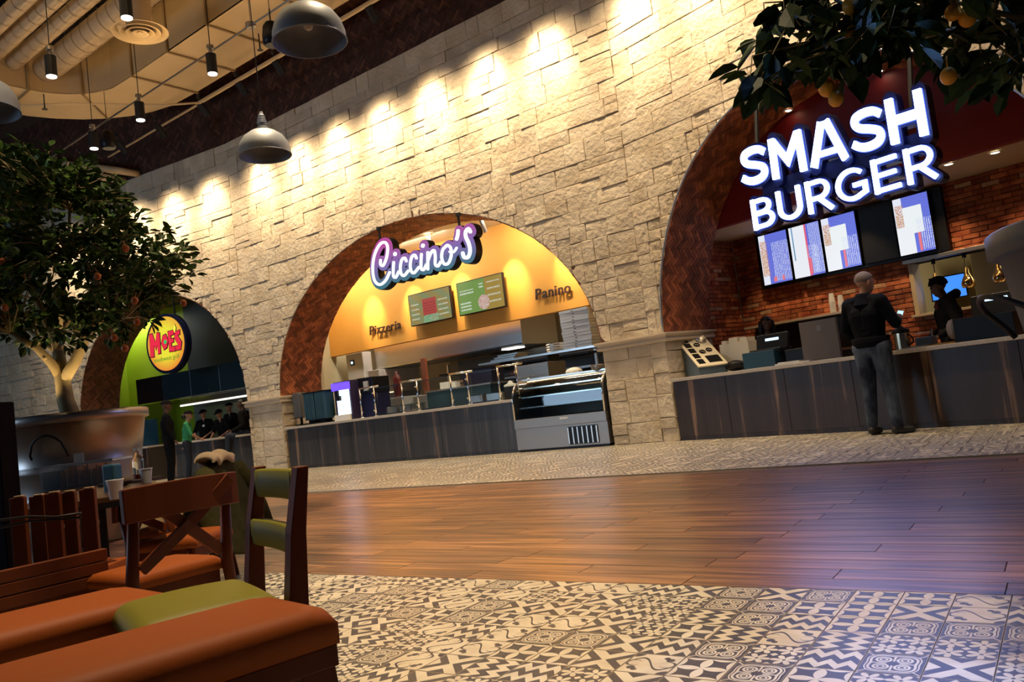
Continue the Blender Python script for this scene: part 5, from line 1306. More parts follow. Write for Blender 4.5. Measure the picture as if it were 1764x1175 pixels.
def duct_side(k0, mt, nm, za, zb, which):
    q = MB()
    for i in range(len(rings) - 1):
        if which == 'bottom':
            a, b, c, d = rings[i][0], rings[i + 1][0], rings[i + 1][1], rings[i][1]; q.add([(a.x, a.y, za), (b.x, b.y, za), (c.x, c.y, za), (d.x, d.y, za), (a.x, a.y, zb), (b.x, b.y, zb), (c.x, c.y, zb), (d.x, d.y, zb)], [(0, 1, 2, 3), (7, 6, 5, 4), (0, 4, 5, 1), (3, 2, 6, 7)])
        else:
            a, b = rings[i][which], rings[i + 1][which]; q.add([(a.x, a.y, za), (b.x, b.y, za), (b.x, b.y, zb), (a.x, a.y, zb)], [(0, 1, 2, 3)])
    return q.build(nm, mt, t)
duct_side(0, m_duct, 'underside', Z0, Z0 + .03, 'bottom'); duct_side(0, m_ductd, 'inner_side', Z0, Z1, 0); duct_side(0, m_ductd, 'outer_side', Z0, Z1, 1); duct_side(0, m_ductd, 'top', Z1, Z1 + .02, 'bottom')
m_seam = mat('duct_seam', (.24, .15, .06), .5)
for i in range(1, len(rings) - 1):
    if 8 < i < 17 and i % 4: continue
    a, b = rings[i]; q = MB(); dx = (b - a).normalized() * .03
    q.cyl((a.x - dx.x, a.y - dx.y, Z0 - .02), (b.x + dx.x, b.y + dx.y, Z0 - .02), .022, n=6); q.cyl((a.x - dx.x, a.y - dx.y, Z0 - .02), (a.x - dx.x, a.y - dx.y, Z1), .025, n=6); q.cyl((b.x + dx.x, b.y + dx.y, Z0), (b.x + dx.x, b.y + dx.y, Z1), .025, n=6); q.build('seam', m_seam, t)
for i in (1, 4, 7, 12, 17):
    a, b = rings[i]; q = MB()
    for p in (a, b): q.cyl((p.x, p.y, Z1), (p.x, p.y, 11.2), .012, n=6)
    q.build('hanger_rod', m_blackm, t)
for i, (y, r_, z) in enumerate(((5.45, .15, 9.0), (6.12, .15, 9.0), (6.50, .15, 9.0), (6.92, .15, 9.0), (7.55, .26, 9.0))):
    lb = ['spiral duct at the far left corner of the ceiling', 'second thin spiral duct from the left', 'third thin spiral duct from the left', 'thin spiral duct next to the thick one', 'thick spiral duct that carries the round diffuser'][i]
    q = MB(); xs = [-17.14 + k * .35 for k in range(37)]
    for xa, xb in zip(xs[:-1], xs[1:]):
        q.cyl((xa, y, z), (xb, y, z), r_, n=18, caps=False); q.cyl((xa - .012, y, z), (xa + .012, y, z), r_ + .012, n=18, caps=False)
    t2 = thing('spiral_duct', lb, 'duct', (0, 0, 0), 0, 'spiral ducts under the ceiling'); q.build('pipe', m_sduct, t2, smooth=True)
    for x in (-16.2, -12.3, -9.4):
        q = MB(); q.cyl((x, y, z + r_), (x, y, 11.2), .012, n=6); q.lathe([(r_ + .02, -.02), (r_ + .02, .02)], 16) if 0 else None; q.build('hanger_rod', m_blackm, t2)
# round diffuser
t = thing('round_diffuser', 'round cream ring diffuser hanging from the thick spiral duct', 'air diffuser', (-12.8, 7.25, 8.05))
q = MB(); q.lathe([(.22, .05), (.22, .82)], 28); q.lathe([(.235, .4), (.235, .44)], 28); q.build('neck', mat('neck_tan', (.36, .25, .14), .5), t, smooth=True)
for k, (r0, r1, z0, z1) in enumerate(((.47, .36, 0, .07), (.34, .26, -.01, .06), (.24, .16, -.02, .05), (.14, .03, -.03, .02))):
    q = MB(); q.lathe([(r0, z0), (r0 - .01, z0 + .012), (r1, z1), (r1, z1 - .012), (r0 - .02, z0 - .006), (r0, z0)], 32); q.build('ring', m_duct, t, smooth=False)
q = MB(); q.lathe([(.0, -.02), (.05, -.02), (.03, .03), (0, .03)], 16); q.build('core', m_duct, t)
# conduits
def pipe(name, pts, r_, mt, lb, cat='conduit', grp=None): 
    q = MB(); q.tube(pts, r_, 8); return solo(name, q, mt, lb, cat, group=grp, smooth=True)
pipe('conduit_rail', [(-14.9, 9.62, 8.02), (-4.0, 9.62, 8.02)], .035, m_duct, 'long straight cream pipe carrying the black wall spotlights')
pipe('conduit_rail', [(-19.5, 9.9, 8.2), (-4.0, 9.9, 8.2)], .025, m_duct, 'thinner cream pipe running just above the spotlight pipe')
pipe('cross_pipe', [(-18.2, 6.7, 8.35), (-17.0, 8.0, 8.33), (-15.6, 9.2, 8.1), (-14.9, 9.62, 8.02)], .022, m_duct, 'thin cream pipe crossing under the curved duct')
pipe('lamp_conduit', [(-18.6, 8.12, 7.62), (-3.0, 7.98, 7.62)], .018, m_steeld, 'thin dark conduit linking the hanging cylinder lamps')
# wall spotlights
for i, (a, b) in enumerate(TRACK):
    a, b = Vector(a), Vector(b); d = (b - a).normalized(); x, y, _ = project(a)
    if i < 7: lb = 'black wall spotlight number %s along the pipe over the pizzeria bay' % ['one at the left', 'two', 'three', 'four', 'five', 'six', 'seven at the right'][i]
    elif i < 11: lb = 'black wall spotlight over the burger bay, ' + ['leftmost', 'second', 'third', 'fourth'][i - 7]
    else: lb = 'black wall spotlight over the grill bay, ' + ['rightmost', 'second from the right', 'third from the right', 'fourth from the right', 'leftmost'][i - 11]
    t2 = thing('wall_spotlight', lb, 'spotlight', a, 0, 'black wall spotlights')
    q = MB(); q.cyl(-d * .16, d * .14, .075, n=16); q.build('can', m_blackm, t2, smooth=False)
    q = MB(); q.cyl((0, 0, .02), (0, -.12, .24), .014, n=6); q.cyl((0, -.12, .24), (0, -.12, .32), .035, n=8); q.build('bracket', m_blackm, t2)
# hanging cylinder lamps
m_lens = mat('cool_lens', (.5, .5, .5), .5, emit=(1, .88, .78), estr=4)
for i, p in enumerate(DOWN):
    lb = ['black cylinder lamp hanging under the cream duct, nearest the domes', 'black cylinder lamp hanging over the curve of the cream duct', 'black cylinder lamp just above the tree', 'black cylinder lamp on a cord in front of the spiral ducts', 'black cylinder lamp at the top edge, in front of the diffuser neck'][i]
    t2 = thing('cylinder_lamp', lb, 'lamp', p, 0, 'black cylinder lamps')
    q = MB(); q.cyl((0, 0, -.20), (0, 0, .14), .088, n=18); q.build('can', m_blackm, t2); q = MB(); q.cyl((0, 0, -.215), (0, 0, -.195), .078, n=18); q.build('lens', m_lens, t2)
    q = MB(); q.cyl((0, 0, .14), (0, 0, .24), .03, n=10); q.cyl((0, 0, .24), (0, 0, .30), .06, n=12); q.build('coupling', m_steeld, t2); q = MB(); q.cyl((0, 0, .3), (0, 0, 3.9), .008, n=6); q.build('cord', m_blackm, t2)
# dome pendants
def dome(x, y, d, R_, lb):
    c = dp(x, y, d); t2 = thing('dome_pendant', lb, 'pendant lamp', c, 0, 'galvanised dome pendants')
    prof = [(R_, 0), (R_ * .985, R_ * .25), (R_ * .90, R_ * .52), (R_ * .74, R_ * .76), (R_ * .5, R_ * .93), (R_ * .22, R_ * 1.0)]
    q = MB(); q.lathe(prof, 36); q.lathe([(r - .006, z - .004) for r, z in prof][::-1], 36); q.build('shade', m_galv, t2, smooth=True)
    q = MB(); q.tube([(R_ * cos(a * PI / 18), R_ * sin(a * PI / 18), 0) for a in range(37)], .006, 6); q.build('rim', m_galv, t2, smooth=True)
    q = MB(); z = R_; pr = [(R_ * .24, z * .98), (R_ * .22, z * 1.12), (R_ * .16, z * 1.16), (R_ * .15, z * 1.3)]
    for k in range(5): pr += [(R_ * (.20 - .015 * k), z * (1.32 + .07 * k)), (R_ * (.15 - .015 * k), z * (1.36 + .07 * k))]
    pr += [(.02, z * 1.75), (.0, z * 1.78)]; q.lathe(pr, 20); q.build('socket', m_galv, t2, smooth=False)
    q = MB(); q.cyl((0, 0, z * 1.7), (0, 0, 11.2 - c.z), .006, n=6); q.build('cord', m_blackm, t2)
    q = MB(); q.sphere((0, 0, R_ * .45), R_ * .13, 10, 8); q.build('bulb', mat('unlit_bulb', (.7, .68, .6), .3), t2, smooth=True)
dome(457, 268, 9.4, .30, 'galvanised dome pendant hanging lower, against the stone wall')
dome(534, 72, 6.6, .30, 'nearest large galvanised dome pendant at the top of the picture')
dome(-32, 192, 7.0, .30, 'galvanised dome pendant cut by the left picture edge')
# ceiling speakers
def speaker(p, lb, s_=1.0):
    t2 = thing('ceiling_speaker', lb, 'speaker', p, 0, 'black hanging speakers')
    q = MB(); q.lathe([(0, -.20), (.12, -.20), (.15, -.17), (.155, -.05), (.13, .12), (.09, .18), (0, .19)], 20); q.build('body', m_black, t2, smooth=True)
    q = MB(); q.lathe([(0, -.208), (.11, -.208), (.125, -.2)], 20); q.build('grille', mat('grille_grey', (.06, .07, .08), .5), t2)
    q = MB(); q.cyl((0, 0, .19), (0, 0, .42), .012, n=6); q.cyl((0, 0, .4), (0, 0, 3.7), .006, n=6); q.build('cord', m_blackm, t2)
speaker(gp(186, 240, 7.45), 'black hanging speaker just right of the tree top')
speaker(gp(468, 58, 7.25), 'black hanging speaker partly behind the nearest dome pendant')
# sprinkler heads
for i, (x, y) in enumerate(((77, 186), (448, 84))):
    p = gp(x, y, 8.2); q = MB(); q.cyl((0, 0, -.02), (0, 0, .10), .015, n=8); q.lathe([(0, -.03), (.06, -.03), (.05, -.02), (0, -.02)], 14); q.cyl((0, 0, .1), (0, 0, .3), .012, n=6)
    solo('sprinkler_head', q, m_blackm, ['small dark sprinkler head under the curved cream duct', 'small dark sprinkler head beside the nearest dome pendant'][i], 'sprinkler', p)
p = gp(432, 44, 7.62); q = MB(); q.lathe([(0, -.05), (.07, -.05), (.085, -.03), (.085, .04), (.05, .06), (0, .06)], 18); q.cyl((0, 0, .06), (0, 0, 3.5), .006, n=6); solo('junction_box', q, m_steeld, 'round junction box on the lamp conduit between speaker and cylinder lamp', 'junction box', p)

for i, (a_, b_, lb) in enumerate((((-60, 262), (205, 294), 'cream pipe ending beside the tree top, upper one'), ((-60, 292), (182, 306), 'cream pipe ending behind the tree top, lower one'))):
    pa, pb = FL.at(a_[0], a_[1], -.5), FL.at(b_[0], b_[1], -.5); pipe('wall_pipe', [tuple(FL.w(pa[0], -.5, pa[1])), tuple(FL.w(pb[0], -.5, pb[1])), tuple(FL.w(pb[0] + .05, -.1, pb[1])), tuple(FL.w(pb[0] + .05, .02, pb[1]))], .09, m_duct, lb, 'pipe', 'cream pipes behind the tree')
# ================================================================== foreground furniture
def legbox(q, p, w0, d0, w1, d1, tilt, h):
    """tapered square leg from p (floor) up to height h, offset by tilt at the top"""
    x, y = p; tx, ty = tilt
    vs = [(x - w1 / 2, y - d1 / 2, 0), (x + w1 / 2, y - d1 / 2, 0), (x + w1 / 2, y + d1 / 2, 0), (x - w1 / 2, y + d1 / 2, 0),
          (x + tx - w0 / 2, y + ty - d0 / 2, h), (x + tx + w0 / 2, y + ty - d0 / 2, h), (x + tx + w0 / 2, y + ty + d0 / 2, h), (x + tx - w0 / 2, y + ty + d0 / 2, h)]
    return q.add(vs, [(3, 2, 1, 0), (4, 5, 6, 7), (0, 1, 5, 4), (1, 2, 6, 5), (2, 3, 7, 6), (3, 0, 4, 7)])
def cushion(q, x0, x1, y0, y1, z0, z1, r=.03, crown=.012, n=14):
    """padded cushion: rounded top edges, slight crown"""
    def prof(s_, a, b):
        return min(1.0, min(s_ - a, b - s_) / r)
    vs = []; fs = []; xs = [x0 + (x1 - x0) * (.5 - .5 * cos(PI * i / n)) for i in range(n + 1)]; ys = [y0 + (y1 - y0) * (.5 - .5 * cos(PI * i / n)) for i in range(n + 1)]
    for y in ys:
        for x in xs:
            a = prof(x, x0, x1); b = prof(y, y0, y1); k = sqrt(max(0, 1 - (1 - a) ** 2)) * sqrt(max(0, 1 - (1 - b) ** 2))
            c = crown * (1 - ((x - (x0 + x1) / 2) / ((x1 - x0) / 2)) ** 2) * (1 - ((y - (y0 + y1) / 2) / ((y1 - y0) / 2)) ** 2)
            vs.append((x, y, z0 + (z1 - z0 - r) * 1.0 + r * k + c if k > 0 else z1 - r))
    m_ = n + 1
    for j in range(n):
        for i in range(n): fs.append((j * m_ + i, j * m_ + i + 1, (j + 1) * m_ + i + 1, (j + 1) * m_ + i))
    per = [i for i in range(m_)] + [j * m_ + n for j in range(1, m_)] + [n * m_ + i for i in range(n - 1, -1, -1)] + [j * m_ for j in range(n - 1, 0, -1)]
    base = len(vs); vs += [(vs[i][0], vs[i][1], z0) for i in per]; N = len(per)
    for k in range(N): fs.append((per[(k + 1) % N], per[k], base + k, base + (k + 1) % N))
    fs.append(tuple(reversed(range(base, base + N)))) if 0 else fs.append(tuple(range(base, base + N))[::-1])
    return q.add(vs, fs)
def bench(loc, rz, L, Wd, H, lb):
    t = thing('padded_bench', lb, 'bench', loc, rz, 'padded benches')
    q = MB(); cushion(q, -Wd / 2, Wd / 2, 0, L, H - .085, H, .038, .014); q.build('cushion', m_leather, t, smooth=True)
    q = MB(); q.box(-Wd / 2 + .004, Wd / 2 - .004, .004, L - .004, H - .135, H - .085); q.build('seat_frame', m_wood, t, bevel=.004)
    for y in (.07, L - .07):
        q = MB(); q.box(-Wd / 2 + .03, Wd / 2 - .03, y - .02, y + .02, H - .20, H - .135); q.build('cross_rail', m_wood, t, bevel=.003)
        for x in (-1, 1):
            q = MB(); dy = .05 if y > L / 2 else -.05; legbox(q, (x * (Wd / 2 - .035), y + dy * 1.4), .062, .085, .042, .055, (-x * .012, -dy * 1.0), H - .135); q.build('leg', m_wood, t, bevel=.004)
    return t
HB = .47
ea = gp(570, 1040, HB); eb = gp(438, 1014, HB)
bench((-1.895, -.05, 0), math.radians(-9.3), 1.30, .345, HB, 'nearest orange leather bench at the bottom left corner')
bench((-2.68, .02, 0), math.radians(-5), 1.30, .37, .44, 'second orange leather bench, left of the nearest one')

def back_bench(loc, rz, L, lb):
    """bench whose board back shows in front of the slatted row"""
    t = thing('wooden_bench', lb, 'bench', loc, rz)
    q = MB(); q.box(0, .42, 0, L, .40, .44); q.build('seat_board', m_wood, t, bevel=.005)
    for z in (.495, .447, .399):
        q = MB(); q.box(.40, .43, 0, L, z - .045, z); q.build('edge_board', m_wood, t, bevel=.004)
    q = MB(); q.box(.385, .40, .02, L - .02, .12, .36); q.build('apron', m_wood, t)
    for y in (.08, L - .08):
        for x in (.05, .36):
            q = MB(); legbox(q, (x, y), .06, .06, .045, .045, (0, 0), .40); q.build('leg', m_wood, t)
    return t
back_bench((-3.80, .02, 0), math.radians(0), 1.55, 'dark wooden bench without cushion, left of the two orange benches')
# row of tall slat-backed chairs seen from the side
for i, x_ in enumerate((160, 126, 99, 72, 38)):
    pc = dp(x_, 955, 3.55 + .05 * (i % 2)); hh = .728 - .006 * (i % 2)
    lb = ['rightmost of the dark wooden slat chairs in the row behind the benches', 'second dark wooden slat chair from the right in the row', 'middle dark wooden slat chair of the row', 'fourth dark wooden slat chair of the row', 'leftmost dark wooden slat chair of the row'][i]
    t = thing('slat_chair', lb, 'chair', (pc.x, pc.y, 0), math.radians(37), 'dark slat chairs in a row')
    q = MB(); q.box(-.034, .034, -.012, .012, .36, hh); q.build('back_slat', m_wood, t, bevel=.003)
    q = MB(); q.box(-.012, .028, -.013, .013, hh, hh + .008); q.build('end_cap', mat('pale_cap', (.30, .20, .12), .5), t, bevel=.003)
    q = MB(); q.box(-.032, .032, .012, .26, .34, .38); q.build('seat', m_leather, t, bevel=.006)
    for x, yy in ((-.028, 0), (.028, 0), (-.028, .25), (.028, .25)):
        q = MB(); legbox(q, (x, yy), .024, .03, .022, .03, (0, 0), .35); q.build('leg', m_wood, t)
    q = MB(); q.box(-.03, .03, .012, .02, .57, .585); q.build('cross_slat', mat('pale_cap', (.30, .20, .12), .5), t)
for k, (y0_, y1_, lb) in enumerate(((884, 900, 'upper thin black cable strung across the slat chairs'), (889, 912, 'lower thin black cable strung across the slat chairs'))):
    pipe('cable', [tuple(dp(140 - 45 * i, y0_ + (y1_ - y0_) * (i / 4) + 3 * sin(i * 2 + k), 3.43)) for i in range(5)], .005, m_blackm, lb, 'cable', 'black cables')

# cross-back chair
def tapered(q, a, b, w0, w1, n=10): return q.cyl(a, b, w0, w1, n=n)
def xchair(loc, rz, lb, jacket=False, name='cross_back_chair', Wc=.46, H=.45, B=.79):
    t = thing(name, lb, 'chair', loc, rz)
    D = Wc * .9                    # local: back at y=0, seat toward +y
    q = MB(); cushion(q, -Wc / 2 + .01, Wc / 2 - .01, .02, D, H - .055, H, .028, .012); q.build('seat', m_leather, t, smooth=True)
    q = MB(); q.box(-Wc / 2 + .02, Wc / 2 - .02, .03, D - .02, H - .115, H - .055); q.build('seat_frame', m_wood, t, bevel=.004)
    for x in (-1, 1):
        q = MB(); q.tube([(x * (Wc / 2 + .005), -.06, 0), (x * (Wc / 2 - .005), 0, H - .02), (x * (Wc / 2 - .012), -.045, B - .04)], [.018, .024, .019], 12); q.build('back_post', m_wood, t, smooth=True)
        q = MB(); q.tube([(x * (Wc / 2 - .02), D - .02, 0), (x * (Wc / 2 - .035), D - .05, H - .06)], [.014, .021], 12); q.build('front_leg', m_wood, t, smooth=True)
        q = MB(); q.cyl((x * (Wc / 2 - .02), -.02, .20), (x * (Wc / 2 - .03), D - .04, .20), .011, n=8); q.build('stretcher', m_wood, t, smooth=True)
    # wide curved top rail
    q = MB(); vs = []; n = 12
    for k in range(n + 1):
        u = -1 + 2 * k / n; x = u * (Wc / 2 + .035); y = -.045 - .03 * (1 - u * u)
        for dy, z in ((-.014, B - .125), (.014, B - .125), (.014, B), (-.014, B)): vs.append((x, y + dy + (z - B) * .05, z + .006 * (1 - u * u)))
    fs = [(k * 4 + a, k * 4 + (a + 1) % 4, (k + 1) * 4 + (a + 1) % 4, (k + 1) * 4 + a) for k in range(n) for a in range(4)] + [(3, 2, 1, 0), (n * 4, n * 4 + 1, n * 4 + 2, n * 4 + 3)]
    q.add(vs, fs); q.build('top_rail', m_wood, t, bevel=.004)
    for s_, off in ((1, -.018), (-1, .0)):
        q = MB(); a = Vector((-s_ * (Wc / 2 - .03), -.004 + off, H + .02)); b = Vector((s_ * (Wc / 2 - .01), -.06 + off, B - .02))
        d = (b - a).normalized(); sd = Vector((d.z, 0, -d.x)).normalized() * .022; th = Vector((0, .009, 0)); mid = (a + b) / 2 + Vector((0, -.03, 0)); vs = []
        for p in (a, a * .7 + mid * .3, mid * .8 + a * .1 + b * .1, b * .7 + mid * .3, b):
            vs += [p - sd - th, p + sd - th, p + sd + th, p - sd + th]
        q.add(vs, [(k * 4 + c, k * 4 + (c + 1) % 4, (k + 1) * 4 + (c + 1) % 4, (k + 1) * 4 + c) for k in range(4) for c in range(4)] + [(3, 2, 1, 0), (16, 17, 18, 19)]); q.build('cross_slat', m_wood, t, bevel=.002)
    return t
xchair((-2.98, 1.66, 0), math.radians(91), 'cross-back wooden chair with orange seat behind the green chair', Wc=.40, H=.415, B=.738)
# green chair
def green_chair():
    a = Vector((-1.885, 1.365, 0)); b = Vector((-2.275, 1.50, 0)); d = (a - b); Wc = d.length; rz = math.atan2(-d.y, -d.x)
    t = thing('green_padded_chair', 'wooden chair with two green padded back slats and green seat', 'chair', (a + b) / 2, rz)
    H = .445
    q = MB(); cushion(q, -Wc / 2 - .01, Wc / 2 + .01, .03, .405, H - .06, H, .045, .02, 18); q.build('seat', m_green, t, smooth=True)
    q = MB(); q.box(-Wc / 2 + .02, Wc / 2 - .02, .03, .37, H - .12, H - .06); q.build('seat_frame', m_wood, t, bevel=.004)
    for x in (-1, 1):
        q = MB(); x_ = x * (Wc / 2)
        vs = []
        for y, z, w_, d_ in ((-.075, 0, .042, .04), (.0, H - .05, .056, .055), (-.02, .6, .05, .045), (-.05, .775, .05, .034)):
            vs += [(x_ - w_ / 2, y - d_ / 2, z), (x_ + w_ / 2, y - d_ / 2, z), (x_ + w_ / 2, y + d_ / 2, z), (x_ - w_ / 2, y + d_ / 2, z)]
        q.add(vs, [(k * 4 + c, k * 4 + (c + 1) % 4, (k + 1) * 4 + (c + 1) % 4, (k + 1) * 4 + c) for k in range(3) for c in range(4)] + [(3, 2, 1, 0), (12, 13, 14, 15)]); q.build('back_post', m_wood, t, bevel=.004)
        q = MB(); legbox(q, (x * (Wc / 2 - .01), .37), .045, .045, .03, .03, (-x * .01, -.03), H - .06); q.build('front_leg', m_wood, t, bevel=.003)
    for z0, z1, y in ((.680, .768, -.042), (.535, .617, -.016)):
        q = MB(); n = 10; vs = []
        for k in range(n + 1):
            u = -1 + 2 * k / n; x = u * (Wc / 2 - .026); yy = y - .012 * (1 - u * u)
            for j in range(10):
                an = 2 * PI * j / 10; vs.append((x, yy + .017 * (abs(cos(an)) ** .5) * (1 if cos(an) >= 0 else -1), (z0 + z1) / 2 + (z1 - z0) / 2 * (abs(sin(an)) ** .35) * (1 if sin(an) >= 0 else -1)))
        q.add(vs, [(k * 10 + c, k * 10 + (c + 1) % 10, (k + 1) * 10 + (c + 1) % 10, (k + 1) * 10 + c) for k in range(n) for c in range(10)] + [tuple(range(10))[::-1], tuple(range(n * 10, n * 10 + 10))]); q.build('padded_slat', m_green, t, smooth=True)
    return t
green_chair()

# jacket chair
JC = (-4.62, 2.78, 0); jrz = math.radians(128)
xchair(JC, jrz, 'wooden chair hidden under the olive jacket', name='draped_chair', Wc=.42, H=.40, B=.70)
t = thing('olive_jacket', 'olive jacket with a beige fleece hood draped over a chair back', 'jacket', JC, jrz)
def cloth(name, mt, rowf, nu, nv, parent, th=.012):
    q = MB(); vs = []
    for j in range(nv + 1):
        for i in range(nu + 1): vs.append(rowf(i / nu, j / nv))
    fs = [(j * (nu + 1) + i, j * (nu + 1) + i + 1, (j + 1) * (nu + 1) + i + 1, (j + 1) * (nu + 1) + i) for j in range(nv) for i in range(nu)]
    q.add(vs, fs); o = q.build(name, mt, parent, smooth=True); s_ = o.modifiers.new('solid', 'SOLIDIFY'); s_.thickness = th; o.modifiers.new('sub', 'SUBSURF').render_levels = 1; return o
m_olive = mat('olive_cloth', (.026, .025, .007), .9, col2=(.042, .038, .011), vscale=5, bump=.6, bscale=16, bdist=.02, spec=.15)
def jk(u, v):
    # back panel hanging outside the chair back, flaring to the floor
    s_ = v; w_ = .31 + .21 * s_; x = (u - .5) * 2 * w_; y = -.10 - .10 * s_ + .03 * sin(u * 19 + 1) * s_; z = .745 - .56 * s_ - .05 * abs(u - .5) * 2 * (1 - s_) + .03 * sin(u * 9) * s_
    return (x, y, z)
cloth('back_panel', m_olive, jk, 30, 24, t)
def jf(u, v):
    w_ = .31 + .05 * v; x = (u - .5) * 2 * w_; return (x, -.06 + .10 * v + .015 * sin(u * 17), .75 - .30 * v - .05 * abs(u - .5) * 2)
cloth('front_panel', m_olive, jf, 20, 12, t)
def jt(u, v):
    x = (u - .5) * 2 * .315; return (x, -.11 + .06 * v, .747 + .014 * sin(PI * v) - .05 * abs(u - .5) * 2)
cloth('shoulder', m_olive, jt, 20, 4, t)
for sx in (-1, 1):
    q = MB(); q.tube([(sx * .27, -.10, .68), (sx * .37, -.13, .56), (sx * .44, -.17, .40), (sx * .47, -.2, .27)], [.06, .065, .058, .05], 12); q.build('sleeve', m_olive, t, smooth=True)
def jh(u, v):
    a = PI * 1.15 * (v - .1); r_ = .055 + .012 * sin(u * 11); x = (u - .55) * .42; return (x, -.085 - r_ * cos(a) * 1.1, .745 + r_ * sin(a) * (.6 + .4 * sin(PI * u)) + .015 * sin(u * 14))
cloth('fleece_hood', mat('beige_fleece', (.36, .27, .18), .95, bump=.6, bscale=40, bdist=.01), jh, 20, 14, t, .02)

# table with belongings
TZ = .66
def on_table(x, y):
    p = gp(x, y, TZ); return (p.x, p.y, TZ + .0005)
c1 = Vector(on_table(165, 859)); c2 = Vector(on_table(170, 830)); tdir = (c2 - c1); tdir.z = 0; tl = tdir.length; trz = math.atan2(tdir.y, tdir.x)
t = thing('dining_table', 'dark table behind the slat chairs carrying cups and a plastic bin', 'table', ((c1.x + c2.x) / 2, (c1.y + c2.y) / 2, 0), trz)
hl_ = tl / 2
q = MB(); q.box(-hl_, hl_ + .1, -.33, .33, TZ - .03, TZ); q.build('table_top', mat('table_top', (.06, .025, .012), .3), t, bevel=.004)
q = MB(); q.box(-hl_ - .003, hl_ + .103, -.333, .333, TZ - .055, TZ - .03); q.build('edge_band', m_black, t)
for x in (-hl_ + .35, hl_ - .25):
    q = MB(); q.box(x - .035, x + .035, -.035, .035, .02, TZ - .055); q.build('pedestal', m_blackm, t, bevel=.004); q = MB(); q.box(x - .05, x + .05, -.32, .32, 0, .02); q.build('foot', m_blackm, t, bevel=.004)
m_paper = mat('paper_white', (.72, .72, .72), .6)
for i, (x, y, lb) in enumerate(((200, 860, 'white paper cup at the right edge of the table, left of the chair rail'), (253, 832, 'white paper cup with a printed mark, behind the cross-back chair'))):
    p = on_table(x, y); t = thing('paper_cup', lb, 'cup', p, 0, 'white paper cups')
    q = MB(); q.lathe([(0, 0), (.026, 0), (.038, .085), (.040, .085), (.040, .089), (.036, .089), (.025, .004), (0, .004)], 20); q.build('cup', m_paper, t, smooth=False)
    q = MB(); a0 = -2.2; q.lathe([(.0335, .035), (.0375, .062)], 4, a0=a0, a1=a0 + .5); q.build('printed_mark', mat('cup_mark', (.2, .22, .25), .6), t)
p = on_table(240, 830); t = thing('plastic_bottle', 'clear plastic bottle with a red base behind the cups', 'bottle', p)
q = MB(); q.lathe([(0, .002), (.034, .002), (.036, .02), (.036, .13), (.030, .16), (.014, .185), (.013, .21), (0, .21)], 20); q.build('body', m_glass, t, smooth=True)
q = MB(); q.lathe([(0, .004), (.032, .004), (.033, .05), (0, .05)], 20); q.build('drink', mat('red_drink', (.25, .01, .005), .3), t); q = MB(); q.cyl((0, 0, .2), (0, 0, .22), .016, n=14); q.build('cap', m_white, t)
t = thing('plastic_bin', 'clear plastic bin full of papers on the table', 'bin', (*on_table(150, 836),), math.radians(40))
q = MB(); X0, X1, Y0, Y1, Z = -.25, .25, -.15, .15, .165
for a in ((X0, X1, Y0, Y0 + .006, 0, Z), (X0, X1, Y1 - .006, Y1, 0, Z), (X0, X0 + .006, Y0, Y1, 0, Z), (X1 - .006, X1, Y0, Y1, 0, Z), (X0, X1, Y0, Y1, 0, .006)): q.box(*a)
q.build('tub', mat('frosted_plastic', (.55, .65, .72), .25, alpha=.22), t)
q = MB(); q.box(X0 - .02, X1 + .02, Y0 - .02, Y0, Z - .01, Z + .005); q.box(X0 - .02, X1 + .02, Y1, Y1 + .02, Z - .01, Z + .005); q.box(X0 - .02, X0, Y0, Y1, Z - .01, Z + .005); q.box(X1, X1 + .02, Y0, Y1, Z - .01, Z + .005); q.build('rim', mat('bin_rim', (.5, .6, .68), .3), t)
for k in range(16):
    q = MB(); x = X0 + .13 + k * .021; h_ = .13 + RNG.uniform(-.02, .03); q.box(x, x + .014, Y0 + .02, Y1 - .03, .007, h_); q.build('folder', mat('folder_%d' % (k % 4), [(.55, .20, .07), (.30, .13, .06), (.62, .38, .22), (.40, .18, .09)][k % 4], .7), t)
q = MB(); q.box(X0 + .01, X0 + .14, Y0 + .02, Y1 - .02, .007, .13); q.build('blue_box', mat('bin_blue', (.06, .13, .18), .5), t)
q = MB(); q.box(-.02, .05, -.12, -.115, .14, .235); q.build('paper_sheet', m_paper, t)
q = MB(); q.rbox(-.04, .04, -.035, .035, 0, .15, .012); o = solo('lidded_tub', q, mat('tub_blue', (.03, .10, .16), .4), 'small blue tub with white lid beside the plastic bin', 'tub', on_table(196, 846), .4)
q = MB(); q.sphere((0, 0, .03), .07, 12, 8, (1.5, 1, .5)); solo('brown_cloth', q, mat('brown_cloth', (.11, .08, .06), .9, bump=.9, bscale=14), 'crumpled brown cloth on the table near the cup', 'cloth', on_table(205, 838))
q = MB(); q.rbox(-.16, .16, -.11, .11, 0, .02, .008); solo('folded_sweater', q, mat('dark_cloth', (.07, .05, .045), .95, bump=.6, bscale=20), 'flat folded dark cloth between the bin and the bottle', 'cloth', on_table(225, 832), .5)

# dark post and dim items at the far left
pp = gp(14, 1000, 0)
q = MB(); q.box(-.09, .09, -.09, .09, 0, 1.36); t = thing('dark_post', 'dark square post at the left picture edge', 'post', (pp.x, pp.y, 0), .5); q.build('shaft', mat('post_brown', (.008, .004, .005), .8, spec=.1), t, bevel=.008)
q = MB(); q.box(-.11, .11, -.11, .11, 0, .04); q.build('foot', mat('post_brown', (.008, .004, .005), .8, spec=.1), t)
def seat_far(p, rz, lb):
    t = xchair(p, rz, lb, Wc=.40, H=.40, B=.64); return t
sf = gp(262, 925, .40); seat_far((sf.x, sf.y, 0), math.radians(-60), 'orange-seated wooden chair on the far side of the table')

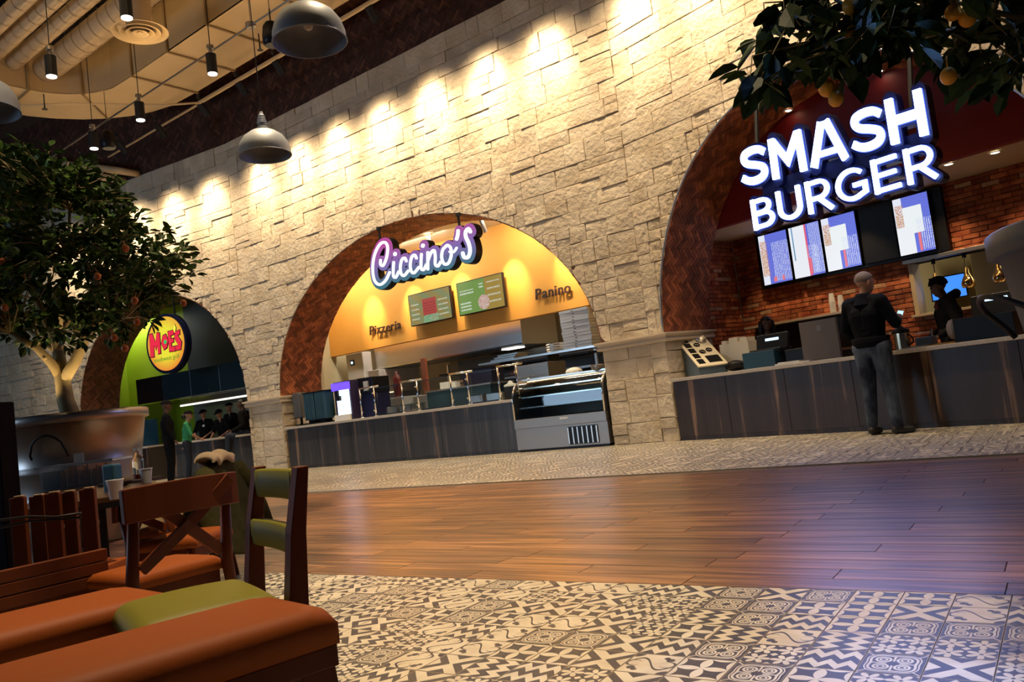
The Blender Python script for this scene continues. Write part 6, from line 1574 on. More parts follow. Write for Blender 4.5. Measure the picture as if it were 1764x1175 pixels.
# ------------------------------------------------------------------ galvanised tubs
def tub(c, rz, lb, mt=m_galv, R0=.68, R1=.47, H=1.30, hup=.17, hout=.05):
    t = thing('galvanised_tub', lb, 'planter', (c[0], c[1], 0), rz)
    prof = [(0, .0), (R1 - .02, .0), (R1, .02)]
    for z in (.45, .80):
        r_ = R1 + (R0 - R1) * z / H; prof += [(r_, z - .06), (r_ + .012, z - .04), (r_ + .002, z - .02), (r_ + .012, z), (r_ + .004, z + .02)]
    prof += [(R0 - .02, H - .10), (R0, H - .10), (R0 + .02, H - .09), (R0 + .02, H - .01), (R0 + .005, H), (R0 - .03, H - .0), (R0 - .035, H - .12)]
    q = MB(); q.lathe(prof, 64); q.build('shell', mt, t, smooth=True).data.polygons.foreach_set('use_smooth', [True] * (64 * (len(prof) - 1)))
    q = MB(); q.lathe([(0, H - .06), (R0 - .036, H - .10)], 40); q.build('soil', mat('soil', (.035, .022, .014), .95, bump=1, bscale=30, bdist=.03), t, smooth=True)
    for s_ in (0, 1):
        a = PI * s_ - PI / 2; r_ = R1 + (R0 - R1) * .80; z = 1.03; cx, cy = cos(a), sin(a); tx, ty = -sin(a), cos(a); R_ = R1 + (R0 - R1) * z / H + .01
        pts = []
        for k in range(11):
            w_ = -.16 + .32 * k / 10; sk = max(0, sin(PI * k / 10)) ** .5; up = -.10 + hup * sk; out = .03 + hout * sk; pts.append((cx * (R_ + out) + tx * w_, cy * (R_ + out) + ty * w_, z + up))
        q = MB(); q.tube([(cx * R_ + tx * -.16, cy * R_ + ty * -.16, z - .14)] + pts + [(cx * R_ + tx * .16, cy * R_ + ty * .16, z - .14)], .011, 8); q.build('handle', m_blackm, t, smooth=True)
    return t
CLT = (-8.60, 3.78); CRT = (.28, 3.82)
# handle of the left tub faces the camera; that of the right tub sticks out to its left
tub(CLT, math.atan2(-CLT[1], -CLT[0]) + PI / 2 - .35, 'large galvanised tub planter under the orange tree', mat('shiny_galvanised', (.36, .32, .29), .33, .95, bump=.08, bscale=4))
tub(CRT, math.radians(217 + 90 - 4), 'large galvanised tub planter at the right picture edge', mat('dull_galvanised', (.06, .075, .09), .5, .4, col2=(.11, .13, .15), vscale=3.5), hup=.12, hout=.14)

# ------------------------------------------------------------------ fruit trees
m_bark = mat('pale_bark', (.24, .17, .07), .8, col2=(.34, .26, .12), vscale=5, stretch=(1, 1, .3), bump=.5, bscale=18)
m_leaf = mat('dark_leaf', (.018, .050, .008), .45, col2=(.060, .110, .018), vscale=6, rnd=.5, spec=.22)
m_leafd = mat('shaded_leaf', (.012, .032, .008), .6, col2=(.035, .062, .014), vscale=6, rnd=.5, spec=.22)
def leaf_piece(p, d, up, L, W_, mt, rg):
    d = d.normalized(); sd = d.cross(up); sd = sd.normalized() if sd.length > 1e-3 else d.orthogonal().normalized(); nn = sd.cross(d)
    vs = [p, p + d * L * .22 + sd * W_ * .36 + nn * .10 * W_, p + d * L * .5 + sd * W_ * .5 + nn * .12 * W_, p + d * L * .8 + sd * W_ * .26 + nn * .02 * W_, p + d * L - nn * .12 * L, p + d * L * .8 - sd * W_ * .26 + nn * .02 * W_, p + d * L * .5 - sd * W_ * .5 + nn * .12 * W_, p + d * L * .22 - sd * W_ * .36 + nn * .10 * W_, p + d * L * .5 - nn * .06 * L]
    return (vs, [(0, 1, 8), (1, 2, 8), (2, 3, 8), (3, 4, 8), (8, 4, 5), (8, 5, 6), (8, 6, 7), (0, 8, 7)], rg.random(), mt, None)
def tree(base, limbs, tips, lb, leafL, mt, fruits, mfruit, frad, seed, per=16, name='fruit_tree', tk=1.0):
    rg = random.Random(seed); t = thing(name, lb, 'tree', base)
    B = Vector(base)
    for k, (pts, rs) in enumerate(limbs):
        q = MB(); q.tube([Vector(p) - B for p in pts], rs, 12); q.build('trunk' if k == 0 else 'limb', m_bark, t, smooth=True)
    lim = [Vector(p) for pts, _ in limbs[1:] for p in pts[1:]]
    tw = MB(); leaves = []
    for a, b in tips:
        if a is None: a = min(lim, key=lambda p: (p - b).length)
        m_ = (a + b) / 2 + Vector((rg.uniform(-.08, .08), rg.uniform(-.08, .08), rg.uniform(0, .12)))
        tw.tube([a - B, m_ - B, b - B], [.010 * tk, .006 * tk, .003 * tk], 5, False)
        for k in range(per):
            s_ = rg.random() ** .6; p = (m_.lerp(b, s_) if s_ > .3 else a.lerp(m_, .6 + s_)); ax = (b - m_).normalized()
            sidev = Vector((rg.gauss(0, 1), rg.gauss(0, 1), rg.gauss(-.25, .6))); d = (ax * .5 + sidev * .7); up = Vector((rg.gauss(0, .5), rg.gauss(0, .5), 1))
            L = leafL * rg.uniform(.7, 1.2); p = p + sidev * .03; leaves.append([Vector(v) - B for v in ()] or leaf_piece(p, d, up, L, L * .62, mt, rg))
    o = tw.build('twigs', m_bark, t, smooth=True); o['kind'] = 'stuff'
    t2 = [([tuple(Vector(v) - B) for v in vs], fs, rn, m_, uv) for vs, fs, rn, m_, uv in leaves]
    # sort by how large they show, the largest 300 become parts
    key = []
    for k, pc in enumerate(leaves):
        c = pc[0][8]; x, y, d = project(c); key.append(((0 if (-20 < x < 1784 and -20 < y < 1195) else 100) + d, k))
    key.sort(); near = [k for _, k in key[:300]]; rest = [k for _, k in key[300:]]
    for k in near:
        vs, fs, rn, m_, uv = t2[k]; me = bpy.data.meshes.new('leaf'); c = Vector(vs[0]); me.from_pydata([tuple(Vector(v) - c) for v in vs], [], fs); me.materials.append(m_)
        at = me.attributes.new('rnd', 'FLOAT', 'POINT'); at.data.foreach_set('value', [rn] * len(vs)); o = bpy.data.objects.new('leaf', me); COL.objects.link(o); o.parent = t; o.location = c
    q = MB()
    for k in rest: q.add(t2[k][0], t2[k][1], t2[k][2])
    o = q.build('leaves', mt, t); o['kind'] = 'stuff'
    for f in fruits:
        q = MB(); q.sphere((0, 0, 0), frad * rg.uniform(.9, 1.1), 14, 10, (1, 1, 1.12)); q.cyl((0, 0, frad), (0, 0, frad * 2.4), .003, n=5); o = q.build('fruit', mfruit, t, smooth=True); o.location = Vector(f) - B; o.rotation_euler = (rg.uniform(-.3, .3), rg.uniform(-.3, .3), 0)
    return t
D0 = 8.25
def P(x, y, dd=0.0): return dp(x, y, D0 + dd)
tb = Vector((CLT[0], CLT[1], 1.2))
limbs = [([tb, P(113, 690), P(106, 640), P(100, 605)], [.10, .082, .070, .055]),
         ([P(104, 650), P(88, 625, -.1), P(62, 598, -.25), P(18, 575, -.4)], [.05, .045, .038, .028]),
         ([P(110, 655), P(130, 622, -.05), P(150, 575, -.1), P(162, 556, -.1), P(188, 545, -.1), P(215, 548, 0)], [.06, .055, .045, .038, .028, .014]),
         ([P(101, 610), P(96, 590, 0), P(78, 548, .1), P(62, 515, .2), P(50, 480, .25)], [.05, .046, .040, .030, .022]),
         ([P(101, 607), P(108, 565, .15), P(135, 528, .35), P(165, 490, .6)], [.038, .03, .024, .014]),
         ([P(99, 605), P(72, 590, .2), P(52, 570, .35), P(30, 555, .6)], [.035, .028, .022, .016]),
         ([P(78, 618, -.2), P(66, 590, -.1), P(60, 560, -.1), P(62, 535, .0)], [.022, .018, .014, .010]),
         ([P(100, 600), P(104, 520, -.2), P(118, 440, -.3), P(120, 360, -.1)], [.038, .03, .02, .012])]
rg = random.Random(5); tips = []
def crown_ok(x, y):
    # crown outline as seen in the photograph
    if y > 600 + .10 * (x - 100) or y < 240: return False
    if y < 330: return -220 < x < 205 + (y - 300) * .25
    if y < 420: return -230 < x < 200 + (y - 320) * 1.35
    if y < 560: return -230 < x < 350
    return -200 < x < 290
ctr = P(75, 440); cnt = 0
while cnt < 430:
    v = Vector((rg.gauss(0, 1), rg.gauss(0, 1), rg.gauss(0, 1))).normalized(); r_ = rg.uniform(.35, 1) ** .6
    p = ctr + Vector((v.x * 1.55, v.y * 1.55, v.z * 1.12)) * r_
    x, y, d = project(p)
    if not crown_ok(x, y): continue
    if p.z < 1.95: continue
    if 560 < y and rg.random() < .35: continue
    tips.append((None, p)); cnt += 1
fr_px = [(216, 428), (168, 476), (232, 518), (316, 522), (236, 555), (197, 582), (215, 600), (3, 450), (8, 530)]
tree(tb, limbs, tips, 'bushy orange tree with forked pale trunk lit from below', .115, m_leaf, [dp(x, y, D0 - 1.0 - .1 * (i % 3)) for i, (x, y) in enumerate(fr_px)], mat('orange_fruit', (.45, .12, .015), .5), .031, 3, 17, 'orange_tree')
# right tree: trunk out of frame, lower sprays in view
tb = Vector((CRT[0], CRT[1], 1.2)); DR = 2.95
def Q(x, y, dd=0.0): return dp(x, y, DR + dd)
fork = Vector((CRT[0] - .02, CRT[1], 2.1))
limbs = [([tb, Vector((CRT[0], CRT[1], 1.7)), fork], [.12, .10, .085]),
         ([fork, Q(1850, 60, .2), Q(1764, 32, .1), Q(1700, 18, 0), Q(1640, 2, -.1)], [.05, .03, .012, .010, .006]),
         ([fork, Q(1900, -60, .1), Q(1760, -90, 0), Q(1560, -110, -.1), Q(1440, -80, -.1)], [.05, .035, .024, .018, .010]),
         ([fork, Q(1990, -150, -.2), Q(1960, -300, -.3)], [.05, .03, .02]), ([fork, Q(2100, -60, .4), Q(2250, -160, .6)], [.05, .03, .02]),
         ([fork, Q(1960, -120, .7), Q(1900, -200, 1.0)], [.05, .03, .02]),
         ([Q(1764, 32, .1), Q(1700, 62, .05), Q(1650, 48, 0), Q(1600, 62, -.1), Q(1540, 72, -.1), Q(1480, 85, -.1)], [.012, .009, .008, .007, .006, .005])]
sp = [((1440, -80), (1392, -6)), ((1440, -60), (1352, 40)), ((1400, 0), (1322, 95)), ((1420, 20), (1368, 95)), ((1392, 60), (1300, 160)), ((1420, 90), (1315, 150)), ((1440, 100), (1345, 140)), ((1480, 40), (1420, 75)), ((1480, -20), (1440, 60)),
      ((1490, 50), (1436, 112)), ((1510, 40), (1456, 100)), ((1540, 10), (1505, 66)), ((1560, 0), (1524, 60)), ((1520, -20), (1480, 40)), ((1580, -20), (1560, 60)), ((1600, 20), (1572, 74)), ((1610, 0), (1604, 62)), ((1640, 0), (1600, 60)),
      ((1650, 60), (1630, 110)), ((1680, 40), (1660, 95)), ((1700, 62), (1700, 130)), ((1720, 80), (1735, 150)), ((1750, 60), (1764, 120)), ((1760, 100), (1720, 140)), ((1700, 20), (1740, 60)), ((1660, 60), (1672, 120)), ((1560, 20), (1520, 62)), ((1470, 80), (1400, 118)),
      ((1470, 0), (1400, 20)), ((1500, -40), (1500, 20)), ((1620, -40), (1650, 20)), ((1700, -40), (1720, 20)), ((1800, 60), (1790, 140)), ((1840, 100), (1830, 160)), ((1550, 0), (1600, 20)), ((1430, 40), (1400, 60)), ((1535, 0), (1545, 60)), ((1590, 10), (1548, 64)), ((1470, 90), (1405, 100))]
rg = random.Random(9); tips = []
for a, b in sp:
    for k in range(2):
        dd = rg.uniform(-.25, .3); j = lambda s_: rg.uniform(-s_, s_) * k; tips.append((Q(a[0] + j(14), a[1] + j(14), dd), Q(b[0] + j(14), b[1] + j(10) - 6, dd - .05)))
n_vis = len(tips); ctr = Vector((CRT[0], CRT[1], 3.0))
while len(tips) < n_vis + 240:
    v = Vector((rg.gauss(0, 1), rg.gauss(0, 1), rg.gauss(0, 1))).normalized(); p = ctr + Vector((v.x * 1.45, v.y * 1.45, v.z * 1.0)) * rg.uniform(.5, 1)
    x, y, d = project(p)
    if -60 < x < 1840 and y > -60: continue
    if p.z < 2.0: continue
    tips.append((None, p))
lem = [(1466, 10, -.1), (1468, 60, -.1), (1641, 22, -.1), (1667, 30, -.12), (1424, 152, -.12), (1440, 170, -.14), (1634, 131, -.1)]
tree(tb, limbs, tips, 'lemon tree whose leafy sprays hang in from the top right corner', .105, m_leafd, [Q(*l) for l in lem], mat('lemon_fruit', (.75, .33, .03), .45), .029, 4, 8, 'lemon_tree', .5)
# ================================================================== people
m_skinl = mat('light_skin', (.50, .27, .17), .5); m_skind = mat('dark_skin', (.10, .045, .025), .5); m_skinm = mat('mid_skin', (.33, .17, .10), .5)
m_hairb = mat('black_hair', (.010, .008, .007), .5, bump=.6, bscale=60)
m_eye = mat('eye_dark', (.01, .01, .01), .2)
def V3(*a): return Vector(a)
def rounded(q, p, r0, q2, r1, n=12):
    """closed tapered capsule"""
    a, b = Vector(p), Vector(q2); d = b - a; L = d.length
    if L < 1e-6: d = Vector((0, 0, 1)); L = 1e-6
    d = d / (L if L > 1e-6 else 1); d.normalize(); ux = d.orthogonal().normalized(); uy = d.cross(ux); rg_ = []
    for k in range(1, 5): t = PI / 2 * k / 4; rg_.append((a - d * r0 * cos(t), r0 * sin(t)))
    for k in range(4, 0, -1): t = PI / 2 * k / 4; rg_.append((b + d * r1 * cos(t), r1 * sin(t)))
    vs = [a - d * r0]
    for c, r_ in rg_: vs += [c + (ux * cos(2 * PI * i / n) + uy * sin(2 * PI * i / n)) * r_ for i in range(n)]
    vs.append(b + d * r1); e = len(vs) - 1; m_ = len(rg_)
    fs = [(0, 1 + (i + 1) % n, 1 + i) for i in range(n)]
    for j in range(m_ - 1):
        fs += [(1 + j * n + i, 1 + j * n + (i + 1) % n, 1 + (j + 1) * n + (i + 1) % n, 1 + (j + 1) * n + i) for i in range(n)]
    fs += [(e, 1 + (m_ - 1) * n + i, 1 + (m_ - 1) * n + (i + 1) % n) for i in range(n)]
    return q.add(vs, fs)
def body_mesh(caps, mats, voxel, smooth=3):
    """one continuous skin over all capsules (p, r, q, r, material index), materials by the nearest capsule"""
    q = MB()
    for p, r0, p2, r1, _ in caps: rounded(q, p, r0, p2, r1)
    me = bpy.data.meshes.new('body'); me.from_pydata(q.v, [], q.f); o = bpy.data.objects.new('tmp', me); COL.objects.link(o)
    r = o.modifiers.new('r', 'REMESH'); r.mode = 'VOXEL'; r.voxel_size = voxel; s_ = o.modifiers.new('s', 'SMOOTH'); s_.factor = .5; s_.iterations = smooth
    bpy.context.view_layer.update()
    out = bpy.data.meshes.new_from_object(o.evaluated_get(bpy.context.evaluated_depsgraph_get())); bpy.data.objects.remove(o)
    out.materials.clear()
    for m_ in mats: out.materials.append(m_)
    n = len(out.polygons); c = np.empty(n * 3); out.polygons.foreach_get('center', c); c = c.reshape(-1, 3)
    best = np.full(n, 1e9); mi = np.zeros(n, dtype=np.int32)
    for p, r0, p2, r1, k in caps:
        a = np.array(p); d = np.array(p2) - a; L2 = max(float(d @ d), 1e-9); t = np.clip(((c - a) @ d) / L2, 0, 1)
        dist = np.linalg.norm(c - (a + t[:, None] * d), axis=1) - (r0 + (r1 - r0) * t); w_ = dist < best; best[w_] = dist[w_]; mi[w_] = k
    out.polygons.foreach_set('material_index', mi); out.polygons.foreach_set('use_smooth', [True] * n)
    at = out.attributes.new('rnd', 'FLOAT', 'POINT'); at.data.foreach_set('value', [.5] * len(out.vertices)); out.update(); return out
def hand(caps, w, dirn, side, s, curl=.5, k=0, palm_n=None):
    """palm, four unequal bent fingers and a thumb off the side of the palm"""
    d = dirn.normalized(); sd = (side - d * side.dot(d)).normalized(); nn = d.cross(sd)
    caps.append((w, .024 * s, w + d * .03 * s, .026 * s, k)); pc = w + d * .085 * s
    for j in (-1, -.35, .35, 1): caps.append((w + d * .03 * s + sd * .018 * s * j, .016 * s, pc + sd * .027 * s * j, .014 * s, k))
    for j, L in ((-1, .065), (-.35, .078), (.35, .083), (1, .072)):
        a = pc + sd * .028 * s * j; b = a + (d * cos(curl) + nn * sin(curl)) * L * .5 * s; c = b + (d * cos(curl * 2.1) + nn * sin(curl * 2.1)) * L * .5 * s
        caps.append((a, .0095 * s, b, .009 * s, k)); caps.append((b, .009 * s, c, .0075 * s, k))
    a = w + d * .025 * s + sd * .03 * s; b = a + (d * .7 + sd * .6 + nn * .3).normalized() * .04 * s; c = b + (d * .9 + sd * .2 + nn * .4).normalized() * .03 * s
    caps.append((a, .013 * s, b, .011 * s, k)); caps.append((b, .011 * s, c, .009 * s, k))
def person(label, loc, rz, H=1.75, J=None, mats=None, voxel=.012, bulk=1.0, lean=0.0, headturn=0.0, headtilt=0.0, group=None, extra=None, curl=.5, sleeves=True, lower=True, name='person'):
    """faces local -Y. materials: 0 skin 1 top 2 trousers 3 shoes"""
    s = H / 1.75; j = dict(pelvis=(0, 0, .95), waist=(0, .005, 1.08), chest=(0, .01, 1.28), neck=(0, .02, 1.475), head=(0, -.01, 1.635),
        hl=(.09, 0, .90), kl=(.105, -.015, .50), al=(.11, .03, .09), tl=(.13, -.13, .035), hr=(-.09, 0, .90), kr=(-.105, -.015, .50), ar=(-.11, .03, .09), tr=(-.13, -.13, .035),
        sl=(.175, .015, 1.41), el=(.235, .03, 1.14), wl=(.235, -.08, .92), sr=(-.175, .015, 1.41), er=(-.235, .03, 1.14), wr=(-.235, -.08, .92))
    j.update(J or {}); j = {k: Vector(v) * s for k, v in j.items()}
    if lean:
        R_ = Matrix.Rotation(lean, 3, 'X'); pv = j['pelvis'].copy()
        for k in ('waist', 'chest', 'neck', 'head', 'sl', 'sr'): j[k] = pv + R_ @ (j[k] - pv)
    b = bulk * s; C_ = []
    hx = Vector((1, 0, 0)); shx = (j['sl'] - j['sr']).normalized()
    add = lambda a, r0, c, r1, k: C_.append((a, r0, c, r1, k))
    # torso
    add(j['hl'] + V3(-.01, 0, .03), .115 * b, j['hr'] + V3(.01, 0, .03), .115 * b, 2)
    add(j['pelvis'] + V3(.03, 0, .04), .125 * b, j['waist'] + V3(.02, 0, 0), .118 * b, 1); add(j['pelvis'] + V3(-.03, 0, .04), .125 * b, j['waist'] + V3(-.02, 0, 0), .118 * b, 1)
    for sg, sh in ((1, 'sl'), (-1, 'sr')):
        add(j['waist'] + shx * .035 * sg, .115 * b, j['chest'] + shx * .06 * sg, .122 * b, 1)
        add(j['chest'] + shx * .06 * sg, .118 * b, j[sh] - shx * .045 * sg + V3(0, 0, -.03), .078 * b, 1)
        add(j[sh] - shx * .02 * sg, .070 * b, j['neck'] + V3(0, 0, -.03) + shx * .03 * sg, .052 * b, 1)
    # neck and head
    add(j['neck'] + V3(0, .005, -.03), .056 * s, j['head'] + V3(0, .01, -.06) * s, .050 * s, 0)
    R2 = Matrix.Rotation(headturn, 3, 'Z') @ Matrix.Rotation(headtilt, 3, 'X'); hd = j['head']
    hp = lambda x, y, z: hd + R2 @ (Vector((x, y, z)) * s)
    add(hp(0, .018, .035), .087 * s, hp(0, -.012, .02), .083 * s, 0); add(hp(0, -.02, -.01), .074 * s, hp(0, -.055, -.075), .038 * s, 0)
    add(hp(.028, -.03, -.06), .036 * s, hp(-.028, -.03, -.06), .036 * s, 0)
    add(hp(0, -.086, .005), .010 * s, hp(0, -.108, -.028), .013 * s, 0)
    for sg in (1, -1): add(hp(.079 * sg, .012, .012), .013 * s, hp(.084 * sg, .018, -.025), .010 * s, 0); add(hp(.035 * sg, -.078, .022), .016 * s, hp(.02 * sg, -.084, .026), .012 * s, 0)
    add(hp(.02, -.088, -.052), .010 * s, hp(-.02, -.088, -.052), .010 * s, 0)
    # arms
    for sh, el, wr, sg in (('sl', 'el', 'wl', 1), ('sr', 'er', 'wr', -1)):
        add(j[sh], .066 * b, j[el], .050 * b, 1); d = (j[wr] - j[el])
        if sleeves: add(j[el], .050 * b, j[el] + d * .9, .039 * b, 1); add(j[el] + d * .88, .028 * s, j[wr], .026 * s, 0)
        else: add(j[el], .036 * s, j[wr], .027 * s, 0)
        hand(C_, j[wr], d, Vector((-sg, -.3, .2)), s, curl, 0)
    if lower:
        for h_, k_, a_, t_ in (('hl', 'kl', 'al', 'tl'), ('hr', 'kr', 'ar', 'tr')):
            add(j[h_], .100 * b, j[k_], .067 * b, 2); add(j[k_], .066 * b, j[a_] + V3(0, 0, .03), .052 * b, 2)
            fd = (j[t_] - j[a_]); fd.z = 0; fd.normalize(); add(j[a_] - fd * .03 + V3(0, 0, -.045), .044 * s, j[t_], .036 * s, 3); add(j[a_] - fd * .04 * s + V3(0, 0, -.055), .032 * s, j[a_] - fd * .02 + V3(0, 0, -.055), .032 * s, 3)
    C_ = [(tuple(a), r0, tuple(c), r1, k) for a, r0, c, r1, k in C_]
    t = thing(name, label, 'person', loc, rz, group)
    me = body_mesh(C_, mats, voxel); o = bpy.data.objects.new('body', me); COL.objects.link(o); o.parent = t
    for sg in (1, -1):
        q = MB(); c = hp(.031 * sg, -.092, .018); q.sphere(c, .0105 * s, 8, 6, (1.3, .6, .8)); q.build('eye', m_eye, t, smooth=True)
    q = MB(); c0, c1 = hp(.022, -.098, -.050), hp(-.022, -.098, -.050); q.cyl(c0, c1, .004 * s, n=6); q.build('mouth', mat('lip', (.22, .07, .05), .5), t)
    if extra: extra(t, j, hp, s, R2)
    return t
def cap_(mt, brim=True):
    def f(t, j, hp, s, R2):
        q = MB(); n = 18; vs = []; fs = []
        for l in range(7):
            a = PI / 2 * l / 6
            for i in range(n):
                b = 2 * PI * i / n; r_ = .104 * cos(a); vs.append(hp(r_ * .93 * cos(b), .004 + r_ * 1.08 * sin(b), .045 + .088 * sin(a)))
        for l in range(6):
            for i in range(n): fs.append((l * n + i, l * n + (i + 1) % n, (l + 1) * n + (i + 1) % n, (l + 1) * n + i))
        q.add(vs, fs); c = q.build('cap', mt, t, smooth=True)
        if brim:
            q = MB(); vs = []
            for k in range(9):
                a = PI + PI * k / 8; vs += [hp(.088 * cos(a), -.06 + .05 * sin(a), .050), hp(.085 * cos(a), -.075 + .115 * sin(a), .040)]
            q.add(vs + [v + Vector((0, 0, .006)) for v in vs], [(2 * k, 2 * k + 1, 2 * k + 3, 2 * k + 2) for k in range(8)] + [(18 + 2 * k + 2, 18 + 2 * k + 3, 18 + 2 * k + 1, 18 + 2 * k) for k in range(8)] + [(2 * k + 1, 18 + 2 * k + 1, 18 + 2 * k + 3, 2 * k + 3) for k in range(8)]); q.build('brim', mt, c)
    return f
def hair_(mt, long=False, cover=.0, thick=.006):
    def f(t, j, hp, s, R2):
        q = MB(); n = 20; vs = []; fs = []; m_ = 9
        for l in range(m_):
            a = PI / 2 - (PI * .62) * l / (m_ - 1)
            for i in range(n):
                b = 2 * PI * i / n; fr = max(0, -sin(b)); aa = max(a, a if fr < .3 else min(PI / 2, .35 + (a - .35) * 1.0) if a > .35 else .35 - .0)
                r_ = (.093 + thick) * cos(aa); vs.append(hp(r_ * .93 * cos(b), .008 + r_ * 1.10 * sin(b), .032 + (.093 + thick) * sin(aa)))
        for l in range(m_ - 1):
            for i in range(n): fs.append((l * n + i, l * n + (i + 1) % n, (l + 1) * n + (i + 1) % n, (l + 1) * n + i))
        q.add(vs, fs); q.build('hair', mt, t, smooth=True)
        if long:
            q = MB()
            for k in range(9):
                a = -.25 + (PI + .5) * k / 8; x, y = .085 * cos(a), .02 + .085 * sin(a); q.tube([hp(x, y, .05), hp(x * 1.15, y * 1.1, -.05), hp(x * 1.2, y * 1.15, -.16), hp(x * 1.0, y * 1.05, -.24)], [.030, .034, .030, .012], 8)
            q.build('long_hair', mt, t, smooth=True)
    return f
m_blackc = mat('black_cloth', (.005, .005, .006), .9, spec=.15, bump=.5, bscale=10, bdist=.02); m_navyc = mat('navy_cloth', (.005, .006, .010), .9, spec=.15, bump=.6, bscale=9, bdist=.03)
m_jean = mat('blue_denim', (.012, .020, .042), .85, col2=(.10, .135, .19), vscale=6, vamt=.30, stretch=(1, 1, .6), bump=.7, bscale=11, bdist=.03)
m_jean2 = mat('dark_denim', (.012, .018, .035), .85, bump=.4, bscale=10)
m_shoe = mat('dark_shoe', (.03, .028, .026), .6); m_greenc = mat('green_cloth', (.03, .27, .11), .8, bump=.4, bscale=9, bdist=.02)

# standing man at the burger counter, seen from behind, left hand on the counter, phone in the right hand
u_, z_ = FR.at(1527, 740, -.42)
def man_extra(t, j, hp, s, R2):
    hair_(mat('grey_stubble', (.16, .125, .10), .8, bump=.4, bscale=80), thick=.002)(t, j, hp, s, R2)
    q = MB(); q.lathe([(.12, -.07), (.098, -.02), (.084, .03), (.078, .062), (.070, .062), (.070, .0)], 20, tuple(j['neck'] + Vector((0, .005, -.02)))); q.build('collar', m_navyc, t, smooth=True)
    q = MB(); z = .93 * s; q.lathe([(.150 * s, .0), (.158 * s, .03), (.165 * s, .10), (.155 * s, .12)], 24, (0, 0, z), 1.22, .98); q.build('jacket_hem', m_navyc, t, smooth=True)
    q = MB(); q.box(-.20, -.17, .03, .05, .80, .88); q.build('belt_tag', mat('tag_grey', (.4, .4, .38), .5), t)
man = person('balding person in dark jacket and blue jeans standing at the burger counter, back turned', FR.w(u_, -.46, 0), RA + PI, 1.88,
    J=dict(hl=(.09, 0, .90), kl=(.11, .0, .50), al=(.15, .05, .09), tl=(.22, -.06, .035), hr=(-.09, 0, .90), kr=(-.10, -.02, .5), ar=(-.11, .02, .09), tr=(-.13, -.13, .035),
           el=(.27, -.06, 1.16), wl=(.27, -.24, .965), er=(-.27, -.02, 1.15), wr=(-.26, -.26, 1.24), head=(-.015, -.02, 1.625)),
    mats=[m_skinl, m_navyc, m_jean, m_shoe], voxel=.009, bulk=1.13, headturn=-.35, headtilt=.18, extra=man_extra, curl=.45) if 0 else None
def pmat(j): return j
man = person('balding person in dark jacket and blue jeans standing at the burger counter, back turned', FR.w(u_, -.46, 0), RA + PI, 1.88,
    J=dict(kl=(.10, -.01, .50), al=(.11, .03, .09), tl=(.12, -.13, .035), kr=(-.12, .0, .5), ar=(-.17, .05, .09), tr=(-.27, -.03, .035),
           el=(.27, -.02, 1.15), wl=(.25, -.25, .97), er=(-.27, -.04, 1.15), wr=(-.17, -.33, 1.19), head=(-.015, -.03, 1.625)),
    mats=[m_skinl, m_navyc, m_jean, m_shoe], voxel=.009, bulk=1.13, headturn=-.45, headtilt=.16, extra=man_extra, curl=.5)
u2, z2 = FR.at(1556, 528, -.62)
hw = man.matrix_basis @ Vector((-.125 * 1.074, -.45 * 1.074, 1.205 * 1.074))
t = thing('mobile_phone', 'small lit mobile phone in the hand of the standing person', 'phone', hw, RA + .5)
MT = Matrix.Rotation(-.6, 4, 'X') @ Matrix.Rotation(.35, 4, 'Y'); q = MB(); q.tf(MT).box(-.035, .035, 0, .008, 0, .13); q.build('case', m_black, t, bevel=.002); q = MB(); q.tf(MT).box(-.031, .031, -.001, 0, .008, .122); q.build('lit_display', mat('phone_glow', (.5, .8, 1), .3, emit=(.45, .75, .95), estr=1.4), t)

def hood_extra(t, j, hp, s, R2):
    q = MB(); n = 18; vs = []; fs = []
    for l in range(8):
        a = PI / 2 - (PI * .60) * l / 7
        for i in range(n):
            b = 2 * PI * i / n; r_ = .106 * cos(a); vs.append(hp(r_ * .93 * cos(b), .006 + r_ * 1.08 * sin(b), .030 + .108 * sin(max(a, .18 if sin(b) < -.2 else a))))
    for l in range(7):
        for i in range(n): fs.append((l * n + i, l * n + (i + 1) % n, (l + 1) * n + (i + 1) % n, (l + 1) * n + i))
    q.add(vs, fs); q.build('knit_hat', m_blackc, t, smooth=True)
    q = MB(); c = j['neck']; q.tube([tuple(c + Vector((x, y, z))) for x, y, z in ((.09, -.10, -.10), (.12, .0, -.02), (.09, .10, .03), (0, .14, .05), (-.09, .10, .03), (-.12, .0, -.02), (-.09, -.10, -.10))], [.03, .045, .055, .06, .055, .045, .03], 10); q.build('hood_roll', m_blackc, t, smooth=True)
    q = MB(); q.prism([(-.07, 1.02), (.07, 1.02), (.085, 1.44), (0, 1.50), (-.085, 1.44)], -.15, -.12); q.build('red_lining', mat('red_lining', (.10, .008, .010), .8), t, smooth=False)
u_, z_ = FR.at(1640, 560, 1.35)
person('person in a black knit hat and dark coat with red lining behind the burger counter', FR.w(u_, 1.35, 0), RA - .95, 1.80, J=dict(el=(.27, .02, 1.13), wl=(.2, -.2, 1.02), er=(-.27, .02, 1.13), wr=(-.2, -.22, 1.02)),
    mats=[m_skind, m_blackc, m_blackc, m_shoe], voxel=.013, bulk=1.22, lean=.10, headtilt=.30, extra=hood_extra)
u_, z_ = FR.at(1322, 570, 1.35)
person('person with long black hair behind the left till, only head and shoulders in view', FR.w(u_, 1.35, 0), RA + .75, 1.70, mats=[m_skind, m_blackc, m_blackc, m_shoe], voxel=.013, bulk=.88, headtilt=.1, extra=hair_(m_hairb, True))

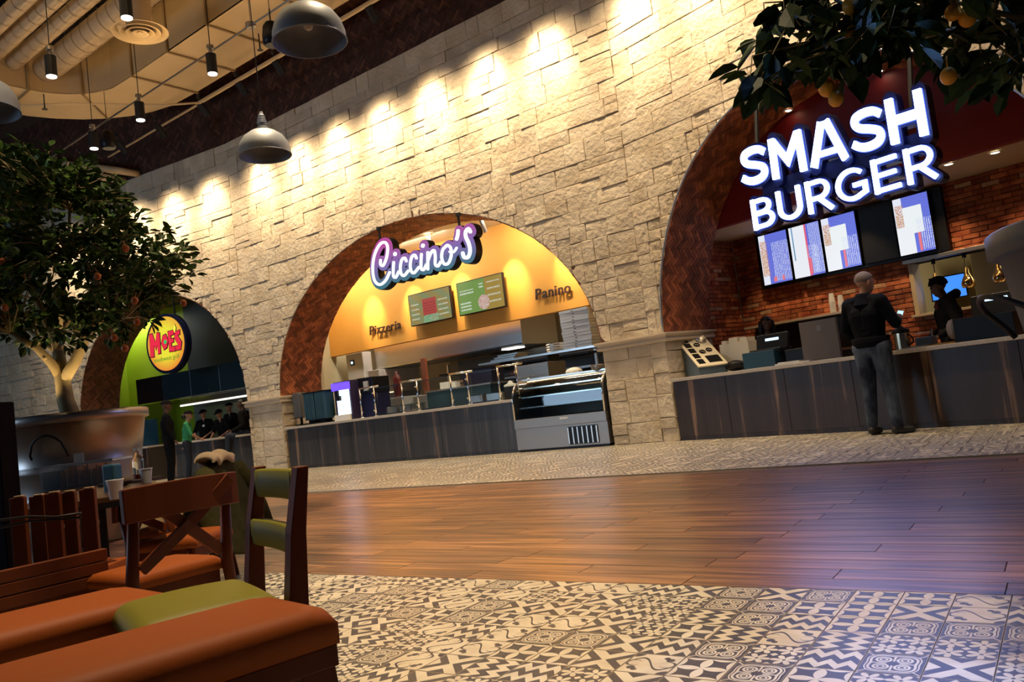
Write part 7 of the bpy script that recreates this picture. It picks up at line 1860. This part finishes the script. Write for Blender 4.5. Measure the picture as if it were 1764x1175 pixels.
# people at the grill
g1 = gp(298, 836); 
person('tall person in black with a black cap standing in front of the grill counter', (g1.x, g1.y, 0), LA + 2.6, 1.82, mats=[m_skind, m_blackc, m_blackc, m_shoe], voxel=.014, bulk=1.08, extra=cap_(m_blackc), headturn=.35)
g2 = FL.w(FL.at(322, 760, -.75)[0], -.75, 0)
def green_extra(t, j, hp, s, R2):
    cap_(m_blackc)(t, j, hp, s, R2); q = MB(); q.sphere(hp(0, .12, -.02), .05 * s, 10, 8, (1, 1.2, 1.3)); q.build('hair_bun', m_hairb, t, smooth=True)
person('person in a green shirt and dark cap leaning toward the grill counter', g2, LA + 2.25, 1.60, J=dict(el=(.25, .09, 1.16), wl=(.26, .13, .92), er=(-.20, -.15, 1.15), wr=(-.10, -.33, 1.02)),
    mats=[m_skinm, m_greenc, m_jean2, m_shoe], voxel=.013, bulk=.88, lean=.12, sleeves=False, extra=green_extra)
def badge(t, j, hp, s, R2):
    cap_(m_blackc)(t, j, hp, s, R2); q = MB(); c = j['chest']; q.box(c.x + .02, c.x + .08, c.y - .15, c.y - .135, c.z + .0, c.z + .05); q.build('name_badge', m_white, t)
u_, _ = FL.at(352, 730, 1.35); person('staff member in black with a cap and white badge behind the grill counter', FL.w(u_, 1.35, 0), LA + .35, 1.68, J=dict(el=(.28, -.05, 1.14), wl=(.12, -.28, .98), er=(-.28, -.05, 1.14), wr=(-.12, -.28, .98)), mats=[m_skinm, m_blackc, m_blackc, m_shoe], voxel=.014, bulk=1.12, sleeves=False, extra=badge, headtilt=.15, headturn=-.2)
u_, _ = FL.at(384, 735, 1.25); person('second staff member in black bending over the grill counter next to the seated person', FL.w(u_, 1.25, 0), LA + .2, 1.62, J=dict(el=(.26, -.08, 1.12), wl=(.16, -.3, 1.0), er=(-.26, -.08, 1.12), wr=(-.18, -.3, 1.0)), mats=[m_skinm, m_blackc, m_blackc, m_shoe], voxel=.014, sleeves=False, extra=cap_(m_blackc), lean=.16, headtilt=.3)
u_, _ = FL.at(390, 700, 1.7); person('third staff member mostly hidden behind the seated person at the grill', FL.w(u_ + .05, 1.75, 0), LA, 1.78, mats=[m_skinm, m_blackc, m_blackc, m_shoe], voxel=.015, extra=cap_(m_blackc))
u_, _ = FL.at(415, 740, .2); person('person in a dark jacket sitting on the grill counter', FL.w(u_, .38, -.04), LA + 2.35 - PI - .35, 1.78,
    J=dict(kl=(.16, -.40, .93), al=(.18, -.42, .50), tl=(.19, -.58, .45), kr=(-.14, -.36, .93), ar=(-.16, -.40, .52), tr=(-.17, -.56, .46), wl=(.15, -.30, 1.02), wr=(-.12, -.32, 1.05)),
    mats=[m_skind, m_blackc, m_jean2, m_shoe], voxel=.014, bulk=1.1, lean=.10, extra=hair_(m_hairb, thick=.002))
